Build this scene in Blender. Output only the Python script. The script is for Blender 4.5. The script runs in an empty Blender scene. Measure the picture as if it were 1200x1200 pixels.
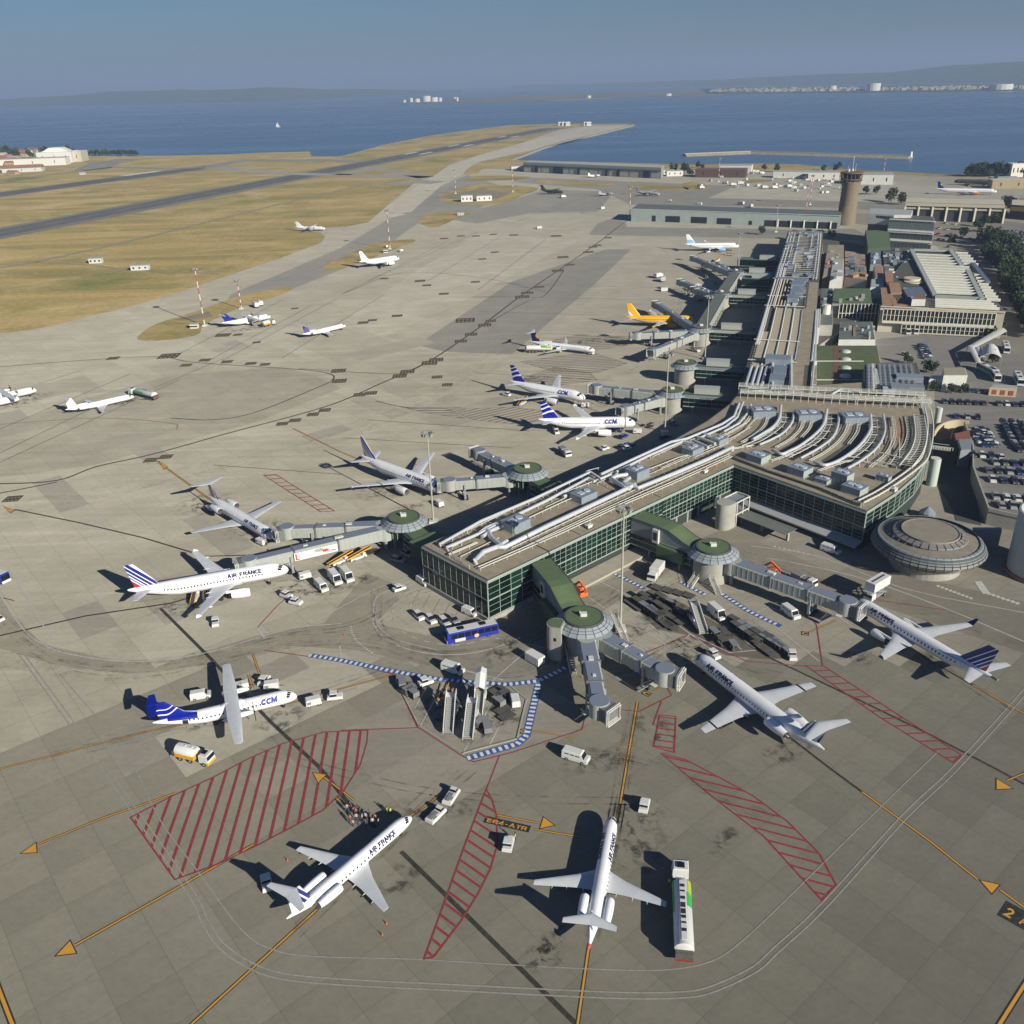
import bpy, bmesh, math, random
from math import sin, cos, pi, radians, atan2, hypot, sqrt
from mathutils import Vector, Matrix
R = random.Random(7)
scene = bpy.context.scene
C = scene.collection
# ---------------------------------------------------------------- camera (an aircraft height of 112.6 m above the apron)
FPX, TILT, ROLL, CAMH = 1054.5, 0.44715, 0.02894, 112.62
cam = bpy.data.cameras.new('camera'); camo = bpy.data.objects.new('camera', cam); C.objects.link(camo)
cam.sensor_width = 36; cam.sensor_height = 36; cam.lens = 36*FPX/1200; cam.clip_start = 1; cam.clip_end = 90000
_cr, _sr, _ct, _st = cos(ROLL), sin(ROLL), cos(TILT), sin(TILT)
camo.matrix_world = Matrix(((_cr, _sr, 0, 0), (-_sr*_st, _cr*_st, -_ct, 0), (-_sr*_ct, _cr*_ct, _st, CAMH), (0, 0, 0, 1)))
scene.camera = camo
def G(px, py, z=0.0):
    """the point of the place at height z that stands at (px, py) of the 1200 x 1200 survey photograph"""
    x, y = px-600, py-600
    x, y = _cr*x-_sr*y, _sr*x+_cr*y
    d = (x, FPX*_ct-y*_st, -(FPX*_st+y*_ct)); t = (z-CAMH)/d[2]
    return Vector((d[0]*t, d[1]*t, z))
# ---------------------------------------------------------------- world, sun, exposure
SUN_EL, SUN_AZ = radians(24.4), radians(139.2)     # azimuth clockwise from +Y
w = bpy.data.worlds.new('World'); scene.world = w; w.use_nodes = True
nt = w.node_tree; bg = nt.nodes['Background']
sky = nt.nodes.new('ShaderNodeTexSky'); sky.sky_type = 'NISHITA'; sky.sun_disc = False
sky.sun_elevation = SUN_EL; sky.sun_rotation = SUN_AZ; sky.air_density = 1.0; sky.dust_density = 0.6; sky.ozone_density = 3.0
tint = nt.nodes.new('ShaderNodeMix'); tint.data_type = 'RGBA'; tint.blend_type = 'MULTIPLY'; tint.inputs[0].default_value = 1; tint.inputs[7].default_value = (.43, .59, .80, 1)
nt.links.new(sky.outputs[0], tint.inputs[6]); nt.links.new(tint.outputs[2], bg.inputs[0]); bg.inputs[1].default_value = 0.05
sl = bpy.data.lights.new('sun', 'SUN'); sl.energy = 4.7; sl.angle = radians(0.5); sl.color = (1, 0.94, 0.80)
so = bpy.data.objects.new('sun', sl); C.objects.link(so)
sdir = Vector((sin(SUN_AZ)*cos(SUN_EL), cos(SUN_AZ)*cos(SUN_EL), sin(SUN_EL)))
so.rotation_euler = sdir.to_track_quat('Z', 'Y').to_euler(); so.location = (300, -300, 400)
vs = scene.view_settings; vs.view_transform = 'Standard'; vs.look = 'None'; vs.gamma = 1; vs.use_curve_mapping = False
vs.exposure = 0.43
scene.cycles.max_bounces = 5; scene.cycles.volume_bounces = 0; scene.cycles.diffuse_bounces = 2; scene.cycles.glossy_bounces = 2
scene.cycles.transparent_max_bounces = 8
scene.cycles.use_denoising = True
# ---------------------------------------------------------------- helpers
def tag(o, label=None, cat=None, group=None, kind=None):
    if label: o['label'] = label
    if cat: o['category'] = cat
    if group: o['group'] = group
    if kind: o['kind'] = kind
    return o
def link(o, parent=None):
    C.objects.link(o)
    if parent is not None: o.parent = parent
    return o
def thing(name, label, cat, loc=(0, 0, 0), rz=0.0, group=None):
    o = bpy.data.objects.new(name, None); C.objects.link(o); o.empty_display_size = 1
    o.location = loc; o.rotation_euler = (0, 0, rz); return tag(o, label, cat, group)
def dup(root, loc, rz, label=None, group=None, scale=None, color=None):
    r = root.copy(); C.objects.link(r); r.location = loc; r.rotation_euler = (0, 0, rz)
    if scale: r.scale = (scale,)*3
    if label: r['label'] = label
    if group: r['group'] = group
    if color: r.color = color
    for ch in KIDS.get(root.name, list(root.children)):
        c = ch.copy(); C.objects.link(c); c.parent = r
        if color and ch.get('tint'): c.color = color
        for g in list(ch.children):
            d = g.copy(); C.objects.link(d); d.parent = c
    return r
KIDS = {}
class MB:
    def __init__(s): s.v = []; s.f = []; s.m = []; s.mi = 0
    def add(s, vs, fs):
        b = len(s.v); s.v += [tuple(v) for v in vs]; s.f += [tuple(i+b for i in f) for f in fs]; s.m += [s.mi]*len(fs); return s
    def box(s, x0, x1, y0, y1, z0, z1, o=(0, 0), a=0.0):
        ca, sa = cos(a), sin(a)
        vs = [(o[0]+x*ca-y*sa, o[1]+x*sa+y*ca, z) for z in (z0, z1) for x, y in ((x0, y0), (x1, y0), (x1, y1), (x0, y1))]
        return s.add(vs, [(3, 2, 1, 0), (4, 5, 6, 7), (0, 1, 5, 4), (1, 2, 6, 5), (2, 3, 7, 6), (3, 0, 4, 7)])
    def prism(s, poly, z0, z1, bottom=True):
        n = len(poly)
        if sum(poly[i][0]*poly[(i+1) % n][1]-poly[(i+1) % n][0]*poly[i][1] for i in range(n)) < 0: poly = poly[::-1]
        s.add([(p[0], p[1], z0) for p in poly]+[(p[0], p[1], z1) for p in poly],
              ([tuple(range(n))[::-1]] if bottom else [])+[tuple(range(n, 2*n))]+[(i, (i+1) % n, (i+1) % n+n, i+n) for i in range(n)]); return s
    def sheet(s, poly, z):
        n = len(poly)
        if sum(poly[i][0]*poly[(i+1) % n][1]-poly[(i+1) % n][0]*poly[i][1] for i in range(n)) < 0: poly = poly[::-1]
        return s.add([(p[0], p[1], z) for p in poly], [tuple(range(n))])
    def side(s, prof, y0, y1, top=None):
        """profile in x,z extruded from y0 to y1"""
        n = len(prof)
        return s.add([(p[0], y0, p[1]) for p in prof]+[(p[0], y1, p[1]) for p in prof],
                     [tuple(range(n)), tuple(range(n, 2*n))[::-1]]+[(i, i+n, (i+1) % n+n, (i+1) % n) for i in range(n)])
    def cyl(s, x, y, z0, z1, r, r1=None, n=12, cap=True):
        r1 = r if r1 is None else r1
        vs = [(x+q*cos(2*pi*i/n), y+q*sin(2*pi*i/n), z) for z, q in ((z0, r), (z1, r1)) for i in range(n)]
        return s.add(vs, [(i, (i+1) % n, (i+1) % n+n, i+n) for i in range(n)]+([tuple(range(n))[::-1], tuple(range(n, 2*n))] if cap else []))
    def lathe(s, prof, x=0, y=0, n=24, a0=0.0, a1=2*pi):
        """prof: (r, z) from bottom to top"""
        full = abs(a1-a0-2*pi) < 1e-6; m = n if full else n+1
        vs = [(x+r*cos(a0+(a1-a0)*i/n), y+r*sin(a0+(a1-a0)*i/n), z) for r, z in prof for i in range(m)]
        fs = []
        for k in range(len(prof)-1):
            for i in range(n):
                j = (i+1) % m; fs.append((k*m+i, k*m+j, (k+1)*m+j, (k+1)*m+i))
        return s.add(vs, fs)
    def loft(s, rings, cap=True, close=True):
        n = len(rings[0]); vs = [p for r in rings for p in r]; fs = []
        for k in range(len(rings)-1):
            for i in range(n if close else n-1):
                j = (i+1) % n; fs.append((k*n+i, k*n+j, (k+1)*n+j, (k+1)*n+i))
        if cap: fs += [tuple(range(n))[::-1], tuple(range((len(rings)-1)*n, len(rings)*n))]
        return s.add(vs, fs)
    def tube(s, pts, r, n=8, cap=True):
        pts = [Vector(p) for p in pts]; rings = []
        for i, p in enumerate(pts):
            if i == 0: t = (pts[1]-p).normalized()
            elif i == len(pts)-1: t = (p-pts[i-1]).normalized()
            else: t = ((p-pts[i-1]).normalized()+(pts[i+1]-p).normalized()).normalized()
            up = Vector((0, 0, 1)) if abs(t.z) < 0.95 else Vector((1, 0, 0))
            a = t.cross(up).normalized(); b = a.cross(t)
            k = 1.0
            if 0 < i < len(pts)-1:
                c = max(0.5, t.dot((p-pts[i-1]).normalized())); k = 1/c
            q = r[i] if isinstance(r, (list, tuple)) else r
            rings.append([p+a*(q*(k if n < 5 else 1)*cos(2*pi*j/n+pi/n))+b*(q*sin(2*pi*j/n+pi/n)) for j in range(n)])
        return s.loft(rings, cap)
    def bar(s, p, q, w, h=None):
        """a rectangular bar from p to q, w wide, h high"""
        p, q = Vector(p), Vector(q); h = h or w; t = (q-p).normalized()
        up = Vector((0, 0, 1)) if abs(t.z) < 0.99 else Vector((1, 0, 0))
        a = t.cross(up).normalized()*w/2; b = a.cross(t).normalized()*h/2
        return s.loft([[p-a-b, p+a-b, p+a+b, p-a+b], [q-a-b, q+a-b, q+a+b, q-a+b]])
    def strip(s, pts, wd, z, closed=False):
        pts = [Vector((p[0], p[1])) for p in pts]; n = len(pts); L = []; Rr = []
        for i, p in enumerate(pts):
            a = pts[i-1] if i > 0 or closed else p; b = pts[(i+1) % n] if i < n-1 or closed else p
            d1 = (p-a).normalized() if (p-a).length > 1e-6 else (b-p).normalized(); d2 = (b-p).normalized() if (b-p).length > 1e-6 else d1
            t = (d1+d2).normalized(); nn = Vector((-t.y, t.x)); k = 1/max(0.4, t.dot(d1))
            L.append(p+nn*wd/2*k); Rr.append(p-nn*wd/2*k)
        m = n if closed else n-1
        return s.add([(p.x, p.y, z) for p in Rr]+[(p.x, p.y, z) for p in L], [(i, (i+1) % n, (i+1) % n+n, i+n) for i in range(m)])
    def mesh(s, name, mats, smooth=False):
        me = bpy.data.meshes.new(name); me.from_pydata(s.v, [], s.f)
        if not isinstance(mats, (list, tuple)): mats = [mats]
        for m in mats: me.materials.append(m)
        if len(mats) > 1: me.polygons.foreach_set('material_index', s.m)
        if smooth: me.shade_smooth() if smooth is True else me.set_sharp_from_angle(angle=radians(smooth))
        me.update(); return me
    def build(s, name, mats, parent=None, smooth=False, **kw):
        me = s.mesh(name, mats, smooth is not False)
        if smooth is not False and smooth is not True: me.set_sharp_from_angle(angle=radians(smooth))
        o = link(bpy.data.objects.new(name, me), parent); tag(o, **kw); return o
def smooth_path(pts, k=6, closed=False):
    """Catmull-Rom through 2-D or 3-D points"""
    pts = [Vector(p) for p in pts]; n = len(pts); out = []
    for i in range(n if closed else n-1):
        p1, p2 = pts[i], pts[(i+1) % n]
        p0 = pts[i-1] if i > 0 or closed else p1*2-p2
        p3 = pts[(i+2) % n] if i+2 < n or closed else p2*2-p1
        for j in range(k):
            t = j/k
            out.append(0.5*((2*p1)+(p2-p0)*t+(2*p0-5*p1+4*p2-p3)*t*t+(3*p1-3*p2+p3-p0)*t**3))
    if not closed: out.append(pts[-1])
    return out
def g2(*pts): return [G(*p) for p in pts]
def resample(pts, step):
    out = [Vector(pts[0])]; rest = step
    for a, b in zip(pts, pts[1:]):
        a, b = Vector(a), Vector(b); L = (b-a).length; p = 0.0
        while L-p >= rest:
            p += rest; out.append(a.lerp(b, p/L)); rest = step
        rest -= L-p
    return out
# ---------------------------------------------------------------- materials
MT = {}
def mat(name, col, rough=0.8, metal=0.0, noise=0.0, scale=0.5, bump=0.0, spec=0.5, emit=None, diff=0.0):
    if name in MT: return MT[name]
    m = bpy.data.materials.new(name); m.use_nodes = True; n = m.node_tree; b = n.nodes['Principled BSDF']
    b.inputs['Base Color'].default_value = (*col, 1); b.inputs['Roughness'].default_value = rough; b.inputs['Metallic'].default_value = metal
    b.inputs['Specular IOR Level'].default_value = spec; b.inputs['Diffuse Roughness'].default_value = diff
    if noise:
        tc = n.nodes.new('ShaderNodeTexCoord'); t = n.nodes.new('ShaderNodeTexNoise'); t.inputs['Scale'].default_value = scale; t.inputs['Detail'].default_value = 5
        t.inputs['Roughness'].default_value = 0.65
        n.links.new(tc.outputs['Object'], t.inputs['Vector'])
        mr = n.nodes.new('ShaderNodeMapRange'); mr.inputs['From Min'].default_value = .3; mr.inputs['From Max'].default_value = .7
        mr.inputs['To Min'].default_value = 1-noise; mr.inputs['To Max'].default_value = 1+noise
        n.links.new(t.outputs[0], mr.inputs['Value'])
        mx = n.nodes.new('ShaderNodeVectorMath'); mx.operation = 'SCALE'; mx.inputs[0].default_value = col
        n.links.new(mr.outputs[0], mx.inputs['Scale']); n.links.new(mx.outputs[0], b.inputs['Base Color'])
        if bump:
            bp = n.nodes.new('ShaderNodeBump'); bp.inputs['Strength'].default_value = bump; n.links.new(t.outputs[0], bp.inputs['Height']); n.links.new(bp.outputs[0], b.inputs['Normal'])
    MT[name] = m; return m
class NT:
    """tiny node-writing helper"""
    def __init__(s, name):
        s.m = bpy.data.materials.new(name); s.m.use_nodes = True; s.n = s.m.node_tree; s.b = s.n.nodes['Principled BSDF']; MT[name] = s.m
        s.tc = s.n.nodes.new('ShaderNodeTexCoord'); s.P = s.tc.outputs['Object']
    def node(s, t, **kw):
        k = s.n.nodes.new(t)
        for a, v in kw.items(): setattr(k, a, v)
        return k
    def set(s, sock, v):
        if hasattr(v, 'is_linked') or isinstance(v, bpy.types.NodeSocket): s.n.links.new(v, sock)
        else:
            if isinstance(v, (tuple, list)) and len(v) == 3 and len(sock.default_value) == 4: v = (*v, 1)
            sock.default_value = v
    def noise(s, scale, detail=4, rough=.6, vec=None, dist=0.0):
        k = s.node('ShaderNodeTexNoise'); s.set(k.inputs['Vector'], vec or s.P); k.inputs['Scale'].default_value = scale
        k.inputs['Detail'].default_value = detail; k.inputs['Roughness'].default_value = rough; k.inputs['Distortion'].default_value = dist; return k.outputs[0]
    def rng(s, v, a, b, c=0.0, d=1.0):
        k = s.node('ShaderNodeMapRange'); s.set(k.inputs['Value'], v)
        for nme, q in (('From Min', a), ('From Max', b), ('To Min', c), ('To Max', d)): k.inputs[nme].default_value = q
        return k.outputs[0]
    def mix(s, f, a, b, mode='MIX'):
        k = s.node('ShaderNodeMix', data_type='RGBA', blend_type=mode); s.set(k.inputs[0], f); s.set(k.inputs[6], a); s.set(k.inputs[7], b); return k.outputs[2]
    def math(s, op, a, b=0.0):
        k = s.node('ShaderNodeMath', operation=op); s.set(k.inputs[0], a); s.set(k.inputs[1], b); return k.outputs[0]
    def mapping(s, rot=0.0, sc=(1, 1, 1), loc=(0, 0, 0)):
        k = s.node('ShaderNodeMapping'); s.set(k.inputs['Vector'], s.P); k.inputs['Rotation'].default_value = (0, 0, rot); k.inputs['Scale'].default_value = sc
        k.inputs['Location'].default_value = loc; return k.outputs[0]
    def done(s, col, rough=.9, bump=None, bs=.2, diff=0.0, spec=.5, dist=1.0):
        s.set(s.b.inputs['Base Color'], col); s.set(s.b.inputs['Roughness'], rough); s.b.inputs['Diffuse Roughness'].default_value = diff
        s.b.inputs['Specular IOR Level'].default_value = spec
        if bump is not None:
            k = s.node('ShaderNodeBump'); k.inputs['Strength'].default_value = bs; k.inputs['Distance'].default_value = dist; s.set(k.inputs['Height'], bump); s.n.links.new(k.outputs[0], s.b.inputs['Normal'])
        return s.m
def concrete(name, c1, c2, joints=True, tint=False, rot=39.5, patch=0.5):
    k = NT(name)
    big = k.rng(k.noise(.008, 3), .35, .65); mid = k.rng(k.noise(.06, 5, .65, dist=.6), .3, .7); fine = k.noise(.9, 6, .7)
    col = k.mix(big, c1, c2)
    col = k.mix(k.math('MULTIPLY', mid, .55), col, tuple(x*.72 for x in c1))
    # tyre and scrub streaks along the stands
    st = k.noise(1, 4, .6, vec=k.mapping(radians(-rot), (.02, .35, 1)))
    col = k.mix(k.rng(st, .52, .75, 0, .35), col, tuple(x*.6 for x in c1))
    st2 = k.noise(1, 4, .6, vec=k.mapping(radians(-70), (.012, .25, 1)))
    col = k.mix(k.rng(st2, .52, .72, 0, .35), col, tuple(x*1.25 for x in c2))
    bl = k.rng(k.noise(.35, 5, .7, dist=1.2), .64, .74)
    col = k.mix(k.math('MULTIPLY', bl, .3), col, tuple(x*.45 for x in c1))
    col = k.mix(1.0, col, k.rng(fine, .2, .8, .86, 1.14), 'MULTIPLY')
    if joints:
        br = k.node('ShaderNodeTexBrick'); k.set(br.inputs['Vector'], k.mapping(radians(-rot), loc=(-.6, 0, 0)))
        br.offset = 0; br.inputs['Scale'].default_value = 1; br.inputs['Brick Width'].default_value = 8.4; br.inputs['Row Height'].default_value = 7.6
        br.inputs['Mortar Size'].default_value = .07; br.inputs['Mortar Smooth'].default_value = .6; br.inputs['Bias'].default_value = -.2
        br.inputs['Color1'].default_value = (1-.1*patch, 1-.1*patch, 1-.09*patch, 1); br.inputs['Color2'].default_value = (1+.06*patch, 1+.05*patch, 1+.03*patch, 1); br.inputs['Mortar'].default_value = (.62, .62, .62, 1)
        col = k.mix(1.0, col, br.outputs[0], 'MULTIPLY')
    if tint:
        oi = k.node('ShaderNodeObjectInfo'); col = k.mix(1.0, col, k.rng(oi.outputs['Random'], 0, 1, .92, 1.08), 'MULTIPLY')
    return k.done(col, .85, fine, .15, diff=.9, spec=.3, dist=.02)
def paint(name, col, wear=.35, under=(.2, .19, .165)):
    k = NT(name); n = k.rng(k.noise(1.6, 6, .75), .5-.25*wear, .75, 0, .25+wear); c = k.mix(n, col, under); return k.done(c, .7)
apron_m = concrete('apron_concrete', (.268, .250, .203), (.328, .308, .250))
slab_m = concrete('slab_concrete_dimmed', (.188, .178, .143), (.226, .213, .170), joints=False, tint=True)  # same concrete as the apron; foreground light falloff put into a darker colour
pale_m = concrete('pale_concrete', (.305, .285, .235), (.352, .332, .275))
dark_m = concrete('asphalt_grey', (.175, .170, .152), (.211, .201, .175), joints=False)
asph_m = concrete('road_asphalt', (.20, .184, .148), (.232, .214, .174), joints=False)
oily_m = concrete('oily_paving', (.105, .092, .072), (.155, .138, .11), joints=False)
run_m = concrete('runway_asphalt', (.064, .066, .068), (.088, .088, .088), joints=False, rot=70)
filler_m = mat('joint_filler', (.075, .072, .06), .9)
k = NT('dry_grass')
n1 = k.noise(1, 5, .65, vec=k.mapping(radians(-70.4), (.004, .03, 1)), dist=.8); n2 = k.noise(.012, 6, .7, dist=1); n3 = k.noise(.25, 6, .8)
c = k.mix(k.rng(n1, .35, .65), (.27, .20, .085), (.14, .128, .052)); c = k.mix(k.rng(n2, .45, .7), c, (.31, .24, .125)); c = k.mix(k.rng(k.noise(.006, 4), .58, .72), c, (.085, .105, .03))
c = k.mix(1.0, c, k.rng(n3, .2, .8, .6, 1.4), 'MULTIPLY')
grass_m = k.done(c, 1.0, n3, .6, diff=.8, spec=.1, dist=.3)
k = NT('lake_water')
rip = k.noise(1, 6, .7, vec=k.mapping(radians(20), (.02, .05, 1))); gust = k.noise(1, 4, .55, vec=k.mapping(radians(8), (.0006, .003, 1)), dist=1.5)
wat_m = k.done(k.mix(k.rng(gust, .36, .64), (.06, .125, .25), (.095, .17, .275)), k.rng(gust, .4, .6, .22, .42), rip, .012, spec=.5, dist=.4)
red_m = paint('red_paint', (.30, .03, .035), .15); red_f = paint('faded_red_paint', (.235, .16, .135), .4)
yel_m = paint('yellow_paint', (.68, .33, .03), .05); blk_m = paint('black_paint', (.022, .022, .02), .12); whi_m = paint('white_paint', (.6, .6, .55), .4)
worn_m = paint('worn_white_paint', (.40, .39, .345), .7); road_w = paint('road_white', (.55, .54, .5), .4); blu_m = paint('blue_paint', (.03, .10, .33), .15); wht2 = paint('fresh_white_paint', (.72, .72, .7), .1)
dk_line = paint('tar_line', (.035, .032, .022), .15)
# ---------------------------------------------------------------- water and land
MB().sheet([(-19500, 600), (19500, 600), (19500, 30000), (-19500, 30000)], -2.0).build('water', wat_m, kind='structure')
shore = g2((0, 177.5), (33, 176), (67, 176), (100, 182), (167, 182.5), (207, 182), (267, 181), (300, 179), (363, 177.5), (365, 183), (400, 183.5), (450, 170), (500, 160), (533, 155),
           (597, 147), (657, 145), (740, 145), (742, 146.5), (700, 157), (663, 165), (633, 174), (597, 187.5), (700, 190), (800, 192.5), (883, 191.5), (933, 192.5), (987, 197), (1033, 200), (1100, 204), (1200, 205))
land = [(p.x, p.y) for p in shore]+[(1500, 1080), (1500, -400), (-1600, -400), (-2600, 2300)]
MB().prism(land, -4, -.03).build('ground', grass_m, kind='structure')
# rubble edge of the runway platform and the breakwater
rock_m = mat('rock', (.3, .27, .21), 1, noise=.4, scale=.3, bump=.6)
m = MB()
for a, b in zip(shore[10:21], shore[11:22]):
    m.bar((a.x, a.y, -.9), (b.x, b.y, -.9), 7, 2.4)
m.build('shore_embankment', rock_m, kind='structure')
br = thing('breakwater', 'long thin stone breakwater lying in the lake behind the hangars', 'breakwater', G(802, 183, -2))
pts = [G(802, 183, -2), G(880, 180, -2), G(1067, 185.5, -2)]; m = MB()
o0 = pts[0]
for a, b in zip(pts, pts[1:]):
    d = (b-a).normalized(); nn = Vector((-d.y, d.x, 0)); a, b = a-o0, b-o0
    m.loft([[p-nn*13+Vector((0, 0, -1)), p-nn*6+Vector((0, 0, 3)), p+nn*6+Vector((0, 0, 3)), p+nn*13+Vector((0, 0, -1))] for p in (a, b)])
m.build('rock_mound', rock_m, br)
m = MB()
for a, b in zip(pts, pts[1:]): m.bar(a-o0+Vector((0, 0, 3.6)), b-o0+Vector((0, 0, 3.6)), 4, 1.2)
m.build('walkway', mat('pale_stone', (.4, .37, .3), .9), br)
m = MB(); e = pts[2]-o0; m.cyl(e.x, e.y, 2, 9, 2.2, 1.4, 10); m.build('beacon', mat('white_render', (.75, .72, .66), .8), br)
# ---------------------------------------------------------------- pavements
apron_poly = [(-400, -300), (700, -300), (700, 900)]+[tuple(G(*p)[:2]) for p in ((1200, 209), (1100, 207), (1030, 204), (985, 201), (930, 199), (800, 199), (700, 200), (600, 200), (590, 190), (560, 190), (600, 181.5), (640, 172.5), (700, 157),
    (735, 147.5), (737, 146), (690, 147), (650, 153.5), (613, 167), (560, 182), (527, 193), (507, 207), (487, 213), (455, 240), (433, 260), (405, 266), (375, 267), (345, 268), (352, 270.5), (375, 272), (381, 277), (377, 284), (330, 302), (267, 323), (200, 346), (157, 358), (100, 372), (60, 382), (33, 387), (0, 391))]+[(-1000, 560), (-1000, -300)]
apron = MB().sheet(apron_poly, 0).build('apron', apron_m, kind='structure')
def run(name, pts, wd, z, m, parent=None): return MB().strip(pts, wd, z).build(name, m, parent, kind=None if parent else 'structure')
rdir = Vector((cos(radians(70.37)), sin(radians(70.37)), 0)); r0 = G(0, 273)
run('runway_shoulder', [r0-rdir*900, G(652, 149.5)], 62, .004, mat('shoulder', (.21, .2, .165), .95, noise=.12, scale=.05))
run('runway', [r0-rdir*900, G(645, 150.6)], 45, .02, run_m)
m = MB()
for s_ in (-21.5, 21.5):
    nn = Vector((-rdir.y, rdir.x, 0))*s_; m.strip([r0-rdir*900+nn, G(640, 151.5)+nn], .9, .04)
for i in range(90): a = r0+rdir*(-200+i*50); m.strip([a, a+rdir*28], .6, .04)
m.build('runway_line', whi_m, bpy.data.objects['runway'])
m = MB()
for t0 in (G(490, 179.6), G(540, 170.5), G(596, 160.2)):
    for s_ in (-15, 15):
        nn = Vector((-rdir.y, rdir.x, 0))*s_; m.strip([t0+nn-rdir*25, t0+nn+rdir*28], 8, .05)
m.build('touchdown_mark', wht2, bpy.data.objects['runway'])
run2 = [G(-40, 234), G(0, 228), G(100, 214.5), G(170, 205.5), G(245, 195.5), G(330, 203), G(400, 197.5)]
MB().strip(smooth_path(run2[:5]), 58, .004).build('second_runway_shoulder', MT['shoulder'], kind='structure')
MB().strip(smooth_path(run2[:5]), 40, .02).build('second_runway', run_m, kind='structure')
MB().strip([G(145, 206), G(185, 200.5)], 14, .03).build('taxiway_mark', wht2, bpy.data.objects['second_runway'])
tw = mat('taxiway_pale', (.29, .27, .22), .9, noise=.15, scale=.03)
for nm, pp, wd, mm in (('taxiway', [(236, 196), (290, 187.5), (400, 188.5), (420, 190)], 40, tw), ('taxiway', [(245, 196), (330, 203), (395, 205), (500, 208)], 32, dark_m), ('taxiway', [(105, 200), (125, 190), (155, 186)], 55, tw),
                       ('taxiway', [(130, 196), (200, 197.5), (240, 196)], 24, tw), ('access_track', [(0, 314), (42, 307), (120, 290), (200, 271), (300, 246), (400, 222.5), (440, 213)], 5.5, mat('track', (.3, .26, .19), .95, noise=.2, scale=.1)),
                       ('access_track', [(42, 307), (110, 311), (150, 317), (180, 317.5), (260, 321)], 2.2, MT['track'] if 'track' in MT else None),
                       ('access_track', [(0, 212), (60, 205), (100, 200), (130, 196)], 8, tw), ('taxiway', [(400, 205), (440, 197), (500, 208)], 26, dark_m), ('taxiway', [(455, 216), (490, 213), (515, 214)], 34, dark_m)):
    MB().strip([G(*p) for p in pp], wd, .03).build(nm, mm or MT['track'], kind='structure')
zc = [.0095]
def zone(name, pp, z, m, parent=apron, sm=False):
    if z < .05: zc[0] += .0008; z = zc[0]
    q = [(p.x, p.y) for p in g2(*pp)]
    if sm: q = [tuple(p) for p in smooth_path(q, 4, True)]
    return MB().sheet(q, z).build(name, m, parent)
# paler and darker fields of paving
zone('paving_field', [(548, 205), (600, 222), (560, 245), (490, 262), (470, 275), (440, 300), (395, 318), (300, 355), (260, 365), (270, 345), (330, 320), (400, 290), (447, 262), (500, 225)], .004, dark_m)
zone('paving_field', [(430, 262), (480, 250), (520, 215), (545, 203), (560, 190), (600, 181), (735, 147.8), (690, 147.6), (613, 167.5), (560, 183), (527, 194), (505, 208), (455, 240)], .007, pale_m)
zone('paving_field', [(600, 330), (710, 292), (740, 292), (700, 330), (600, 415), (540, 413), (480, 410)], .006, dark_m)
zone('paving_field', [(520, 412), (450, 395), (560, 345), (640, 300), (680, 282), (645, 278), (560, 275), (500, 310), (400, 375), (480, 410)], .004, pale_m)
zone('paving_field', [(690, 275), (735, 276), (1030, 282), (1000, 268), (735, 262), (720, 255), (700, 262)], .005, dark_m)
zone('paving_field', [(732, 258), (980, 264), (980, 270), (735, 266)], .006, pale_m)
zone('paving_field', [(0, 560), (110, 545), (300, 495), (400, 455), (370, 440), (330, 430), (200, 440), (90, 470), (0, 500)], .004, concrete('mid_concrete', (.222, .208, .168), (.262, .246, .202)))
zone('paving_field', [(470, 250), (560, 262), (620, 250), (700, 248), (720, 225), (640, 222), (600, 235), (560, 245), (500, 245)], .006, dark_m)
zone('paving_field', [(600, 207), (1200, 232), (1200, 245), (1060, 247), (960, 243), (740, 240), (700, 222), (600, 213)], .004, dark_m)
zone('paving_field', [(860, 219), (1000, 215), (1200, 222), (1190, 240), (1000, 236), (830, 232)], .01, pale_m)
zone('service_road', [(845, 655), (880, 640), (960, 650), (1200, 705), (1260, 730), (1260, 800), (1200, 765), (1000, 700), (880, 670)], .006, asph_m)
zone('service_road', [(0, 760), (60, 778), (150, 790), (250, 778), (340, 757), (420, 762), (520, 785), (600, 800), (640, 790), (620, 760), (640, 735), (580, 730), (500, 745), (440, 730), (480, 690), (430, 672), (380, 730), (300, 745), (220, 770), (140, 775), (50, 755), (20, 725), (0, 700)], .006, asph_m)
zone('oily_paving', [(467, 798), (493, 851), (542, 882), (604, 865), (615, 820), (598, 806), (530, 800)], .01, oily_m)
zone('oily_paving', [(733, 700), (765, 690), (815, 715), (845, 733), (900, 750), (932, 772), (890, 772), (850, 768), (805, 744), (770, 738)], .01, oily_m)
zone('service_road', [(575, 728), (700, 685), (865, 612), (930, 640), (1000, 665), (1000, 700), (880, 665), (800, 660), (700, 720), (640, 760)], .005, asph_m)
zone('car_park_paving', [(1025, 398), (1100, 390), (1175, 392), (1330, 400), (1330, 620), (1200, 600), (1100, 560), (1095, 455), (1035, 430)], .012, concrete('car_park_asphalt', (.175, .170, .158), (.211, .199, .181), joints=False))
zone('car_park_paving', [(1150, 255), (1200, 262), (1300, 290), (1300, 340), (1200, 320), (1160, 285)], .012, MT['car_park_asphalt'])
zone('road', [(1000, 250), (1100, 250), (1160, 262), (1200, 360), (1200, 425), (1150, 370), (1100, 290), (1060, 270), (1000, 262)], .01, asph_m)
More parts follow.
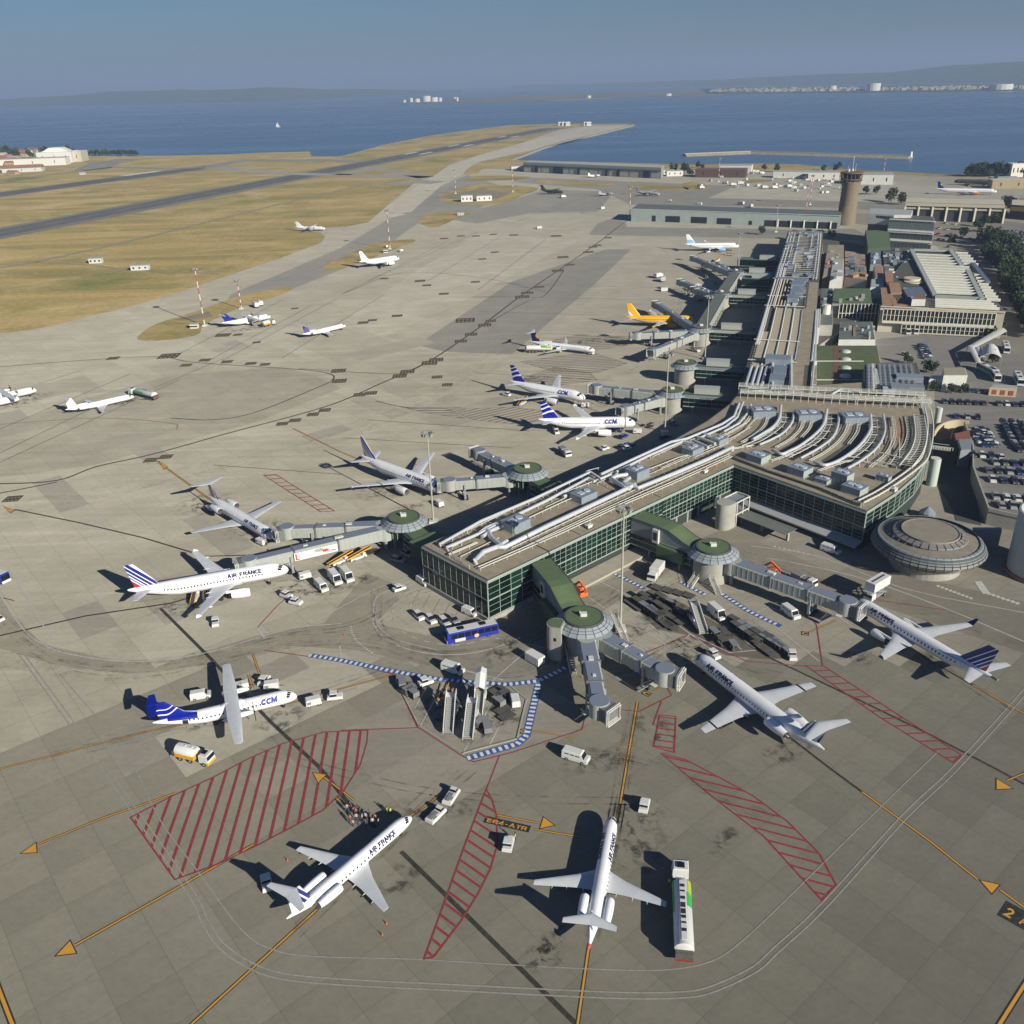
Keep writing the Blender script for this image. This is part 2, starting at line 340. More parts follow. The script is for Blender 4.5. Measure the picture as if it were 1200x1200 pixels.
# islands of dry grass on the apron
for pp in ([(513, 230), (533, 222), (560, 216), (620, 219), (630, 222), (615, 228), (587, 239), (535, 239), (518, 236)], [(491, 257), (510, 249), (552, 249), (535, 256), (512, 266), (494, 263)],
           [(378, 314), (400, 302), (440, 285), (480, 280.5), (486, 283), (468, 290), (425, 307), (396, 315)], [(162, 394), (185, 379), (235, 363), (278, 348), (333, 337), (343, 338.5), (328, 346), (283, 360), (241, 380), (232, 392), (200, 398), (168, 399)],
           [(543, 203), (563, 190), (600, 189), (601, 197), (567, 198), (560, 203)], [(630, 211), (714, 215), (710, 218), (640, 215)], [(740, 216), (800, 219), (800, 223), (745, 222)], [(925, 208), (1000, 207), (985, 200), (930, 199)],
           [(832, 221), (866, 216), (905, 212), (880, 210), (868, 215)], [(800, 215), (820, 213), (830, 221), (805, 222)], [(545, 211), (563, 206), (620, 207), (600, 211)]):
    q = [tuple(p) for p in smooth_path([(v.x, v.y) for v in g2(*pp)], 5, True)]
    MB().sheet(q, .05).build('grass_island', grass_m, kind='structure')
zone('bare_earth', [(200, 375), (245, 365), (250, 371), (215, 376)], .06, mat('bare_earth', (.27, .23, .16), 1, noise=.15, scale=.1))
zone('bare_earth', [(505, 232), (560, 222), (600, 226), (580, 234), (545, 234)], .06, MT['bare_earth'])
# paving bays relaid at different times
tints = [concrete('relaid_concrete_%d' % i, a, b, joints=False) for i, (a, b) in enumerate((((.235, .22, .18), (.265, .248, .205)), ((.30, .28, .23), (.33, .31, .26)), ((.25, .228, .182), (.285, .262, .215)), ((.215, .2, .17), (.24, .225, .19))))]
Rp = random.Random(77); _a = radians(39.5); _U = Vector((cos(_a), sin(_a), 0)); _V = Vector((-sin(_a), cos(_a), 0))
for i in range(95):
    i0, j0 = Rp.randrange(-26, 26), Rp.randrange(12, 60); n0, n1 = Rp.choice(((1, 1), (1, 2), (2, 1), (3, 1), (1, 4), (2, 3), (5, 2)))
    q = [_U*(.6+8.4*(i0+a))+_V*(7.6*(j0+b)) for a, b in ((0, 0), (n0, 0), (n0, n1), (0, n1))]; c = (q[0]+q[2])/2
    if c.y < 118 or abs(c.x) > c.y*.62 or (c.x > 20+max(0, (c.y-250)*.25) and c.y > 215): continue
    zc[0] += .00006; MB().sheet([(p.x, p.y) for p in q], zc[0]-.0005 if 0 else zc[0]).build('paving_bay', Rp.choice(tints), apron)
# foreground slabs: each one a piece of its own, on dark joint filler
ax = radians(39.5); U = Vector((cos(ax), sin(ax), 0)); V = Vector((-sin(ax), cos(ax), 0))
LU, LV = 8.4, 7.6
from bpy_extras.object_utils import world_to_camera_view
cells = []
for i in range(-12, 22):
    for j in range(0, 22):
        c = U*(.6+LU*(i+.5))+V*(LV*(j+.5)); c.z = 0
        dx = c-Vector((0, 0, CAMH)); z_ = dx.y*_ct-dx.z*_st; yy = -(dx.y*_st+dx.z*_ct); x0 = FPX*dx.x/z_; y0 = FPX*yy/z_
        px = 600+_cr*x0+_sr*y0; py = 600-_sr*x0+_cr*y0
        if -60 < px < 1260 and 780 < py < 1270: cells.append((-py, i, j))
cells.sort(); cells = cells[:298]
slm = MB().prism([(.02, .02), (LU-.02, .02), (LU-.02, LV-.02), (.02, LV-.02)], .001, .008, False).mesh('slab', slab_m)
fm = MB(); fm2 = bpy.data.meshes
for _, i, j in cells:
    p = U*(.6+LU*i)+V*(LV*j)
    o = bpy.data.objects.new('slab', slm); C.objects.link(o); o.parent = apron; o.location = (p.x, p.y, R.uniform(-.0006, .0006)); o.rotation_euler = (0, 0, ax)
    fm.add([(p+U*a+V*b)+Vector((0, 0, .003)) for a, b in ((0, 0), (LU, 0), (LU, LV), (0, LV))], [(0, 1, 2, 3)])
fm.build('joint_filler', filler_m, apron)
# ---------------------------------------------------------------- painted markings
def clip(poly, n, d):
    """the part of a polygon with n.p <= d"""
    out = []
    for i, p in enumerate(poly):
        q = poly[(i+1) % len(poly)]; a = n.dot(p)-d; b = n.dot(q)-d
        if a <= 0: out.append(p)
        if a*b < 0: out.append(p+(q-p)*(a/(a-b)))
    return out
MZ = [.040]
def mz(): MZ[0] += .00003; return MZ[0]
def v2(pp): return [Vector((p.x, p.y)) for p in g2(*pp)]
def line(name, pp, wd, m, sm=0, parent=apron, dash=None, pair=0):
    q = v2(pp)
    if sm: q = smooth_path(q, sm)
    b = MB(); z = mz()
    if dash:
        L = resample(q, dash/2)
        for a, c in list(zip(L, L[1:]))[::2]: b.strip([a, c], wd, z)
    elif pair:
        for s in (-pair/2, pair/2):
            off = []
            for i, p in enumerate(q):
                t = ((q[min(i+1, len(q)-1)]-q[max(i-1, 0)]).normalized()); off.append(p+Vector((-t.y, t.x))*s)
            b.strip(off, wd, z)
    else: b.strip(q, wd, z)
    return b.build(name, m, parent)
def lead(pp, sm=0, wd=.55, y=True, m=None):
    q = v2(pp)
    if sm: q = smooth_path(q, sm)
    o = MB().strip(q, wd, mz()).build('lead_in_line', m or blk_m, apron)
    if y: MB().strip(q, wd*.5, mz()+.003).build('yellow_stripe', yel_m, o)
    return o
def hatch(pp, d0, d1, step, wd, m=red_m, sm=False, border=.28, name='hatched_zone'):
    """stripes that run from d0 to d1 on the apron, inside a bordered zone"""
    q = v2(pp)
    if sm: q = smooth_path(q, 3, True)
    a, b = v2([d0, d1]); t = (b-a).normalized(); n = Vector((-t.y, t.x)); z = mz(); o = MB(); o.strip(q, border, z+.001, True); root = o.build(name, m, apron)
    lo, hi = min(n.dot(p) for p in q), max(n.dot(p) for p in q); k = lo+step*.6
    while k < hi:
        c = clip(clip(q, n, k+wd/2), -n, -(k-wd/2))
        if len(c) > 2: s = MB().add([(p.x, p.y, z) for p in c], [tuple(range(len(c)))]); s.build('stripe', m, root)
        k += step
    return root
def tri(pp, wd=.0):
    q = v2(pp); c = (q[0]+q[1]+q[2])/3; o = MB().add([(*(c+(p-c)*1.22), mz()) for p in q], [(0, 1, 2)]).build('painted_arrowhead', blk_m, apron)
    MB().add([(*p, mz()+.003) for p in q], [(0, 1, 2)]).build('yellow_fill', yel_m, o)
GLY = {'A': [((0, 0), (.36, 1), (.72, 0)), ((.14, .34), (.58, .34))], 'I': [((.1, 0), (.1, 1))], 'R': [((0, 0), (0, .93), (.4, .93), (.58, .8), (.58, .62), (.4, .48), (.05, .48)), ((.34, .46), (.64, 0))], 'F': [((0, 0), (0, .93), (.56, .93)), ((.05, .5), (.46, .5))],
       'N': [((0, 0), (0, 1), (.6, 0), (.6, 1))], 'C': [((.68, .78), (.5, .93), (.26, .93), (.06, .72), (.02, .5), (.06, .28), (.26, .07), (.5, .07), (.68, .22))], 'E': [((.56, .93), (0, .93), (0, .07), (.56, .07)), ((.05, .5), (.48, .5))], 'M': [((0, 0), (.03, 1), (.4, .25), (.77, 1), (.8, 0))],
       'T': [((0, .93), (.64, .93)), ((.32, .93), (.32, 0))], '4': [((.44, 0), (.44, 1), (0, .3), (.64, .3))], '2': [((.03, .75), (.15, .93), (.42, .93), (.56, .78), (.54, .6), (.02, .07), (.6, .07))], '-': [((.05, .45), (.4, .45))], ' ': [], 'H': [((0, 0), (0, 1)), ((.55, 0), (.55, 1)), ((.03, .5), (.5, .5))],
       'S': [((.55, .8), (.4, .93), (.15, .93), (.03, .78), (.1, .58), (.45, .42), (.53, .24), (.4, .07), (.15, .07), (0, .2))], 'B': [((0, 0), (0, .93), (.38, .93), (.5, .8), (.5, .62), (.36, .52), (.04, .52)), ((.36, .52), (.54, .4), (.54, .2), (.4, .07), (0, .07))]}
GW = {'I': .2, ' ': .4, '-': .45, 'M': .8, 'N': .6, 'A': .72, 'C': .68, 'H': .55, 'S': .55, 'B': .54}
def text_mesh(txt, size, bold=.17):
    """block capitals drawn as strokes; unit height"""
    m = MB(); x = 0.0; bold = max(bold, .14) if bold > .1 else .17
    for ch in txt:
        for st in GLY[ch]:
            q = []
            for a, b in zip(st, st[1:]):
                for i in range(3): q.append((x+a[0]+(b[0]-a[0])*i/3, a[1]+(b[1]-a[1])*i/3))
            q.append((x+st[-1][0], st[-1][1])); m.strip(q, bold, 0)
        x += GW.get(ch, .62)+.24
    return [Vector((v[0]*size, v[1]*size, 0)) for v in m.v], m.f
def plate(p0, p1, h, txt, tcol=None, tsize=None, nm='painted_ground_plate'):
    """black painted plate from p0 to p1 (its centre line, reading direction), h high, with lettering"""
    a, b = v2([p0, p1]); t = (b-a).normalized(); n = Vector((-t.y, t.x)); z = mz(); c = (a+b)/2; hw = (b-a).length/2
    o = MB().add([(*(c+t*sx*hw+n*sy*h/2), z) for sx, sy in ((-1, -1), (1, -1), (1, 1), (-1, 1))], [(0, 1, 2, 3)]).build(nm, blk_m, apron)
    if txt:
        vs, fs = text_mesh(txt, 1.0, .2)
        w = max(v.x for v in vs)-min(v.x for v in vs); hh = max(v.y for v in vs)-min(v.y for v in vs); cx = (max(v.x for v in vs)+min(v.x for v in vs))/2; cy = (max(v.y for v in vs)+min(v.y for v in vs))/2
        k = 2*hw*.88/w; kk = h*.66/hh
        MB().add([(*(c+t*(v.x-cx)*k+n*(v.y-cy)*kk), z+.004) for v in vs], fs).build('lettering', tcol or yel_m, o)
    return o
# slab-field tar seams
for pp in ([(188, 713), (247, 772), (317, 846), (375, 900), (404, 936), (440, 970)], [(470, 998), (546, 1072), (674, 1199), (700, 1230)], [(878, 756), (900, 770), (1010, 822), (1082, 857), (1165, 900), (1230, 935)], [(920, 860), (972, 900), (1010, 928)], [(1100, 780), (1140, 803)]):
    line('tar_seam', pp, .75 if pp[0][0] < 600 else .5, dk_line)
# lead-in lines
lead([(200, 1228), (225, 1200), (367, 1070), (480, 957), (516, 932)], wd=.6)
lead([(671, 1225), (677, 1200), (690, 1110), (725, 953), (747, 822)], wd=.6)
lead([(1010, 928), (1090, 986), (1146, 1031)], wd=.55); lead([(1172, 1043), (1230, 1085)], wd=.55)
lead([(0, 901), (175, 857), (348, 822), (400, 807), (478, 786)], wd=.5); lead([(0, 745), (100, 722), (200, 707), (345, 665)], wd=.6, m=dk_line, y=False)
lead([(17, 597), (90, 612), (167, 630), (240, 652), (320, 650)], wd=.55, y=False, m=dk_line); lead([(183, 540), (250, 588), (270, 600)], 0, .7); lead([(343, 502), (400, 530), (440, 546)], 0, .6)
lead([(1140, 803), (1200, 836), (1240, 858)], wd=.55); lead([(205, 930), (120, 959), (44, 990)], wd=.55); lead([(297, 990), (200, 1045), (88, 1108)], wd=.6)
lead([(415, 938), (380, 911)], wd=.5); lead([(392, 935), (440, 962)], wd=.45); lead([(580, 955), (633, 965)], wd=.45); lead([(626, 972), (680, 981)], wd=.45)
lead([(296, 766), (304, 789)], wd=.5); lead([(291, 791), (296, 806)], wd=.5); lead([(-14, 1125), (0, 1163), (15, 1202)], wd=.9); lead([(1168, 1206), (1200, 1155), (1210, 1140)], wd=.8)
lead([(622, 856), (673, 865)], wd=.35); lead([(765, 810), (800, 795)], wd=.35); lead([(948, 741), (980, 727)], wd=.4); lead([(1180, 915), (1215, 900)], wd=.45)
lead([(0, 700), (17, 704)], wd=.3, y=False)
TC = [(-40, 566), (0, 567), (67, 563), (113, 547), (180, 532), (270, 507), (353, 485), (400, 470), (445, 450), (500, 425), (560, 385), (610, 347), (660, 313), (700, 285), (730, 262), (760, 243)]
lead(TC, 5, .8, y=False, m=dk_line); lead([(-40, 584), (0, 578), (67, 565)], 3, .7, y=False, m=dk_line)
lead([(560, 385), (620, 352), (640, 345), (660, 318)], 3, .5, m=dk_line, y=False); lead([(-20, 499), (113, 490), (200, 496), (207, 503)], 4, .5, m=dk_line)
for a, b in [((0, 503), (153, 438)), ((0, 531), (105, 480)), ((0, 542), (210, 445)), ((45, 450), (95, 434)), ((180, 455), (262, 420)), ((200, 420), (330, 352)), ((240, 425), (365, 358)), ((330, 420), (450, 345)), ((260, 423), (395, 350)), ((320, 330), (420, 300)),
             ((430, 330), (560, 272)), ((400, 345), (520, 285)), ((500, 330), (590, 275)), ((560, 340), (640, 280)), ((640, 250), (700, 224)), ((600, 262), (660, 238))]: line('stand_line', [a, b], .34, dk_line)
line('taxi_curve_line', [(200, 490), (250, 492), (300, 483), (370, 455), (390, 445), (386, 438), (350, 433), (230, 425), (180, 418), (60, 425), (-20, 432)], .6, dk_line, 5)
line('taxi_curve_line', [(500, 425), (470, 437), (430, 437), (350, 432)], .5, dk_line, 4); line('taxi_curve_line', [(440, 470), (480, 478), (540, 478)], .5, dk_line, 3)
line('taxi_curve_line', [(640, 342), (560, 325), (470, 320), (400, 345)], .5, dk_line, 4)
for y0, x0, y1, x1 in ((347, 545, 352, 790), (365, 560, 372, 780), (390, 620, 396, 770), (437, 555, 446, 720), (492, 430, 505, 620), (513, 400, 525, 600), (332, 580, 338, 800), (545, 250, 556, 400)): line('cross_seam', [(x0, y0), (x1, y1)], .3, dk_line)
# stand numbers painted on dark plates
PL = [(175, 541, 14), (193, 537, 14), (12, 587, 18), (330, 498, 13), (345, 494, 13), (366, 487, 13), (380, 482, 13), (196, 419, 22), (131, 421, 13), (217, 429, 12), (239, 423, 12), (265, 425, 12), (293, 427, 12), (310, 428, 11), (260, 394, 16), (278, 393, 10),
      (396, 436, 16), (397, 448, 16), (421, 464, 14), (434, 462, 14), (468, 442, 16), (477, 437, 16), (503, 427, 18), (511, 423, 16), (524, 452, 12), (512, 443, 12), (540, 401, 14), (552, 393, 14), (568, 382, 15), (575, 377, 12), (545, 377, 22),
      (612, 349, 16), (618, 344, 14), (632, 337, 12), (654, 318, 14), (668, 311, 11), (690, 296, 12), (695, 290, 10), (700, 288, 10), (660, 302, 13), (565, 304, 9), (580, 296, 9), (520, 280, 9), (540, 277, 9), (558, 277, 9), (578, 275, 8), (602, 276, 10), (652, 277, 12), (713, 279, 9),
      (425, 379, 12), (436, 376, 10), (465, 371, 12), (492, 330, 12), (500, 335, 10), (520, 345, 11), (450, 327, 9), (557, 331, 10), (300, 402, 9), (345, 362, 8)]
for x, y, wpx in PL:
    q = G(x, y); q2 = G(x+wpx, y); L = (q2-q).length; hh = L*.42; z = mz()
    m = MB().add([(q.x-L/2+sx*L, q.y-hh/2+sy*hh*2.2+sx*L*.1, z) for sx, sy in ((0, 0), (1, 0), (1, 1), (0, 1))], [(0, 1, 2, 3)]); o = m.build('painted_number_plate', mat('dark_paint', (.065, .058, .045), .9), apron)
    m = MB()
    for i in range(4):
        for j in range(2): xx = q.x-L/2+L*(.1+.22*i); yy = q.y-hh/2+hh*(.3+.95*j)+.1*L*i/4; m.add([(xx, yy, z+.004), (xx+L*.13, yy, z+.004), (xx+L*.13, yy+hh*.5, z+.004), (xx, yy+hh*.5, z+.004)], [(0, 1, 2, 3)])
    m.build('worn_figures', mat('worn_tan_paint', (.3, .22, .1), .9), o)
for pp in ([(25, 1000), (42, 988), (43, 999)], [(66, 1120), (82, 1103), (89, 1117)], [(367, 906), (382, 908), (373, 917)], [(649, 967), (637, 958), (633, 971)], [(1149, 1032), (1171, 1037), (1162, 1047)], [(1186, 924), (1168, 913), (1168, 925)], [(303, 799), (296, 792), (309, 791)], [(17, 598), (5, 594), (12, 601)], [(196, 547), (187, 541), (192, 550)]): tri(pp)
plate((568, 960), (621, 972), 1.55, 'ER4-ATR'); plate((1174, 1064), (1232, 1096), 3.6, '2 ATR'); plate((609, 857), (618, 857), 1.4, 'C'); plate((753, 811), (762, 815), 1.4, 'C'); plate((939, 742), (948, 743), 1.5, 'C')
for y in (871, 879, 884, 892): lead([(722, y), (736, y+1.5), (743, y+2)], wd=.3)
# red hatching
hatch([(153, 958), (205, 1031), (255, 1013), (305, 989), (345, 968), (378, 950), (402, 928), (422, 897), (430, 870), (431, 856), (380, 858), (330, 872), (290, 890), (250, 911), (200, 934)], (278, 905), (247, 1010), 2.15, .5)
hatch([(570, 925), (577, 938), (582, 956), (583, 990), (575, 1018), (560, 1048), (540, 1080), (508, 1122), (497, 1124), (520, 1060), (545, 990), (566, 935)], (546, 993), (580, 1016), 1.9, .42)
hatch([(775, 883), (803, 890), (850, 915), (883, 933), (923, 963), (960, 1000), (980, 1037), (963, 1055), (895, 980), (830, 930)], (850, 948), (925, 967), 2.0, .42)
hatch([(773, 838), (792, 840), (790, 882), (766, 875)], (770, 850), (792, 853), 1.75, .35); hatch([(944, 780), (966, 781), (1050, 836), (1127, 885), (1117, 894), (1030, 840)], (975, 790), (1000, 789), 2.3, .36)
hatch([(309, 557), (323, 556), (392, 599), (376, 600)], (330, 567), (345, 566), 3.2, .45); hatch([(525, 480), (600, 477), (640, 482), (655, 491), (600, 497), (555, 492)], (560, 497), (640, 478), 2.4, .8, red_f)
hatch([(610, 424), (690, 412), (735, 426), (700, 437), (650, 436)], (610, 430), (735, 424), 2.6, .9, red_f); hatch([(640, 400), (680, 392), (745, 396), (740, 404), (690, 412)], (640, 402), (745, 398), 3, 1.2, red_f)
hatch([(600, 448), (650, 430), (690, 436), (700, 446), (650, 452)], (600, 446), (700, 442), 2.4, .8, red_f); hatch([(520, 478), (470, 477), (500, 484), (545, 491)], (470, 480), (540, 480), 2.6, .8, red_f)
for pp in ([(309, 762), (400, 775), (460, 790), (489, 852), (540, 885), (555, 893), (600, 882), (682, 855), (685, 842)], [(400, 856), (489, 853)], [(585, 886), (570, 925)], [(720, 831), (749, 834), (787, 815), (782, 806)], [(775, 822), (765, 850)], [(760, 771), (757, 765), (807, 744), (855, 766), (875, 775), (944, 781)], [(777, 754), (790, 763)],
           [(952, 725), (957, 733), (964, 781)], [(345, 693), (325, 710), (302, 735)], [(665, 632), (700, 655)], [(1020, 702), (1108, 715)], [(233, 695), (245, 683)], [(350, 642), (330, 648)]): line('red_boundary_line', pp, .26, red_m)
# worn white lines
for pp, pr in (([(24, 765), (100, 870), (213, 1030), (240, 1080), (258, 1107), (290, 1130), (330, 1144), (400, 1151), (520, 1157), (660, 1164), (740, 1167), (800, 1166), (833, 1160), (883, 1137), (910, 1113), (967, 1060), (1060, 957), (1120, 900), (1200, 812), (1240, 765)], 1.0),): line('stand_edge_line', pp, .24, worn_m, 4, pair=pr*.9)
for pp, wd, sm in (([(70, 790), (145, 880), (187, 960), (233, 1023), (283, 1090), (320, 1113), (367, 1121), (480, 1124), (600, 1131), (700, 1136), (777, 1137), (833, 1127), (873, 1100), (933, 1043), (1007, 970), (1100, 880)], .22, 4), ([(-20, 660), (0, 697), (27, 737), (50, 755), (83, 767), (142, 775), (200, 773), (262, 760), (307, 746), (350, 735), (400, 731)], .25, 4),
                   ([(62, 777), (93, 783), (150, 788), (200, 785), (275, 770), (312, 760), (350, 755), (400, 757), (450, 772), (487, 780)], .22, 4), ([(437, 730), (450, 747), (475, 760), (512, 767), (550, 766), (587, 757), (610, 747)], .25, 4), ([(485, 684), (457, 692), (440, 702), (437, 730)], .25, 4), ([(500, 688), (466, 697), (445, 708), (441, 728), (460, 748), (512, 762)], .12, 4),
                   ([(502, 694), (485, 702), (480, 715), (487, 727), (507, 740)], .2, 4), ([(9, 665), (50, 732), (62, 750)], .2, 0), ([(900, 654), (1000, 675), (1100, 710), (1200, 752)], .25, 3), ([(880, 640), (960, 652), (1060, 690), (1200, 718)], .2, 3), ([(860, 660), (930, 690), (1000, 735)], .2, 0), ([(835, 690), (900, 728), (960, 775)], .2, 0),
                   ([(738, 715), (785, 750)], .25, 0), ([(788, 762), (809, 743), (855, 765), (886, 762)], .2, 0), ([(740, 700), (700, 680)], .2, 0), ([(722, 793), (746, 810), (757, 802)], .2, 0), ([(887, 718), (901, 711), (913, 716), (931, 730)], .18, 0), ([(400, 775), (398, 757)], .3, 0), ([(302, 737), (310, 748)], .4, 0),
                   ([(590, 797), (545, 786), (530, 780)], .2, 3), ([(350, 738), (440, 690), (480, 676)], .2, 0), ([(800, 1030), (1100, 690)], .1, 0) if 0 else ([(575, 800), (620, 760)], .2, 0)):
    line('white_line', pp, wd*1.35 if wd != .22 else .2, road_w if wd != .22 else worn_m, sm)
line('dashed_line', [(470, 697), (461, 710), (461, 722), (466, 735), (478, 744), (500, 752), (540, 756), (580, 748), (640, 760)], .25, road_w, 3, dash=3.4)
line('dotted_line', [(411, 734), (414, 745), (424, 757), (438, 766)], .55, whi_m, 3, dash=.9)
for x in range(6): a = G(492+x*12, 693+x*4.4); b = G(477+x*12+6, 708+x*5); MB().strip([(a.x, a.y), (b.x, b.y)], .15, mz()).build('bay_line', worn_m, apron)
for x in range(7): a = G(347+x*22, 700-x*9.4); b = G(333+x*22, 690-x*9.4); MB().strip([(a.x, a.y), (b.x, b.y)], .15, mz()).build('bay_line', worn_m, apron)
# concrete kerb round the equipment pens
kerb_m = mat('kerb', (.36, .35, .31), .9, noise=.15, scale=.6)
for pp, cl in (([(464, 797), (491, 851), (542, 883), (606, 866), (617, 820), (598, 804)], False),):
    q = v2(pp); m = MB()
    for a, b in zip(q, q[1:]): d = (b-a).normalized()*.12; m.bar((*(a-d), .1), (*(b+d), .1), .3, .16)
    m.build('kerb', kerb_m, apron)
for a, b in (((486, 830), (507, 793)), ((492, 852), (520, 800)), ((543, 882), (590, 800)), ((573, 875), (600, 822)), ((484, 812), (490, 806)), ((730, 728), (690, 700)), ((700, 725), (760, 762)), ((790, 763), (740, 728)), ((843, 768), (780, 722)), ((870, 762), (836, 735)), ((885, 760), (842, 728))): line('pen_line', [a, b], .22, whi_m)
# striped walkways
def walkway(pp, wd, sm=0):
    q = v2(pp)
    if sm: q = smooth_path(q, sm)
    o = MB().strip(q, wd, mz()).build('striped_walkway', blu_m, apron); z = mz()+.003; L = resample(q, .62)
    for i in range(0, len(L)-1, 2):
        a, b = L[i], L[i+1]; t = (b-a).normalized(); n = Vector((-t.y, t.x))*wd*.36; MB().add([(*(a-n), z), (*(b-n), z), (*(b+n), z), (*(a+n), z)], [(0, 1, 2, 3)]).build('bar', wht2, o)
walkway([(362, 768), (400, 774), (457, 786), (515, 796), (575, 801), (596, 802), (632, 798)], 1.5, 2); walkway([(633, 797), (648, 790), (665, 781)], 1.5); walkway([(631, 802), (617, 862), (606, 872), (547, 889)], 1.6)
walkway([(846, 696), (875, 715), (895, 725), (915, 734)], 1.4); walkway([(707, 667), (730, 677), (755, 690)], 1.3); walkway([(797, 682), (812, 690), (827, 697)], 1.3); walkway([(717, 767), (735, 778), (752, 790)], 1.6)
# zebra dashes by the ramp
for p0, p1, n_, w_ in (((1097, 686), (1140, 702), 9, 1.0), ((1150, 693), (1195, 708), 8, 1.2), ((1146, 682), (1155, 695), 4, 2.2), ((905, 640), (950, 650), 8, .7), ((862, 585), (870, 590), 2, 1), ((560, 715), (600, 700), 6, .5)):
    for i in range(n_): c = G(p0[0]+(p1[0]-p0[0])*(i+.5)/n_, p0[1]+(p1[1]-p0[1])*(i+.5)/n_); MB().sheet([(c.x-w_*.4, c.y-w_*.5), (c.x+w_*.4, c.y-w_*.35), (c.x+w_*.45, c.y+w_*.45), (c.x-w_*.35, c.y+w_*.4)], mz()).build('painted_dash', whi_m, apron)
# oil and soot stains
k = NT('oil_stain'); n_ = k.noise(.45, 6, .7, vec=k.node('ShaderNodeNewGeometry').outputs['Position'], dist=.4); uvr = k.node('ShaderNodeTexGradient', gradient_type='SPHERICAL'); k.set(uvr.inputs[0], k.P)
tr = k.node('ShaderNodeBsdfTransparent'); mxs = k.node('ShaderNodeMixShader'); k.set(k.b.inputs['Base Color'], (.035, .033, .028)); k.b.inputs['Roughness'].default_value = .7
k.set(mxs.inputs[0], k.math('MULTIPLY', k.rng(n_, .48, .62), k.rng(uvr.outputs[0], 0, .7, 0, .62))); k.n.links.new(tr.outputs[0], mxs.inputs[1]); k.n.links.new(k.b.outputs[0], mxs.inputs[2]); k.n.links.new(mxs.outputs[0], k.n.nodes['Material Output'].inputs[0])
for px, py, rx, ry in ((740, 985, 7, 9), (745, 955, 6, 3), (510, 950, 9, 4), (330, 845, 7, 5), (255, 846, 3, 1.5), (240, 845, 6, 3), (810, 765, 9, 6), (765, 855, 5, 6), (700, 890, 8, 4), (205, 712, 8, 5), (300, 620, 10, 7), (470, 600, 12, 4), (345, 690, 9, 6), (1005, 770, 5, 4), (520, 830, 8, 8), (590, 835, 6, 7), (780, 720, 10, 7), (740, 740, 6, 4), (640, 1120, 4, 3), (850, 985, 5, 2),
                       (470, 1030, 6, 3), (925, 880, 9, 3), (1090, 770, 8, 3), (700, 470, 14, 8), (620, 445, 12, 6), (460, 570, 16, 8), (690, 400, 16, 6), (290, 385, 16, 6), (150, 470, 16, 8), (30, 470, 16, 8), (240, 590, 10, 10), (560, 860, 5, 3), (590, 760, 9, 4), (380, 690, 8, 6), (420, 680, 6, 4), (860, 740, 9, 5), (640, 1110, 5, 2)):
    c = G(px, py); m = MB().add([(cos(2*pi*i/16), sin(2*pi*i/16), 0) for i in range(16)], [tuple(range(16))]); o = m.build('oil_stain', k.m, apron)
    o.location = (c.x, c.y, mz()+.006); o.scale = (rx, ry, 1); o.rotation_euler = (0, 0, R.uniform(-.6, .6)+.5)

# tyre marks
k = NT('tyre_mark'); n_ = k.noise(.3, 5, .7, vec=k.node('ShaderNodeNewGeometry').outputs['Position']); tr = k.node('ShaderNodeBsdfTransparent'); mxs = k.node('ShaderNodeMixShader'); k.set(k.b.inputs['Base Color'], (.05, .045, .038)); k.set(mxs.inputs[0], k.rng(n_, .44, .66, 0, .2))
k.n.links.new(tr.outputs[0], mxs.inputs[1]); k.n.links.new(k.b.outputs[0], mxs.inputs[2]); k.n.links.new(mxs.outputs[0], k.n.nodes['Material Output'].inputs[0]); Rt = random.Random(8)
for pp, n in (([(0, 725), (60, 768), (150, 782), (260, 768), (340, 747), (420, 735), (480, 700), (520, 690)], 5), ([(0, 770), (150, 790), (330, 752), (430, 750), (520, 775), (600, 785), (660, 760), (740, 700), (850, 650)], 5), ([(440, 690), (445, 735), (500, 760), (580, 755), (640, 735), (720, 690)], 4), ([(870, 650), (960, 672), (1060, 705), (1200, 750)], 5), ([(660, 790), (740, 780), (800, 750), (860, 780), (940, 800)], 4),
              ([(345, 1090), (480, 960), (560, 890)], 3), ([(694, 1100), (725, 953), (745, 830)], 4), ([(950, 870), (830, 780), (780, 740)], 4), ([(60, 885), (348, 820), (470, 780)], 3), ([(1180, 830), (1010, 715), (930, 660)], 3), ([(150, 700), (340, 668), (420, 640)], 4), ([(430, 535), (520, 580), (600, 640)], 3), ([(640, 880), (760, 900), (900, 960)], 3), ([(300, 880), (520, 930), (760, 940)], 2),
              ([(590, 450), (690, 468), (760, 480)], 3), ([(560, 480), (640, 490), (750, 500)], 3), ([(560, 470), (760, 420), (800, 330)], 5), ([(0, 600), (200, 560), (480, 480), (700, 330)], 6)):
    for i in range(n):
        o_ = Rt.uniform(-1, 1)*9; q = [(x+Rt.uniform(-2, 2)+o_*.4, y+o_+Rt.uniform(-1, 1)) for x, y in pp]; line('tyre_mark', q, Rt.uniform(.25, .5), k.m, 5, pair=1.6)
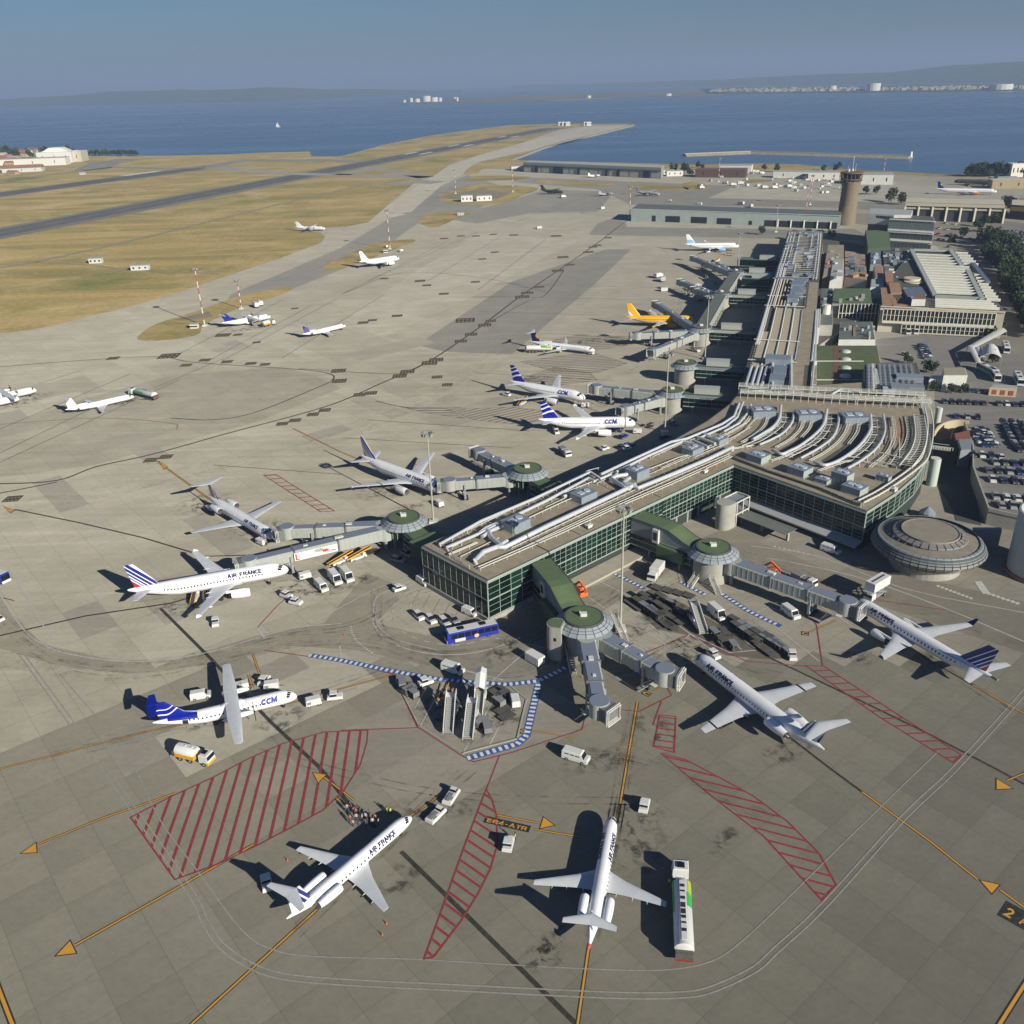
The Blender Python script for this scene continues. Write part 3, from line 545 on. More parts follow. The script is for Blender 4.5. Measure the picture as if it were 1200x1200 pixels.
# ---------------------------------------------------------------- aircraft
white = mat('aircraft_white', (.86, .86, .87), .28, noise=.04, scale=.4); wing_g = mat('wing_grey', (.60, .62, .65), .38, noise=.08, scale=.5); belly_m = mat('belly_grey', (.55, .57, .6), .35)
glass_d = mat('dark_glass', (.012, .015, .02), .12); black_r = mat('rubber', (.02, .02, .02), .85); metal_m = mat('bare_metal', (.42, .42, .43), .35, metal=.7, noise=.1, scale=2); navy = mat('navy_livery', (.008, .012, .11), .5, spec=.2); blue_l = mat('royal_blue', (.006, .016, .30), .4)
yellow_l = mat('yellow_livery', (.85, .42, .01), .35); steel = mat('grey_steel', (.32, .33, .34), .5, noise=.1, scale=1); silver = mat('silver_livery', (.5, .5, .5), .35)
def stripes(name, stops, a=0.0, s0=0.0, s1=1.0, mode='x', wave=0.0, disc=None):
    """printed bands across a fin: s = (x + z*a - s0)/(s1 - s0) in the aircraft's own space"""
    k = NT(name); sp = k.node('ShaderNodeSeparateXYZ'); k.set(sp.inputs[0], k.P)
    v = k.math('ADD', sp.outputs[0 if mode == 'x' else 2], k.math('MULTIPLY', sp.outputs[2 if mode == 'x' else 0], a))
    if wave: v = k.math('ADD', v, k.math('MULTIPLY', k.math('SINE', k.math('MULTIPLY', sp.outputs[0], 1.5)), wave))
    f = k.rng(v, s0, s1); r = k.node('ShaderNodeValToRGB'); r.color_ramp.interpolation = 'CONSTANT'; k.set(r.inputs[0], f); e = r.color_ramp.elements
    while len(e) > 1: e.remove(e[-1])
    e[0].position = stops[0][0]; e[0].color = (*stops[0][1], 1)
    for p, c in stops[1:]: q = e.new(p); q.color = (*c, 1)
    col = r.outputs[0]
    if disc:
        dx = k.math('SUBTRACT', sp.outputs[0], disc[0]); dz = k.math('SUBTRACT', sp.outputs[2], disc[1]); d = k.math('SQRT', k.math('ADD', k.math('MULTIPLY', dx, dx), k.math('MULTIPLY', dz, dz)))
        col = k.mix(k.math('LESS_THAN', d, disc[2]), col, disc[3])
    return k.done(col, .35)
W_, B_, R_ = (.8, .81, .83), (.015, .025, .22), (.55, .02, .02)
class Fus:
    def __init__(s, L, r, zc, nose, tail, up=.75, droop=.35, tr=.14, belly=0.0):
        s.L, s.r, s.zc = L, r, zc; s.st = []
        for t in (0, .015, .05, .12, .22, .36, .55, .78, 1): s.st.append((-nose*t, r*(max(0.02, 1-(1-t)**2.1))**.5 if t > 0 else .03, zc-droop*r*(1-t)**2.2))
        for t in (0.25, .5, .75): s.st.append((-(nose+(L-tail-nose)*t), r, zc))
        for t in (0, .2, .4, .6, .8, .93, 1): s.st.append((-(L-tail)-tail*t, r*(1-(1-tr)*t**1.35) if t < 1 else r*tr*.7, zc+up*r*t**1.25))
    def at(s, x):
        for (x0, r0, z0), (x1, r1, z1) in zip(s.st, s.st[1:]):
            if x1 <= x <= x0: t = (x0-x)/(x0-x1+1e-9); return r0+(r1-r0)*t, z0+(z1-z0)*t
        return (s.st[0][1:] if x > 0 else s.st[-1][1:])
    def p(s, x, a, off=0.0):
        """surface point; a = angle from the top, positive to +y"""
        r, z = s.at(x); return Vector((x, (r+off)*sin(a), z+(r+off)*cos(a)))
    def mesh(s, name, mats, parent):
        m = MB(); n = 20
        m.loft([[(x, r*sin(2*pi*j/n+pi/n), z+r*cos(2*pi*j/n+pi/n)) for j in range(n)] for x, r, z in s.st]); 
        return m.build(name, mats, parent, smooth=40)
    def patch(s, m, x0, x1, a0, a1, off=.025, na=1, nx=1):
        for i in range(nx):
            for j in range(na):
                xa, xb = x0+(x1-x0)*i/nx, x0+(x1-x0)*(i+1)/nx; aa, ab = a0+(a1-a0)*j/na, a0+(a1-a0)*(j+1)/na
                m.add([s.p(xa, aa, off), s.p(xb, aa, off), s.p(xb, ab, off), s.p(xa, ab, off)], [(0, 1, 2, 3)])
def foil(x, y, z, c, th, vert=False):
    pr = ((0, 0), (.06, .55), (.3, 1), (.65, .62), (1, .06), (1, -.06), (.65, -.45), (.3, -.7), (.06, -.45))
    if vert: return [(x-c*u, y+th/2*w_*1.15, z) for u, w_ in pr]
    return [(x-c*u, y, z+th/2*w_) for u, w_ in pr]
def surf_(secs, vert=False):
    m = MB(); m.loft([foil(*q, vert=vert) for q in secs]); return m
def titles(F, txt, x0, hgt, a0, m, parent, italic=0.0, name='titles'):
    """lettering wrapped on both flanks; x0 = end of the word nearest the nose"""
    vs, fs = text_mesh(txt, 1.0, .3 if txt == 'CCM' else .27); mnx = min(v.x for v in vs); mxx = max(v.x for v in vs); mny = min(v.y for v in vs); mxy = max(v.y for v in vs); k = hgt/(mxy-mny); W = (mxx-mnx)*k*1.12
    for sd in (1, -1):
        bm = bmesh.new(); bv = [bm.verts.new(v) for v in vs]
        for f in fs:
            try: bm.faces.new([bv[i] for i in f])
            except ValueError: pass
        for q in (.2, .4, .6, .8): bmesh.ops.bisect_plane(bm, geom=bm.verts[:]+bm.edges[:]+bm.faces[:], plane_co=(0, mny+(mxy-mny)*q, 0), plane_no=(0, 1, 0))
        for v in bm.verts:
            h = (v.co.y-(mny+mxy)/2)*k; u = (v.co.x-mnx)*k*1.12+italic*h
            x = x0-u if sd > 0 else x0-W+u
            v.co = F.p(x, sd*(a0-h/F.r), .035)
        me = bpy.data.meshes.new(name); bm.to_mesh(me); bm.free(); me.materials.append(m); link(bpy.data.objects.new(name, me), parent)
def gear(root, x, z, wheels, r, y=0.0, tw=.5):
    m = MB(); m.cyl(x, y, r, z, .13, n=8); o = m.build('landing_gear', steel, root); m = MB()
    for sy in (-tw/2, tw/2): m.loft([[(x+r*cos(t*pi/5), y+sy+q, r+r*sin(t*pi/5)) for t in range(10)] for q in (-.16, .16)])
    m.build('wheels', black_r, o)
def nacelle(root, x, y, z, L, r, mt, lip=metal_m, dark=True):
    """engine; x = intake face"""
    m = MB(); n = 14
    pr = ((0, .86), (-.04, .95), (-.12, 1.0), (-.4, 1.02), (-.7, .93), (-1, .72))
    m.loft([[(x+L*u, y+r*w_*cos(2*pi*j/n), z+r*w_*sin(2*pi*j/n)) for j in range(n)] for u, w_ in pr], cap=False)
    o = m.build('engine', mt, root, smooth=True)
    m = MB(); m.loft([[(x+L*u, y+r*w_*cos(2*pi*j/n), z+r*w_*sin(2*pi*j/n)) for j in range(n)] for u, w_ in ((0, .86), (-.03, .8), (-.2, .74))], cap=False); m.build('intake_lip', lip, o, smooth=True)
    m = MB(); m.add([(x-L*.2, y+r*.76*cos(2*pi*j/n), z+r*.76*sin(2*pi*j/n)) for j in range(n)], [tuple(range(n))]); m.add([(x-L*.17, y+.2*r*cos(2*pi*j/n), z+.2*r*sin(2*pi*j/n)) for j in range(n)]+[(x-L*.05, y, z)], [(j, (j+1) % n, n) for j in range(n)]); m.build('fan', mat('fan_dark', (.05, .05, .055), .5), o)
    m = MB(); m.loft([[(x-L*u, y+r*w_*cos(2*pi*j/n), z+r*w_*sin(2*pi*j/n)) for j in range(n)] for u, w_ in ((.97, .7), (1.0, .45), (1.14, .3))]); m.build('exhaust', mat('exhaust_metal', (.1, .095, .09), .4, metal=.6), o, smooth=True)
    return o
def windows(F, root, x0, x1, step, a, w, h, gaps=(), sides=(1, -1)):
    m = MB()
    for sd in sides:
        x = x0
        while x > x1:
            if not any(g0 > x > g1 for g0, g1 in gaps): F.patch(m, x, x-w, sd*(a-h/2/F.r), sd*(a+h/2/F.r), .02)
            x -= step
    m.build('cabin_windows', glass_d, root, kind='stuff')
def cockpit(F, root, x0, x1, a0=.12, a1=1.25, n=3):
    for sd in (1, -1):
        for i in range(n):
            m = MB(); q0 = a0+(a1-a0)*(i+.06)/n; q1 = a0+(a1-a0)*(i+.94)/n; sh = .28*i
            F.patch(m, x0-sh*abs(x1-x0), x1-sh*abs(x1-x0)*1.1, sd*q0, sd*q1, .02, 2, 2); m.build('cockpit_window', glass_d, root)
def doors(F, root, xs, a=1.15, col=None):
    m = MB()
    for x in xs:
        for sd in (1, -1):
            for (xa, xb, aa, ab) in ((x, x-.05, a-.45, a+.45), (x-.85, x-.9, a-.45, a+.45), (x, x-.9, a-.47, a-.44), (x, x-.9, a+.44, a+.47)): F.patch(m, xa, xb, sd*aa, sd*ab, .02, 3)
    m.build('door_outlines', col or mat('door_line', (.2, .22, .28), .5), root, kind='stuff')
def airbus(root, kind, fin_m, title=None, tcol=None, body=white, wingm=wing_g, L=37.57, low=None, engm=None, tt=None):
    F = Fus(L, 1.98, 3.75, 5.2, 11.5, .72, .3); F.mesh('fuselage', body, root)
    xr = -L*.325
    bl = MB(); bl.loft([[(xr+2-u*10.5, 1.5*k_*sin(2*pi*j/10), 2.25+.75*k_*cos(2*pi*j/10)) for j in range(10)] for u, k_ in ((0, .3), (.15, .9), (.4, 1.15), (.7, 1.1), (1, .4))]); bl.build('belly_fairing', belly_m if body == white else body, root, smooth=True)
    for sd in (1, -1):
        surf_([(xr+1.2, sd*1.2, 2.75, 7.2, .8), (xr-1.4, sd*3.4, 2.95, 5.6, .65), (xr-3.4, sd*6.4, 3.25, 3.85, .45), (xr-8.9, sd*16.3, 4.25, 1.7, .2), (xr-9.2, sd*16.9, 4.3, 1.3, .12)]).build('wing', wingm, root, smooth=50)
        m = MB()
        m.loft([[(xr-8.7-u*1.5, sd*16.95+v, 4.3+w_) for u, w_ in ((.1, -.05), (.6, .45), (1, .45), (1, -.4), (.7, -.4))] for v in (-.05, .05)]); m.build('wingtip_fence', body, root)
        for yy, cc in ((4.6, 1.0), (7.5, .8), (10.3, .7), (13, .6)):
            m = MB(); t = (yy-3.4)/13.; x_ = xr-1.4-5.6*(1-t)-7.4*t-.6+1.6; m.loft([[(x_+u*cc*1.7, sd*yy+.17*w_*cos(q*pi/3), 2.75+.095*yy-.12+.2*w_*sin(q*pi/3)) for q in range(6)] for u, w_ in ((.9, .2), (.2, 1), (-.6, .9), (-1.1, .15))]); m.build('flap_fairing', wingm, root)
        surf_([(-L+5.9, sd*.5, 4.7, 3.9, .4), (-L+2.6, sd*6.1, 5.3, 1.5, .15)]).build('tailplane', wingm, root, smooth=50)
        nacelle(root, xr+2.2, sd*5.75, 1.95, 4.4, 1.12, engm or body); m = MB(); m.bar((xr+1.2, sd*5.75, 2.9), (xr-3.4, sd*5.75, 3.0), .35, .6); m.build('pylon', body, root)
        gear(root, xr-4.7, 2.5, 2, .55, sd*3.6, .9)
    fn = surf_([(-L+8.6, 0, 5.0, 6.6, .55), (-L+7.2, 0, 5.7, 5.6, .5), (-L+2.4, 0, 11.75, 2.1, .25)], True).build('fin', fin_m, root, smooth=50)
    gear(root, -5.1, 2.4, 2, .38, 0, .4); windows(F, root, -6.4, -L+7.8, .76, 1.38, .3, .42, ((-L*.33, -L*.33-.8),)); cockpit(F, root, -1.25, -2.15); doors(F, root, (-4.9, -L+7.4), 1.25)
    if title: titles(F, title, tt or -6.6, 1.5 if len(title) > 4 else 1.9, .92 if len(title) > 4 else 1.0, tcol or navy, root, .15 if title == 'CCM' else 0)
    return F
def rear_jet(root, fin_m, L, r, zc, span, nose, tail, eng, title=None, body=white, wingm=wing_g, th=8.0, wx=.42, sweep=.42, chord=5.2, tip=1.3, winglet=False, tspan=9.5, tcol=None, lowz=1.5, tscale=1):
    F = Fus(L, r, zc, nose, tail, .55, .3, .1); F.mesh('fuselage', body, root); xr = -L*wx; hs = span/2
    m = MB(); m.loft([[(xr+1.2-u*chord*1.5, r*.85*k_*sin(2*pi*j/10), lowz+.1+.5*k_*cos(2*pi*j/10)) for j in range(10)] for u, k_ in ((0, .3), (.2, 1), (.75, 1), (1, .3))]); m.build('belly_fairing', belly_m, root, smooth=True)
    for sd in (1, -1):
        surf_([(xr+.8, sd*r*.4, lowz, chord*1.2, .6), (xr, sd*r, lowz+.05, chord, .52), (xr-hs*.36*sweep*1.05, sd*hs*.38, lowz+.05+hs*.018, chord*.66, .38), (xr-hs*sweep*1.02, sd*hs, lowz+hs*.055, tip, .14)]).build('wing', wingm, root, smooth=50)
        if winglet: surf_([(xr-hs*sweep*1.02, sd*hs, lowz+hs*.055, tip, .12), (xr-hs*sweep*1.02-.9, sd*(hs+.35), lowz+hs*.055+1.2, .5, .06)]).build('winglet', wingm, root)
        n_ = nacelle(root, -L+eng[0], sd*(r+eng[2]*1.02), zc+eng[3], eng[1], eng[2], body, metal_m)
        m = MB(); m.loft([foil(-L+eng[0]-eng[1]*.25, sd*r*.6, zc+eng[3], eng[1]*.6, .4), foil(-L+eng[0]-eng[1]*.25, sd*(r+eng[2]*.4), zc+eng[3], eng[1]*.55, .35)]); m.build('pylon', body, root)
        surf_([(-L+2.6, 0, th, tspan*.28, .3), (-L+2.6-tspan*.22, sd*tspan/2, th+.12, tspan*.12, .1)]).build('tailplane', wingm, root, smooth=50)
        gear(root, xr-chord*.75, lowz, 2, .42, sd*span*.1, .6)
        for t in (.25, .5, .72):
            m = MB(); yy = hs*t; x_ = xr-hs*t*sweep-chord*(1-t*.75)+.5; m.loft([[(x_+u*1.1, sd*yy+.12*w_*cos(q*pi/3), lowz+.055*yy-.08+.15*w_*sin(q*pi/3)) for q in range(6)] for u, w_ in ((1, .2), (0, 1), (-.8, .2))]); m.build('flap_fairing', wingm, root)
    surf_([(-L+tail*.62, 0, zc+r*.8, tail*.48, .42), (-L+3.1, 0, th, tspan*.32, .3)], True).build('fin', fin_m, root, smooth=50)
    gear(root, -nose*.75, zc-r+.5, 2, .3, 0, .35); windows(F, root, -nose-1.2*tscale, -L+tail*1.0, .8, 1.32, .26, .36); cockpit(F, root, -nose*.26, -nose*.44, .1, 1.2); doors(F, root, (-nose*.85,), 1.2)
    if title: titles(F, title, -nose-.8, 1.05*tscale, .86, tcol or navy, root)
    return F
def turboprop(root, fin_m, L=27.17, span=27.05, title=None, body=white, wingm=wing_g, tcol=None):
    F = Fus(L, 1.43, 2.35, 3.6, 9.5, .8, .35, .12); F.mesh('fuselage', body, root); zw = 3.95
    m = MB(); m.loft([[(-9.7-u*5.4, .95*k_*sin(2*pi*j/10), 3.6+.45*k_*cos(2*pi*j/10)) for j in range(10)] for u, k_ in ((0, .2), (.2, 1), (.7, 1), (1, .2))]); m.build('wing_fairing', body, root, smooth=True)
    for sd in (1, -1):
        surf_([(-11.1, 0, zw, 2.6, .4), (-11.1, sd*5, zw, 2.6, .4), (-11.5, sd*span/2*.97, zw+.2, 1.6, .2), (-11.8, sd*span/2, zw+.2, 1.0, .08)]).build('wing', wingm, root, smooth=50)
        m = MB(); m.loft([[(-8.7-u*5.2, sd*4.05+.52*k_*sin(2*pi*j/10), 3.45+.55*k_*cos(2*pi*j/10)) for j in range(10)] for u, k_ in ((0, .35), (.08, .7), (.3, 1), (.7, .9), (1, .2))]); e = m.build('engine', body, root, smooth=True)
        m = MB(); m.loft([[(-8.35-u*.4, sd*4.05+.22*k_*sin(2*pi*j/8), 3.45+.22*k_*cos(2*pi*j/8)) for j in range(8)] for u, k_ in ((0, .1), (.5, .8), (1, 1))]); m.build('spinner', black_r, e)
        for b in range(6):
            t = b*pi/3+.3; d = Vector((0, cos(t), sin(t))); n = Vector((0, -sin(t), cos(t))); c = Vector((-8.6, sd*4.05, 3.45)); m = MB(); m.loft([[c+d*q+n*(w_*.5)+Vector((.06, 0, 0)), c+d*q-n*(w_*.5)-Vector((.06, 0, 0)), c+d*q-n*(w_*.5)-Vector((.1, 0, 0)), c+d*q+n*w_*.5] for q, w_ in ((.2, .18), (1.1, .32), (1.95, .2))]); m.build('propeller_blade', black_r, e)
        surf_([(-L+1.6, 0, 7.35, 2.1, .25), (-L+1.1, sd*3.65, 7.35, 1.2, .12)]).build('tailplane', blue_l if title else wingm, root, smooth=50)
        gear(root, -12.4, 1.3, 2, .42, sd*2.0, .4); m = MB(); m.loft([[(-10.8-u*4, sd*(1.35+.1)+.75*k_*sin(2*pi*j/8), 1.2+.5*k_*cos(2*pi*j/8)) for j in range(8)] for u, k_ in ((0, .1), (.3, 1), (.7, 1), (1, .1))]); m.build('gear_fairing', body, root, smooth=True)
    surf_([(-L+10.2, 0, 3.3, 8.9, .3), (-L+6.0, 0, 4.5, 4.7, .38), (-L+2.9, 0, 7.6, 3.1, .25)], True).build('fin', fin_m, root, smooth=50)
    gear(root, -2.9, 1.6, 2, .28, 0, .3); windows(F, root, -4.8, -L+6.5, .78, 1.28, .28, .36); cockpit(F, root, -1.1, -1.75, .12, 1.2); doors(F, root, (-3.6, -L+6.3), 1.25)
    if title: titles(F, title, -3.9, 1.4, .95, tcol or blue_l, root, .15)
    return F
def af_fin(nm, x0, x1, a):
    return stripes(nm, [(0, B_), (.02, W_), (.10, R_), (.30, W_), (.36, B_), (.41, W_), (.47, B_), (.55, W_), (.60, B_), (.72, W_), (.77, B_), (.93, W_)], a, x0, x1)
def ccm_fin(nm, z0, z1): return stripes(nm, [(0, (.006, .012, .28)), (.42, W_), (.5, (.006, .012, .28)), (.66, W_), (.73, (.006, .012, .28)), (.86, W_), (.90, (.006, .012, .28))], -.3, z0, z1, 'z', .12)
fin_a320 = af_fin('airbus_fin_stripes', -37.57+1.2+5.3, -37.57+7.9+5.5, .98)
def place(name, label, cat, nose, tail, zn, zt, flip=None, hdg=None, group=None):
    a, b = G(*nose, zn), G(*tail, zt); d = a-b; h = atan2(d.y, d.x) if hdg is None else radians(hdg)
    return thing(name, label, cat, (a.x, a.y, .05), h, group)
r = place('passenger_jet', 'x', 'airliner', (338, 666), (152, 690), 3.5, 5.5); r['label'] = 'white twin-engine jet with striped tail parked below the jet bridge with red white advert'
airbus(r, 0, fin_a320, 'AIR FRANCE')
r = place('passenger_jet', 'white twin-engine jet behind the tall light mast, bridge at its nose, seen from its right', 'airliner', (520, 576), (428, 536), 3, 5)
airbus(r, 0, fin_a320, 'AIR FRANCE')
cf = ccm_fin('island_fin_bands', 13.2, 21.3)
r = place('passenger_jet', 'nearer of two white jets with blue banded tails, dark hose round its nose', 'airliner', (744.7, 495.5), (632, 489), 3.5, 5.5, hdg=-3); r2 = r
F = airbus(r, 0, cf, 'CCM', blue_l, L=33.84)
m = MB(); F.patch(m, -3.55, -3.85, -2.4, 2.4, .03, 16); m.build('nose_band', navy, r)
r = place('passenger_jet', 'farther of two white jets with blue banded tails, truck under its left wing', 'airliner', (685.7, 466), (602, 444.5), 3.5, 5.5, hdg=-33)
airbus(r, 0, cf, 'CCM', blue_l, L=33.84)
fin_f = af_fin('regional_fin_stripes', -35.53+4.0, -35.53+11.5, .55)
r = place('passenger_jet', 'white rear-engine jet with high tail and blue titles, facing the baggage cart park', 'airliner', (815, 769), (945, 865), 2.5, 3.5, hdg=118)
F = rear_jet(r, fin_f, 35.53, 1.65, 2.75, 28.08, 4.3, 9.5, (11.6, 5.0, .95, .45), 'AIR FRANCE', th=8.1, wx=.40, sweep=.30, chord=5.6, tip=1.7, tspan=10.0, tscale=1.35)
m = MB()
for sd in (1, -1): m.loft([foil(-35.53*.4-14.04*.30*.79, sd*11.0, 2.17, 2.75, .27), foil(-35.53*.4-14.04*.30*.81, sd*11.35, 2.19, 2.7, .27)])
m.build('wing_band', black_r, r)
r = place('passenger_jet', 'white rear-engine jet with high tail at the bridge behind the long advert bridge', 'airliner', (319, 629), (250, 583), 2.5, 4)
rear_jet(r, fin_f, 35.53, 1.65, 2.75, 28.08, 4.3, 9.5, (11.6, 5.0, .95, .45), 'AIR FRANCE', th=8.1, wx=.40, sweep=.30, chord=5.6, tip=1.7, tspan=10.0, tscale=1.3)
fin_e = stripes('small_fin_stripes', [(0, W_), (.30, B_), (.42, W_), (.5, B_), (.66, W_), (.74, B_), (.9, W_)], .6, -26.33+3.2, -26.33+7.0)
def erj(r, fin=fin_e, title='AIR FRANCE', tc=None): return rear_jet(r, fin, 26.33, 1.14, 2.0, 20.04, 3.9, 7.5, (8.9, 4.3, .72, .38), title, th=6.6, wx=.42, sweep=.42, chord=4.0, tip=1.05, tspan=7.55, lowz=1.15, tscale=1.0, tcol=tc)
r = place('regional_jet', 'small white jet with queue of passengers beside its nose, front left of the apron', 'airliner', (482, 956), (334, 1076), 2, 3); erj(r)
r = place('regional_jet', 'small white jet facing away beside the long white fuel tanker', 'airliner', (718, 956), (690, 1108), 2, 3); erj(r)
m = MB(); m.lathe([(0, -.5), (.28, -.3), (.34, .2), (.1, .4)], n=8); o = m.build('tail_cone_cover', mat('red_white', (.6, .1, .06), .6), r); o.location = (-26.2, 0, 2.8); o.rotation_euler = (0, pi/2, 0)
# embraer with under-wing engines at the right-hand bridge
fin_j = stripes('e_jet_fin_stripes', [(0, R_), (.22, W_), (.27, B_), (.36, W_), (.40, B_), (.50, W_), (.54, B_), (.68, W_), (.72, B_), (.99, W_)], .95, -36.24+6.0, -36.24+13.0)
r = place('passenger_jet', 'white jet with dark blue and red tail, docked at the right-hand bridge', 'airliner', (1001, 703), (1155, 787), 3, 4.5)
L = 36.24; F = Fus(L, 1.55, 3.1, 4.6, 10.5, .7, .3); F.mesh('fuselage', white, r); xr = -L*.35
for sd in (1, -1):
    surf_([(xr+1.6, sd*.6, 2.1, 7.2, .7), (xr-.6, sd*2.4, 2.25, 5.4, .55), (xr-2.6, sd*5, 2.6, 3.6, .4), (xr-6.6, sd*13.2, 3.55, 1.6, .18)]).build('wing', wing_g, r, smooth=50)
    surf_([(xr-6.6, sd*13.2, 3.55, 1.6, .15), (xr-7.9, sd*14.2, 5.0, .6, .06)]).build('winglet', navy, r)
    surf_([(-L+5.6, sd*.4, 4.0, 3.4, .35), (-L+2.4, sd*6.0, 4.5, 1.4, .12)]).build('tailplane', wing_g, r, smooth=50)
    nacelle(r, xr+2.6, sd*4.5, 1.55, 3.8, .93, white); m = MB(); m.bar((xr+1.6, sd*4.5, 2.3), (xr-2.4, sd*4.5, 2.35), .3, .5); m.build('pylon', white, r); gear(r, xr-4, 2, 2, .45, sd*2.9, .7)
surf_([(-L+8.6, 0, 4.1, 6.4, .45), (-L+2.8, 0, 10.4, 2.3, .2)], True).build('fin', fin_j, r, smooth=50); gear(r, -4, 2, 2, .3, 0, .35)
windows(F, r, -6.4, -L+7.5, .9, 1.33, .3, .42); cockpit(F, r, -1.1, -1.9); doors(F, r, (-4.6, -L+6.9)); titles(F, 'AIR FRANCE', -5.8, 1.2, .86, navy, r)
m = MB(); F.patch(m, -24, -33.5, .78, .9, .03, 1, 10); F.patch(m, -24, -33.5, -.78, -.9, .03, 1, 10); m.build('flank_stripe', mat('pale_blue', (.25, .3, .6), .4), r)
m = MB(); m.lathe([(0, 0), (.3, .05), (.34, 1.2), (.2, 1.5)], n=10); o = m.build('tail_cone', mat('tail_grey', (.2, .2, .2), .5), r); o.location = (-L-.7, 0, 4.2); o.rotation_euler = (0, pi/2, 0)
# turboprops
fin_t = stripes('wave_fin', [(0, (.006, .016, .3)), (.40, W_), (.455, (.006, .016, .3)), (.62, W_), (.66, (.006, .016, .3))], -.25, 8.6, 14.2, 'z', .3)
r = place('turboprop_airliner', 'white high-wing propeller airliner with royal blue tail, straight pale wing, left of the equipment pens', 'airliner', (348, 815), (182, 848), 2, 3.2)
F = turboprop(r, fin_t, title='CCM'); tp0 = r
m = MB(); F.patch(m, -19.0, -24.5, .0, 1.15, .02, 4, 6); F.patch(m, -19.0, -24.5, -1.15, 0, .02, 4, 6); m.build('tail_livery', blue_l, r)
m = MB(); F.patch(m, -20.9, -21.9, -1.2, -2.1, .05, 4); m.build('open_door', mat('door_dark', (.02, .02, .02), .9), r)
fin_w = mat('plain_white_fin', (.8, .8, .82), .35); G_RA = 'small airliners parked out on the open apron'
r = place('turboprop_airliner', 'white propeller airliner with blue tail beside a yellow tanker, by the grass strip', 'airliner', (317, 371), (280, 381), 2, 3, hdg=40, group=G_RA); turboprop(r, blue_l, title=None)
r = place('turboprop_airliner', 'white high-wing propeller airliner at the left frame edge, farther of the pair there', 'airliner', (43, 457), (-15, 475), 2, 3, hdg=44, group=G_RA); turboprop(r, fin_w)
r = place('turboprop_airliner', 'white propeller airliner cut by the left frame edge, nearer of the pair there', 'airliner', (23, 467), (-35, 480), 2, 3, hdg=40, group=G_RA); turboprop(r, fin_w)
r = place('turboprop_airliner', 'lone white aircraft with upright tail standing at the edge of the dry grass', 'airliner', (381, 268), (346, 266), 2, 3, hdg=-12, group=G_RA); turboprop(r, fin_w)
r = place('regional_jet', 'small white jet alone in the left middle of the open apron', 'airliner', (405, 381), (367, 388), 2, 3, hdg=46, group=G_RA); erj(r, mat('violet_fin', (.12, .08, .3), .4), None)
r = place('regional_jet', 'small white jet with a tanker at its nose, left part of the open apron', 'airliner', (157, 464), (111, 472), 2, 3, hdg=40, group=G_RA); erj(r, white, None)
fin_k = stripes('crane_fin', [(0, (.01, .015, .1)), (.99, (.01, .015, .1))], 0, -40, 10, 'x', 0, (-28.5, 6.1, 1.05, (.75, .25, .01)))
r = place('regional_jet', 'small white jet with dark blue tail and orange disc, tanker behind it', 'airliner', (697, 410), (640, 399), 2.5, 3.5, hdg=-28)
F = rear_jet(r, fin_k, 32.5, 1.35, 2.4, 23.2, 4.3, 8.5, (10.5, 4.4, .85, .4), None, th=7.6, wx=.42, sweep=.42, chord=4.6, tip=1.2, tspan=8.5, winglet=True, lowz=1.4)
yf = stripes('yellow_fin_bands', [(0, (.85, .42, .01)), (.35, (.5, .5, .5)), (.45, W_), (.55, (.85, .42, .01))], 1.0, -37+8, -37+17)
r = place('cargo_jet', 'bright yellow jet with silver sweep, half inside the shade of the pier', 'airliner', (813, 376), (744, 372), 3, 5, hdg=-6); F = airbus(r, 0, yf, None, body=yellow_l, L=33.4, engm=yellow_l)
m = MB()
for sd in (1, -1): F.patch(m, -6, -33, sd*1.75, sd*2.2, .03, 2, 16)
m.build('silver_sweep', silver, r)
pf = stripes('pale_blue_fin', [(0, (.3, .5, .75)), (.5, W_)], .0, 5.0, 11, 'z')
r = place('passenger_jet', 'white jet with pale blue tail base at the far end of the pier', 'airliner', (866, 289), (810, 289), 3, 5, hdg=-6); airbus(r, 0, pf, None, L=37.57, engm=mat('pale_blue_engine', (.3, .5, .8), .4))
r = place('regional_jet', 'white jet with tricolour tail in front of the brown grass island, mid distance', 'airliner', (468, 305), (432, 310), 2, 3, hdg=38, group=G_RA); airbus(r, 0, fin_a320, None, L=31.4)
nf = stripes('navy_fin_disc', [(0, (.012, .02, .16)), (.99, (.012, .02, .16))], 0, -60, 10, 'x', 0, (-49.5, 9.2, 1.0, (.6, .5, .12)))
r = place('passenger_jet', 'long white jet with navy tail and orange engines on the far right apron', 'airliner', (1168, 225), (1111, 220), 3, 5, hdg=-24); airbus(r, 0, nf, None, L=54, engm=mat('orange_engine', (.7, .25, .02), .4))
r = place('parked_transport_aircraft', 'drab olive aircraft parked behind the long white jet with navy tail', 'aircraft', (1118, 213), (1147, 212), 3, 3, hdg=150); airbus(r, 0, mat('olive', (.06, .06, .045), .7), None, L=42, body=MT['olive'], wingm=MT['olive'])
G_SM = 'small propeller aircraft on the distant apron'
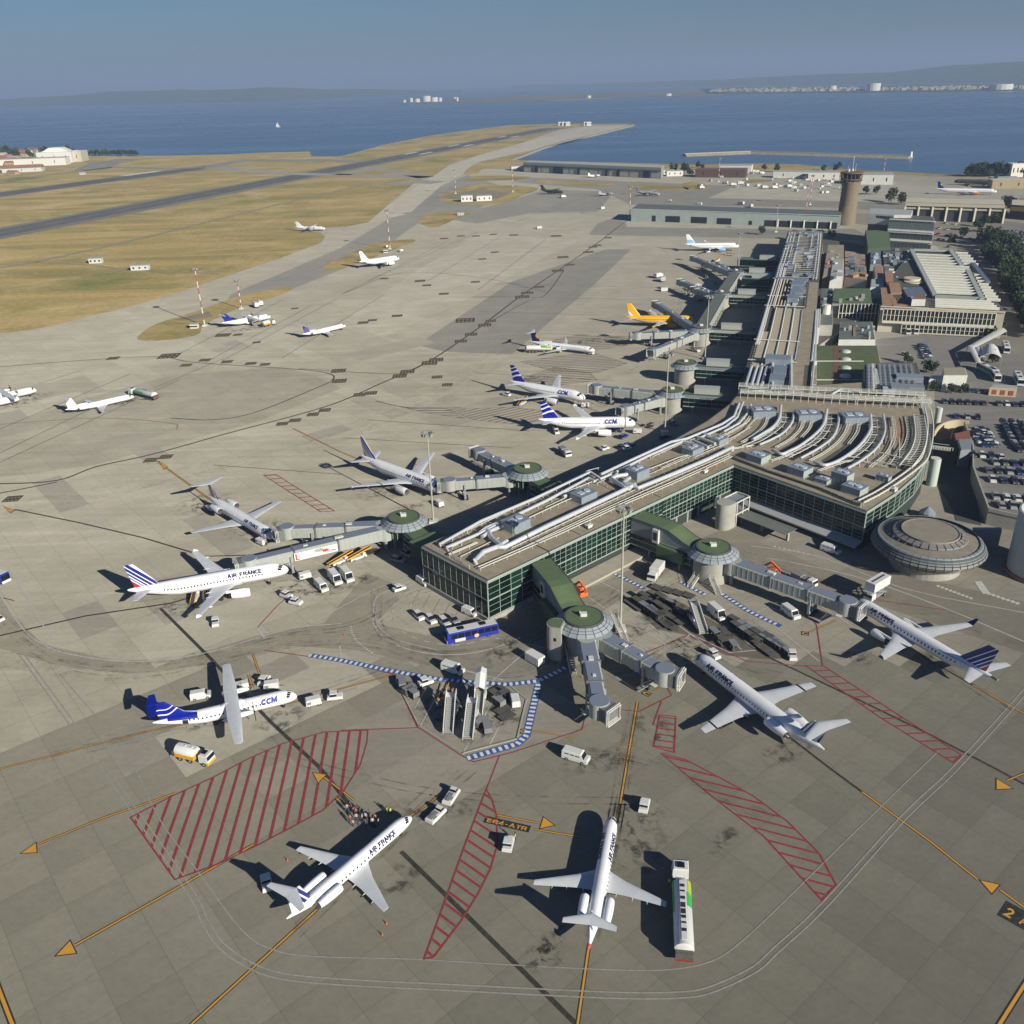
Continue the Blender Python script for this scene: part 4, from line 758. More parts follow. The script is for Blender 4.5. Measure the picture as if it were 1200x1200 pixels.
for nose, tail, lb, mm, sc in (((660, 226), (632, 224), 'dark propeller transport on the remote apron, leftmost of three in a row', mat('drab', (.07, .07, .07), .7), 1.15), ((718, 226), (704, 228), 'grey propeller aircraft on the remote apron, middle of three in a row', mat('mid_grey_body', (.35, .36, .38), .6), .8),
                           ((773, 228), (744, 227), 'pale grey propeller aircraft on the remote apron, rightmost of three in a row', mat('mid_grey2', (.45, .46, .48), .6), 1.1), ((703, 205), (691, 208), 'white propeller aircraft parked before the long far hangar', white, .8)):
    r = place('propeller_aircraft', lb, 'aircraft', nose, tail, 2, 2, hdg=R.choice((-40, 40, 130)), group=G_SM); turboprop(r, mm, body=mm, wingm=mm); r.scale = (sc,)*3
# ---------------------------------------------------------------- terminal
k = NT('green_glass'); oi = k.node('ShaderNodeObjectInfo'); n_ = k.noise(.35, 3, .6)
glass_g = k.done(k.mix(k.rng(k.math('ADD', oi.outputs['Random'], n_), .5, 1.4), (.003, .012, .009), (.009, .036, .026)), .15, spec=.45)
mull_m = mat('mullion_paint', (.35, .40, .36), .5); roof_tan = mat('roof_gravel', (.315, .265, .19), .95, noise=.18, scale=.35, bump=.2); parap_m = mat('parapet_dark', (.075, .085, .075), .7)
duct_m = mat('duct_metal', (.62, .65, .68), .32, metal=.25, noise=.06, scale=1.2); ahu_m = mat('unit_grey', (.24, .28, .33), .6, noise=.1, scale=.8); rack_m = mat('rack_cream', (.6, .6, .54), .6)
green_r = mat('green_roofing', (.10, .15, .07), .9, noise=.14, scale=.4); wallgrey = mat('panel_grey', (.24, .26, .28), .6, noise=.06, scale=.5); conc_w = mat('concrete_wall', (.36, .35, .31), .9, noise=.14, scale=.3)
render_w = mat('white_wall', (.62, .62, .58), .8, noise=.08, scale=.3); tan_w = mat('tan_wall', (.42, .33, .2), .9, noise=.12, scale=.3); terra = mat('terracotta_roof', (.34, .20, .12), .95, noise=.25, scale=.4); dark_roof = mat('dark_roof', (.10, .10, .09), .9, noise=.2, scale=.3); pale_roof = mat('pale_roof', (.38, .40, .38), .8, noise=.1, scale=.3)
blue_roof = mat('blue_grey_roof', (.13, .17, .24), .6, noise=.1, scale=.5); shade_g = mat('walkway_roof', (.13, .15, .13), .8, noise=.15, scale=.4); cream = mat('cream_frame', (.55, .5, .38), .8)
H = 11.0
term = thing('terminal_building', 'long glass-walled terminal with tan gravel roof, silver ducts and curved roof plant', 'terminal', (-6, 176.3, 0)); TO = Vector((-6, 176.3, 0))
A_, B__, C_, D_ = Vector((-22.2, 194.3, 0)), Vector((-6, 176.3, 0)), Vector((64.3, 238.9, 0)), Vector((90.5, 205.9, 0))
curve = [D_]+[Vector((x, y, 0)) for x, y in ((102.2, 216.6), (112.2, 227.6), (120.5, 239.5), (127.5, 253.5), (134.2, 273.5), (140.5, 293.9), (145, 313.2))]
back = [Vector((x, y, 0)) for x, y in ((82.5, 307), (75.5, 292.5), (64, 276), (50, 259.5), (30, 241))]
def tl(p, z=0): return (p.x-TO.x, p.y-TO.y, z)
poly = [A_, B__, C_, D_]+curve[1:]+back
m = MB(); m.prism([tl(p)[:2] for p in poly], H-.9, H-.05); m.build('roof_edge', mull_m, term)
def inset(pp, d):
    out = []; n = len(pp)
    for i in range(n):
        a, b, c = pp[i-1], pp[i], pp[(i+1) % n]; d1 = (b-a).normalized(); d2 = (c-b).normalized(); nn = (Vector((-d1.y, d1.x, 0))+Vector((-d2.y, d2.x, 0))).normalized(); out.append(b+nn*d)
    return out
m = MB(); m.prism([tl(p)[:2] for p in inset(poly, .12)], H-.06, H+.12); m.build('parapet', parap_m, term)
m = MB(); m.prism([tl(p)[:2] for p in inset(poly, .55)], H-.02, H+.16); m.build('roof', roof_tan, term)
m = MB(); m.prism([tl(p)[:2] for p in inset(poly, .35)], .0, H-.9); m.build('inner_wall', mat('inner_dark', (.03, .045, .04), .8), term)
PANES = {}
def curtain(root, org, a, b, z0, z1, nb, rows, sub=(1, 3), mt=None, mm=None, mw=.13, off=.05, heavy=(), outward=1):
    """glazed wall from a to b: nb bays by rows of panes (each its own object) and a mullion grid"""
    d = (b-a).normalized(); n = Vector((d.y, -d.x, 0))*outward; L = (b-a).length; w = L/nb; h = (z1-z0)/rows; ang = atan2(d.y, d.x)
    key = (round(w, 2), round(h, 2), id(mt), outward)
    if key not in PANES: PANES[key] = MB().add([(.0, 0, 0), (w, 0, 0), (w, 0, h), (0, 0, h)], [(0, 1, 2, 3) if outward > 0 else (3, 2, 1, 0)]).mesh('pane', mt or glass_g)
    for i in range(nb):
        for j in range(rows):
            o = bpy.data.objects.new('pane', PANES[key]); C.objects.link(o); o.parent = root; p = a+d*(w*i)+n*off-org; o.location = (p.x, p.y, z0+h*j); o.rotation_euler = (0, 0, ang)
    m = MB(); q0 = a-org+n*(off+.05); thin = mw*.55
    for i in range(nb*sub[0]+1): p = q0+d*(w/sub[0]*i); t = mw if i % sub[0] == 0 else thin; m.bar((p.x, p.y, z0), (p.x, p.y, z1), t, t)
    for j in range(rows*sub[1]+1): z = z0+h/sub[1]*j; t = (mw*1.9 if j % sub[1] == 0 else thin); e = q0+d*L; q = n*.012; m.bar((q0.x+q.x, q0.y+q.y, z), (e.x+q.x, e.y+q.y, z), t*.8, t)
    m.build('mullions', mm or mull_m, root)
curtain(term, TO, A_, B__, 1.2, H-.5, 11, 2, (1, 3)); 
S1 = (C_-B__).normalized(); P14 = B__+S1*14; P62 = B__+S1*62
curtain(term, TO, B__, P14, 1.2, H-.5, 4, 2, (1, 3)); curtain(term, TO, P14, P62, 2.4, H-.5, 13, 2, (2, 3)); curtain(term, TO, P62, C_, 3.4, H-.5, 9, 2, (2, 3))
curtain(term, TO, C_, D_, 2.6, H-.5, 14, 2, (1, 4)); Q = D_
for q in curve[1:]: curtain(term, TO, Q, q, 5.2, H-.5, max(3, round((q-Q).length/3.7)), 1, (1, 4)); Q = q
for q0, q1 in ((A_, back[-1]), (back[-1], back[-2]), (back[-2], back[-3]), (back[-3], back[-4]), (back[-4], back[0])): curtain(term, TO, q1, q0, .8, H-.5, round((q1-q0).length/3.7), 1, (1, 5))
m = MB()
for a, b in ((A_, B__), (B__, P14)): m.bar(tl(a, .6), tl(b, .6), .9, 1.2)
m.build('plinth', conc_w, term)
m = MB()
for i in range(7): p = P62+S1*(1.5+i*5); n = Vector((S1.y, -S1.x, 0)); q = p-n*.1; m.cyl(*tl(q)[:2], 0, 3.3, .35, n=10)
m.build('columns', conc_w, term)
# terrace along the long side and forecourt under block two
nS = Vector((S1.y, -S1.x, 0)); m = MB(); m.prism([tl(P14+S1*3)[:2], tl(P14+S1*3+nS*5)[:2], tl(B__+S1*66+nS*5)[:2], tl(B__+S1*66)[:2]], 0, .6); m.build('terrace', mat('pale_terrace', (.42, .38, .3), .9, noise=.12, scale=.5), term)
dD = (D_-C_).normalized(); nD = Vector((-dD.y, dD.x, 0))*-1
m = MB(); m.loft([[tl(C_+dD*6+nD*.3, 2.5), tl(C_+dD*6+nD*3.2, 1.9), tl(C_+dD*6+nD*3.2, 1.5), tl(C_+dD*6+nD*.3, 2.1)], [tl(D_+nD*.3, 2.5), tl(D_+nD*3.2, 1.9), tl(D_+nD*3.2, 1.5), tl(D_+nD*.3, 2.1)]]); m.build('canopy', mat('canopy_metal', (.4, .41, .42), .45), term)
# ---- roof plant
def T(px, py, z=12.2): p = G(px, py, z); return (p.x-TO.x, p.y-TO.y, z)
def duct(pp, r=.5, z=12.25, up=(False, False), sm=0, mt=None, legs=True, n=10):
    q = [Vector(T(x, y, z)) for x, y in pp]
    if sm: q = smooth_path(q, sm)
    if up[0]: q = [q[0]+Vector((0, 0, -1.2))]+q
    if up[1]: q = q+[q[-1]+Vector((0, 0, -1.2))]
    o = MB().tube(q, r, n).build('duct', mt or duct_m, term, smooth=45)
    if legs:
        m = MB()
        for p in resample(q, 5.5)[1:-1]: m.box(-.07, .07, -.35, .35, H+.16, p.z-r*.7, (p.x, p.y))
        m.build('duct_support', rack_m, o)
def rail(pp, z, w=.12, name='pipe_run', mt=None, posts=3.0, sm=0, par=0.0, hgt=.0):
    q = [Vector(T(x, y, z)) for x, y in pp]
    if sm: q = smooth_path(q, sm)
    m = MB(); m.tube(q, w, 5)
    for p in resample(q, posts): m.box(-.05, .05, -.05, .05, H+.1, z, (p.x, p.y))
    if par:
        q2 = []
        for i, p in enumerate(q): t = (q[min(i+1, len(q)-1)]-q[max(0, i-1)]).normalized(); q2.append(p+Vector((-t.y, t.x, 0))*par)
        m.tube(q2, w, 5)
        for a, b in zip(resample(q, 1.5), resample(q2, 1.5)): m.bar(a, b, .09, .09)
    m.build(name, mt or rack_m, term)
LONG1 = [(516, 636), (563, 611), (627, 585), (700, 552), (762, 522), (800, 509), (809, 511), (846, 496), (861, 487), (868, 470)]
duct([(516, 637), (563, 611), (627, 584), (692, 553), (704, 561), (716, 556)], .42, up=(True, False)); duct([(524, 641), (560, 626), (600, 606), (640, 587), (690, 560), (697, 564)], .42, up=(True, False))
duct([(704, 556), (740, 539), (786, 518), (805, 514), (846, 497), (860, 488), (866, 473)], .42); duct([(722, 553), (760, 534), (800, 517), (812, 520)], .4); duct([(820, 513), (850, 500), (864, 489), (871, 471)], .36); duct([(848, 506), (866, 496), (876, 484), (880, 474)], .36)
duct([(557, 656), (566, 647), (585, 640), (594, 634)], .62, up=(True, False)); duct([(582, 641), (592, 641), (640, 617), (700, 589), (744, 568)], .62); duct([(736, 567), (748, 572), (790, 555), (830, 538), (858, 524)], .62, up=(False, True)); duct([(572, 622), (575, 629), (588, 640)], .6, legs=False)
duct([(590, 616), (575, 622), (565, 629)], .5, legs=False); duct([(586, 612), (570, 618), (562, 624), (575, 616)], .4, legs=False); duct([(735, 556), (722, 558), (716, 561), (733, 572)], .6, legs=False); duct([(738, 560), (730, 566), (738, 573)], .5, legs=False)
for pp in ([(660, 582), (680, 574)], [(812, 516), (830, 524)], [(818, 512), (838, 520)], [(826, 508), (834, 515)]): duct(pp, .45, legs=False)
rail([(527, 650), (560, 636)], 11.9, par=.5); rail([(563, 666), (600, 650), (660, 624), (720, 596), (790, 566), (858, 535)], 11.9, par=.9, posts=4); rail([(617, 608), (662, 587), (680, 580)], 12, par=.0); rail([(662, 577), (700, 562), (720, 552)], 12); rail([(757, 551), (795, 536), (806, 533)], 12); rail([(853, 507), (864, 501), (878, 493)], 12); rail([(550, 663), (531, 650), (528, 645)], 12)
for pp in ([(530, 641), (600, 607), (655, 580)], [(521, 634), (600, 597), (690, 551), (702, 548)], [(540, 652), (585, 630)], [(600, 642), (700, 594), (790, 553), (850, 527)], [(598, 648), (700, 600), (790, 559), (856, 531)], [(640, 594), (676, 577)], [(700, 566), (735, 549)], [(765, 535), (800, 519), (846, 502)], [(620, 622), (735, 571)], [(775, 548), (835, 521), (855, 510)], [(760, 556), (850, 517), (880, 500)], [(690, 556), (705, 565), (722, 575)], [(815, 535), (850, 520), (872, 505), (888, 488)]): rail(pp, 11.75, w=.09, posts=3)
m = MB()
for i in range(34): a = Vector(tl(A_+S1*(3+i*2.7)+(B__-A_)*.08, 11.7)); b = Vector(tl(A_+S1*(3+i*2.7)+(B__-A_)*.20, 11.7)); m.bar(a, b, .12, .12); a = Vector(tl(A_+S1*(12+i*2.5)+(B__-A_)*.60, 11.6)); b = Vector(tl(A_+S1*(12+i*2.5)+(B__-A_)*.70, 11.6)); m.bar(a, b, .12, .12)
m.build('cross_rack', rack_m, term)
for pp in ([(882, 478), (875, 492), (862, 502), (846, 510)], [(940, 484), (938, 500), (925, 514), (908, 524)], [(951, 484), (948, 500), (938, 512)], [(992, 485), (992, 500), (982, 516), (965, 530), (948, 539)], [(1045, 488), (1047, 510), (1038, 530), (1018, 547)], [(899, 484), (896, 496), (886, 507), (868, 518)], [(1005, 486), (1004, 504), (993, 520)], [(960, 552), (1000, 540), (1040, 548)], [(905, 540), (930, 532)], [(860, 526), (884, 522)]): rail(pp, 11.8, w=.11, sm=4, posts=3, par=.7)
m = MB()
for y, xs in ((489, (916, 932)), (494, (914, 930)), (500, (909, 925)), (507, (898, 915)), (490, (969, 984)), (497, (966, 982)), (505, (960, 978)), (513, (952, 970)), (521, (940, 958)), (492, (1021, 1037)), (500, (1021, 1037)), (509, (1016, 1034)), (518, (1010, 1028)), (527, (1000, 1019)), (535, (990, 1010))): m.bar(T(xs[0], y, 12.2), T(xs[1], y+1, 12.2), .2, .15)
m.build('cross_rack', rack_m, term)
def unit(px, py, L, Wd, h, rot, mt=None, z0=11.3, name='air_handling_unit', topm=None):
    p = T(px, py, z0+h); m = MB(); m.box(-L/2, L/2, -Wd/2, Wd/2, z0, z0+h); m.mi = 1; m.box(-L/2-.12, L/2+.12, -Wd/2-.12, Wd/2+.12, z0+h, z0+h+.12); m.mi = 0
    o = m.build(name, [mt or ahu_m, topm or MT['unit_top']], term); o.location = (p[0], p[1], 0); o.rotation_euler = (0, 0, radians(rot))
    m = MB(); nf = max(2, int(L/1.1))
    for i in range(nf+1): x = -L/2+L*i/nf; m.box(x-.04, x+.04, -Wd/2-.05, Wd/2+.05, z0+.1, z0+h)
    m.box(-L/2-.3, L/2+.3, -Wd/2-.3, Wd/2+.3, z0-.15, z0); m.build('unit_frame', mull_m, o)
    m = MB(); m.cyl(L*.2, 0, z0+h+.12, z0+h+.4, Wd*.22, n=10); m.box(-L*.35, -L*.05, -Wd*.2, Wd*.2, z0+h+.12, z0+h+.3); m.build('vent_cowl', duct_m, o)
mat('unit_top', (.20, .245, .31), .55, noise=.08, scale=.8)
for px, py, L, Wd, h in ((604, 609, 6.0, 4.4, 2.2), (684, 577, 6.0, 4.2, 2.0), (747, 549, 5.2, 4.4, 2.4), (812, 524, 5.2, 4.0, 1.9), (843, 513, 4.6, 3.4, 1.8)): unit(px, py, L, Wd, h, 41.7)
for px, py, L, Wd, h in ((889, 532, 5.2, 4.6, 1.9), (938, 547, 5.2, 4.6, 1.9), (1002, 569, 5.4, 4.2, 1.8)): unit(px, py, L, Wd, h, -50)
unit(988, 553, 4.6, 3.8, 3.2, -48, MT['panel_grey']); unit(966, 560, 3.6, 3.6, 1.0, -48); unit(1036, 557, 3.4, 2, 1.5, -46)
for px, py in ((894, 479), (947, 483), (1001, 486)): unit(px, py, 7.2, 6.0, 2.2, 0)
for pp in ([(915, 475), (913, 490), (906, 500), (894, 508), (882, 515)], [(969, 480), (965, 497), (955, 509), (938, 522), (926, 528), (916, 532), (905, 527)], [(1020, 486), (1020, 503), (1010, 519), (995, 532), (980, 541), (966, 545), (954, 541)]): duct(pp, .48, sm=4)
for pp in ([(930, 484), (928, 495), (918, 507), (904, 515), (890, 521)], [(983, 483), (982, 498), (975, 513), (958, 526), (938, 537)], [(1035, 486), (1037, 505), (1028, 524), (1010, 539), (993, 549)]): duct(pp, .38, z=12.6, sm=4)
for pp in ([(921, 483), (920, 495), (910, 505), (893, 516), (874, 524)], [(975, 483), (973, 500), (962, 515), (945, 526), (925, 536)], [(1027, 487), (1028, 507), (1018, 523), (1000, 537)], [(1066, 489), (1069, 505), (1066, 520), (1056, 535), (1049, 545)], [(1076, 489), (1079, 508), (1075, 525), (1064, 541)]): rail(pp, 11.9, w=.13, par=-1.5, sm=4, posts=4)
for pp in ([(1083, 487), (1086, 510), (1081, 530), (1068, 548)],): rail(pp, 12.5, w=.2, par=-3.2, sm=5, posts=3)
rail([(1012, 589), (1040, 574), (1078, 547), (1090, 530), (1094, 500), (1090, 478)], 11.8, w=.22, par=1.6, sm=3, posts=2.5); rail([(858, 533), (900, 549), (960, 569), (1010, 590)], 12.3, w=.07, posts=2.4, name='roof_railing'); rail([(858, 536), (900, 552), (960, 572), (1008, 592)], 11.6, w=.3, posts=9, name='roof_gutter', mt=parap_m)
for pp in ([(1030, 530), (1060, 537), (1072, 540)], [(1026, 540), (1052, 546)], [(1044, 500), (1044, 520)], [(1054, 512), (1054, 536)]): rail(pp, 12.1, w=.16)
# flat dark patches between duct fans and service walkways on the roof
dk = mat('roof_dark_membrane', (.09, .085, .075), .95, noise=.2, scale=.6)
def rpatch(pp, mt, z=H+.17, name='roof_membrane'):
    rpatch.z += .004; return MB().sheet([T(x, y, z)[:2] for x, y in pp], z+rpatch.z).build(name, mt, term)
rpatch.z = 0
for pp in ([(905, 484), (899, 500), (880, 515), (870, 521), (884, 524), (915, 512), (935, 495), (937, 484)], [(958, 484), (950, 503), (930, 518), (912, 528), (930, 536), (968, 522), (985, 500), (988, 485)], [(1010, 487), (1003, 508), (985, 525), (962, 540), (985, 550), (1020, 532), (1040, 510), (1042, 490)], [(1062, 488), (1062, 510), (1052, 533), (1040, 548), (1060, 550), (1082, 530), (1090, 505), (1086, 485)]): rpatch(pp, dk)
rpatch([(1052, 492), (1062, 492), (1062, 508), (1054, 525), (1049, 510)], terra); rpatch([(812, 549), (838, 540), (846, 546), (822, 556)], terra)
for pp in ([(578, 640), (740, 569), (757, 577), (590, 650)],): pass
m = MB()
for s in (31, 62): p = B__+S1*s; q = p-nS*11; m.bar(tl(p-nS*.6, H+.2), tl(q, H+.2), .18, .12)
m.build('expansion_joint', parap_m, term)
for px, py in ((690, 615), (826, 551), (1048, 572)): unit(px, py, 1.6, 1.1, .7, 41, MT['white_wall'], 11.16, 'roof_box', MT['white_wall'])
# the raised service gallery across the roof
def gallery(pp, z, w, root, org, name='service_gallery'):
    q = [G(x, y, z)-org for x, y in pp]; m = MB()
    for a, b in zip(q, q[1:]):
        m.bar((a.x, a.y, z), (b.x, b.y, z), w, .25)
        d = (b-a).normalized(); n = Vector((-d.y, d.x, 0))*w/2
        for s in (1, -1):
            for hh in (.5, 1.0): m.bar((a.x+n.x*s, a.y+n.y*s, z+hh), (b.x+n.x*s, b.y+n.y*s, z+hh), .08, .08)
            L = (b-a).length
            for i in range(int(L/2.5)+1): p = a+d*(i*2.5)+n*s; m.box(-.06, .06, -.06, .06, z-2.4, z+1, (p.x, p.y))
    m.build(name, rack_m, root)
gallery([(868, 459), (930, 462), (1005, 467), (1092, 471)], 13.4, 2.2, term, TO); gallery([(866, 452), (915, 455), (1000, 459), (1085, 463)], 12.4, 1.0, term, TO, 'pipe_bridge')
for pp in ([(872, 461), (890, 458), (905, 460)], [(930, 461), (960, 463)], [(975, 462), (985, 456), (1007, 459)]): duct(pp, .45, 12.8, legs=False)
# ---- pier running away from the terminal
PD = Vector((cos(radians(71.3)), sin(radians(71.3)), 0)); PN = Vector((PD.y, -PD.x, 0)); P0 = Vector((82.5, 307, 0)); PL_ = 372.0; PW = 23.5
pier = thing('terminal_pier', 'long straight pier with tan roof strips and a dark glazed side in shade', 'terminal pier', tuple(P0))
def pp_(s, t, z=0): q = PD*s+PN*t; return (q.x, q.y, z)
m = MB(); m.prism([pp_(0, .4)[:2], pp_(0, PW)[:2], pp_(PL_, PW)[:2], pp_(PL_, .4)[:2]], 0, H); m.build('body', mat('pier_inner', (.03, .035, .035), .8), pier)
m = MB(); m.prism([pp_(-1, -.2)[:2], pp_(-1, PW+.2)[:2], pp_(PL_, PW+.2)[:2], pp_(PL_, -.2)[:2]], H, H+.25); m.build('roof', dk, pier)
curtain(pier, P0, P0+PD*PL_, P0, .8, H-.4, 72, 1, (1, 5), off=.02, outward=1)
m = MB(); 
for i in range(150): s = i*2.4; a = Vector(pp_(s, -1.7, 4.9)); b = Vector(pp_(s, -.3, 4.9)); m.bar(a, b, .12, .12)
m.bar(pp_(0, -1.7, 4.9), pp_(360, -1.7, 4.9), .25, .2); m.bar(pp_(0, -1.0, 4.9), pp_(360, -1.0, 4.9), .12, .12); m.build('brise_soleil', mull_m, pier)
tan2 = mat('strip_tan', (.46, .39, .28), .9, noise=.14, scale=.6)
for t0, t1, s0, s1, z in ((2.0, 4.6, 30, 82, .55), (6.0, 8.8, 30, 128, .55), (10.2, 13.0, 38, 128, .55), (14.3, 16.8, 38, 128, .55), (17.6, 22.6, 36, 128, .9), (18.8, 23.4, 128, 190, .9), (16.5, 21, -1, 34, .9)):
    m = MB(); m.prism([pp_(s0, t0)[:2], pp_(s0, t1)[:2], pp_(s1, t1)[:2], pp_(s1, t0)[:2]], H+.2, H+.2+z); m.build('roof_strip', roof_tan if t1-t0 > 3 else tan2, pier)
    m = MB(); m.bar(pp_(s0, t0-.2, H+.9), pp_(s1, t0-.2, H+.9), .16, .16)
    for i in range(int((s1-s0)/2.6)): m.bar(pp_(s0+i*2.6, t0-.2, H+.85), pp_(s0+i*2.6, t0-1.2, H+.85), .1, .1)
    m.build('strip_rail', rack_m, pier)
m = MB(); m.box(0, 0, 0, 0, 0, 0)
for t in (1.6, 3.6, 5.4, 7.2, 9.6): 
    m = MB(); q = [Vector(pp_(1.5+(t > 7)*3, t, H+1)), Vector(pp_(27, t+.2, H+1))]
    if t == 1.6: q = [Vector(pp_(1.5, 14, H+1)), Vector(pp_(.5, 3, H+1))]+[Vector(pp_(3, 1.6, H+1)), Vector(pp_(27, 1.8, H+1))]
    m.tube(q, .55, 10); m.build('duct', duct_m, pier, smooth=45)
for t in (.9, 3.4, 5.6, 7.0, 8.6): m = MB(); m.tube([pp_(132, t, H+1), pp_(196, t*1.05, H+1)], .4, 8); m.build('duct', tan2, pier, smooth=45)
m = MB(); m.tube([pp_(60, 1, H+1), pp_(135, 1, H+1)], .5, 8); m.build('duct', duct_m, pier, smooth=45)
def punit(s, t, L, Wd, h, mt=None, nm='air_handling_unit'):
    m = MB(); m.box(-L/2, L/2, -Wd/2, Wd/2, 0, h); m.mi = 1; m.box(-L/2-.1, L/2+.1, -Wd/2-.1, Wd/2+.1, h, h+.15); q = pp_(s, t, H+.3); o = m.build(nm, [mt or ahu_m, MT['unit_top']], pier); o.location = q; o.rotation_euler = (0, 0, radians(71.3))
    m = MB()
    for i in range(max(2, int(L/1.3))): x = -L/2+.6+i*1.3; m.box(x-.05, x+.05, -Wd/2-.06, Wd/2+.06, 0, h)
    m.build('unit_rib', mull_m, o)
for s, t, L, Wd, h in ((34, 11, 6, 9, 3), (20, 12.5, 9, 4.5, 2.4), (10, 12, 7, 5, 2.4), (146, 12, 9, 5, 2.4), (158, 13, 7, 5, 2.8), (168, 13, 5, 4, 2.2), (178, 13, 8, 6, 2.6), (188, 14, 6, 6, 2.2), (196, 10, 3, 16, 1.4)): punit(s, t, L, Wd, h)
R2_ = random.Random(3)
for s0, s1, ts in ((30, 128, (5.3, 9.5, 13.6)), (40, 126, (17.2, 23.3)), (-2, 128, (24.2,)), (60, 128, (2.0, 1.4)), (130, 240, (1.0, 2.2, 4.2, 9.8)), (200, 360, (1.2, 3.0, 5.0, 20.5, 22)), (232, 368, (8, 16.5))):
    for t_ in ts: m = MB(); m.tube([pp_(s0, t_, H+.9), pp_((s0+s1)/2, t_+.25, H+.9), pp_(s1, t_, H+.9)], R2_.uniform(.28, .45), 8); m.build('duct', R2_.choice([duct_m, duct_m, rack_m]), pier, smooth=45)
for i in range(34): punit(R2_.uniform(200, 365), R2_.uniform(2, 21), R2_.uniform(1.5, 5), R2_.uniform(1.5, 3.5), R2_.uniform(.8, 2.2), R2_.choice([duct_m, ahu_m, ahu_m, MT['panel_grey'], roof_tan]), 'plant_box')
m = MB()
for i in range(30): s_ = 202+i*5.6; m.bar(pp_(s_, .5, H+1.2), pp_(s_, 23, H+1.2), .22, .15)
m.build('cross_rack', rack_m, pier)
for i in range(22): punit(R2_.uniform(133, 190), R2_.uniform(10, 17), R2_.uniform(1, 3), R2_.uniform(1, 2.5), R2_.uniform(.8, 2.4), R2_.choice([duct_m, ahu_m, MT['panel_grey']]), 'plant_box')
m = MB()
for s in (35, 66, 130, 152, 196): m.bar(pp_(s, -.3, H+1.4), pp_(s, 18, H+1.4), .5, .25)
m.build('cross_rack', rack_m, pier)
for s0, s1, t0, t1, mt in ((198, 232, 2, 12, dk), (232, 300, 6, 13, roof_tan), (232, 300, 14, 20, dk)): m = MB(); m.prism([pp_(s0, t0)[:2], pp_(s0, t1)[:2], pp_(s1, t1)[:2], pp_(s1, t0)[:2]], H+.2, H+.6); m.build('roof_strip', mt, pier)
# ---------------------------------------------------------------- buildings drawn from their roof outlines
def block(name, label, cat, roof, h, wm, rm, base=0.0, group=None, par=.35):
    q = [G(x, y, h) for x, y in roof]; c = sum(q, Vector())/len(q); c.z = 0; t = thing(name, label, cat, (c.x, c.y, 0), 0, group); L = [Vector((p.x-c.x, p.y-c.y, 0)) for p in q]
    if sum(L[i].x*L[(i+1) % len(L)].y-L[(i+1) % len(L)].x*L[i].y for i in range(len(L))) < 0: L = L[::-1]
    m = MB(); m.prism([(p.x, p.y) for p in L], base, h); m.build('wall', wm, t)
    I = inset(L, par); m = MB(); m.prism([(p.x, p.y) for p in I], h-.1, h+.1); m.build('roof', rm, t)
    t['_n'] = 0; return t, c, L
def win_row(t, c, a, b, z0, z1, n, w=.6, mt=None, name='window', off=.06, frame=None):
    """n windows on the wall from a to b (world points)"""
    d = (b-a).normalized(); nn = Vector((d.y, -d.x, 0)); L = (b-a).length/n; me = None
    for i in range(n):
        p = a+d*L*(i+.5)-c+nn*off
        if me is None: me = MB().box(-L*w/2, L*w/2, -.05, .04, z0, z1).mesh(name, mt or glass_d)
        o = bpy.data.objects.new(name, me); C.objects.link(o); o.parent = t; o.location = (p.x, p.y, 0); o.rotation_euler = (0, 0, atan2(d.y, d.x))
def P(x, y, z=0): return G(x, y, z)
# green deck courtyard with skylight domes
t, c, L = block('courtyard_deck', 'green courtyard deck with brown stripe and a row of white domes', 'roof terrace', [(957, 405), (1028, 405), (1034, 436), (1016, 437), (1014, 466), (957, 464)], 6, conc_w, mat('deck_green', (.095, .125, .055), .95, noise=.2, scale=.3))
q = [P(x, y, 6.12)-c for x, y in ((977, 406), (983, 406), (982, 465), (975, 465))]; MB().sheet([(p.x, p.y) for p in q], 6.14).build('brown_stripe', mat('brown_paving', (.18, .08, .05), .9), t)
for y in (423.5, 445.5): a, b = P(957, y, 6.1)-c, P(1012, y, 6.1)-c; m = MB(); m.bar((a.x, a.y, 6.25), (b.x, b.y, 6.25), .3, .3); m.build('cable_tray', rack_m, t)
for y in (412, 421, 431, 441, 452, 462):
    q = P(991, y, 6.2)-c; m = MB(); m.lathe([(2.2, 0), (2.0, .45), (1.3, .8), (0, .95)], n=16); o = m.build('skylight_dome', mat('dome_white', (.5, .5, .5), .4), t, smooth=True); o.location = (q.x, q.y, 6.1)
# east wing with louvred plant roof
t, c, L = block('plant_wing', 'low wing crowded with louvred roof plant east of the green deck', 'building', [(1013, 425), (1075, 425), (1086, 463), (1015, 464)], 11, wallgrey, dk)
def onroof(t, c, px, py, z0, L, Wd, h, rot, mt, nm='roof_unit'):
    p = P(px, py, z0+h)-c; m = MB(); m.box(-L/2, L/2, -Wd/2, Wd/2, 0, h); o = m.build(nm, mt, t); o.location = (p.x, p.y, z0); o.rotation_euler = (0, 0, radians(rot)); return o
for x in (1018, 1023, 1031, 1036, 1042, 1048, 1055, 1061, 1067):
    a, b = P(x, 427, 12)-c, P(x+(x-1013)*.12, 458, 12)-c; m = MB(); m.bar((a.x, a.y, 11.8), (b.x, b.y, 11.8), .7, .8); d = (b-a).normalized(); n = Vector((-d.y, d.x, 0))
    for i in range(18): p = a+(b-a)*(i/18); m.bar((p.x-n.x*.9, p.y-n.y*.9, 12.2), (p.x+n.x*.9, p.y+n.y*.9, 12.2), .14, .14)
    m.build('plant_rack', [rack_m, ahu_m, wallgrey][int(x) % 3] , t)
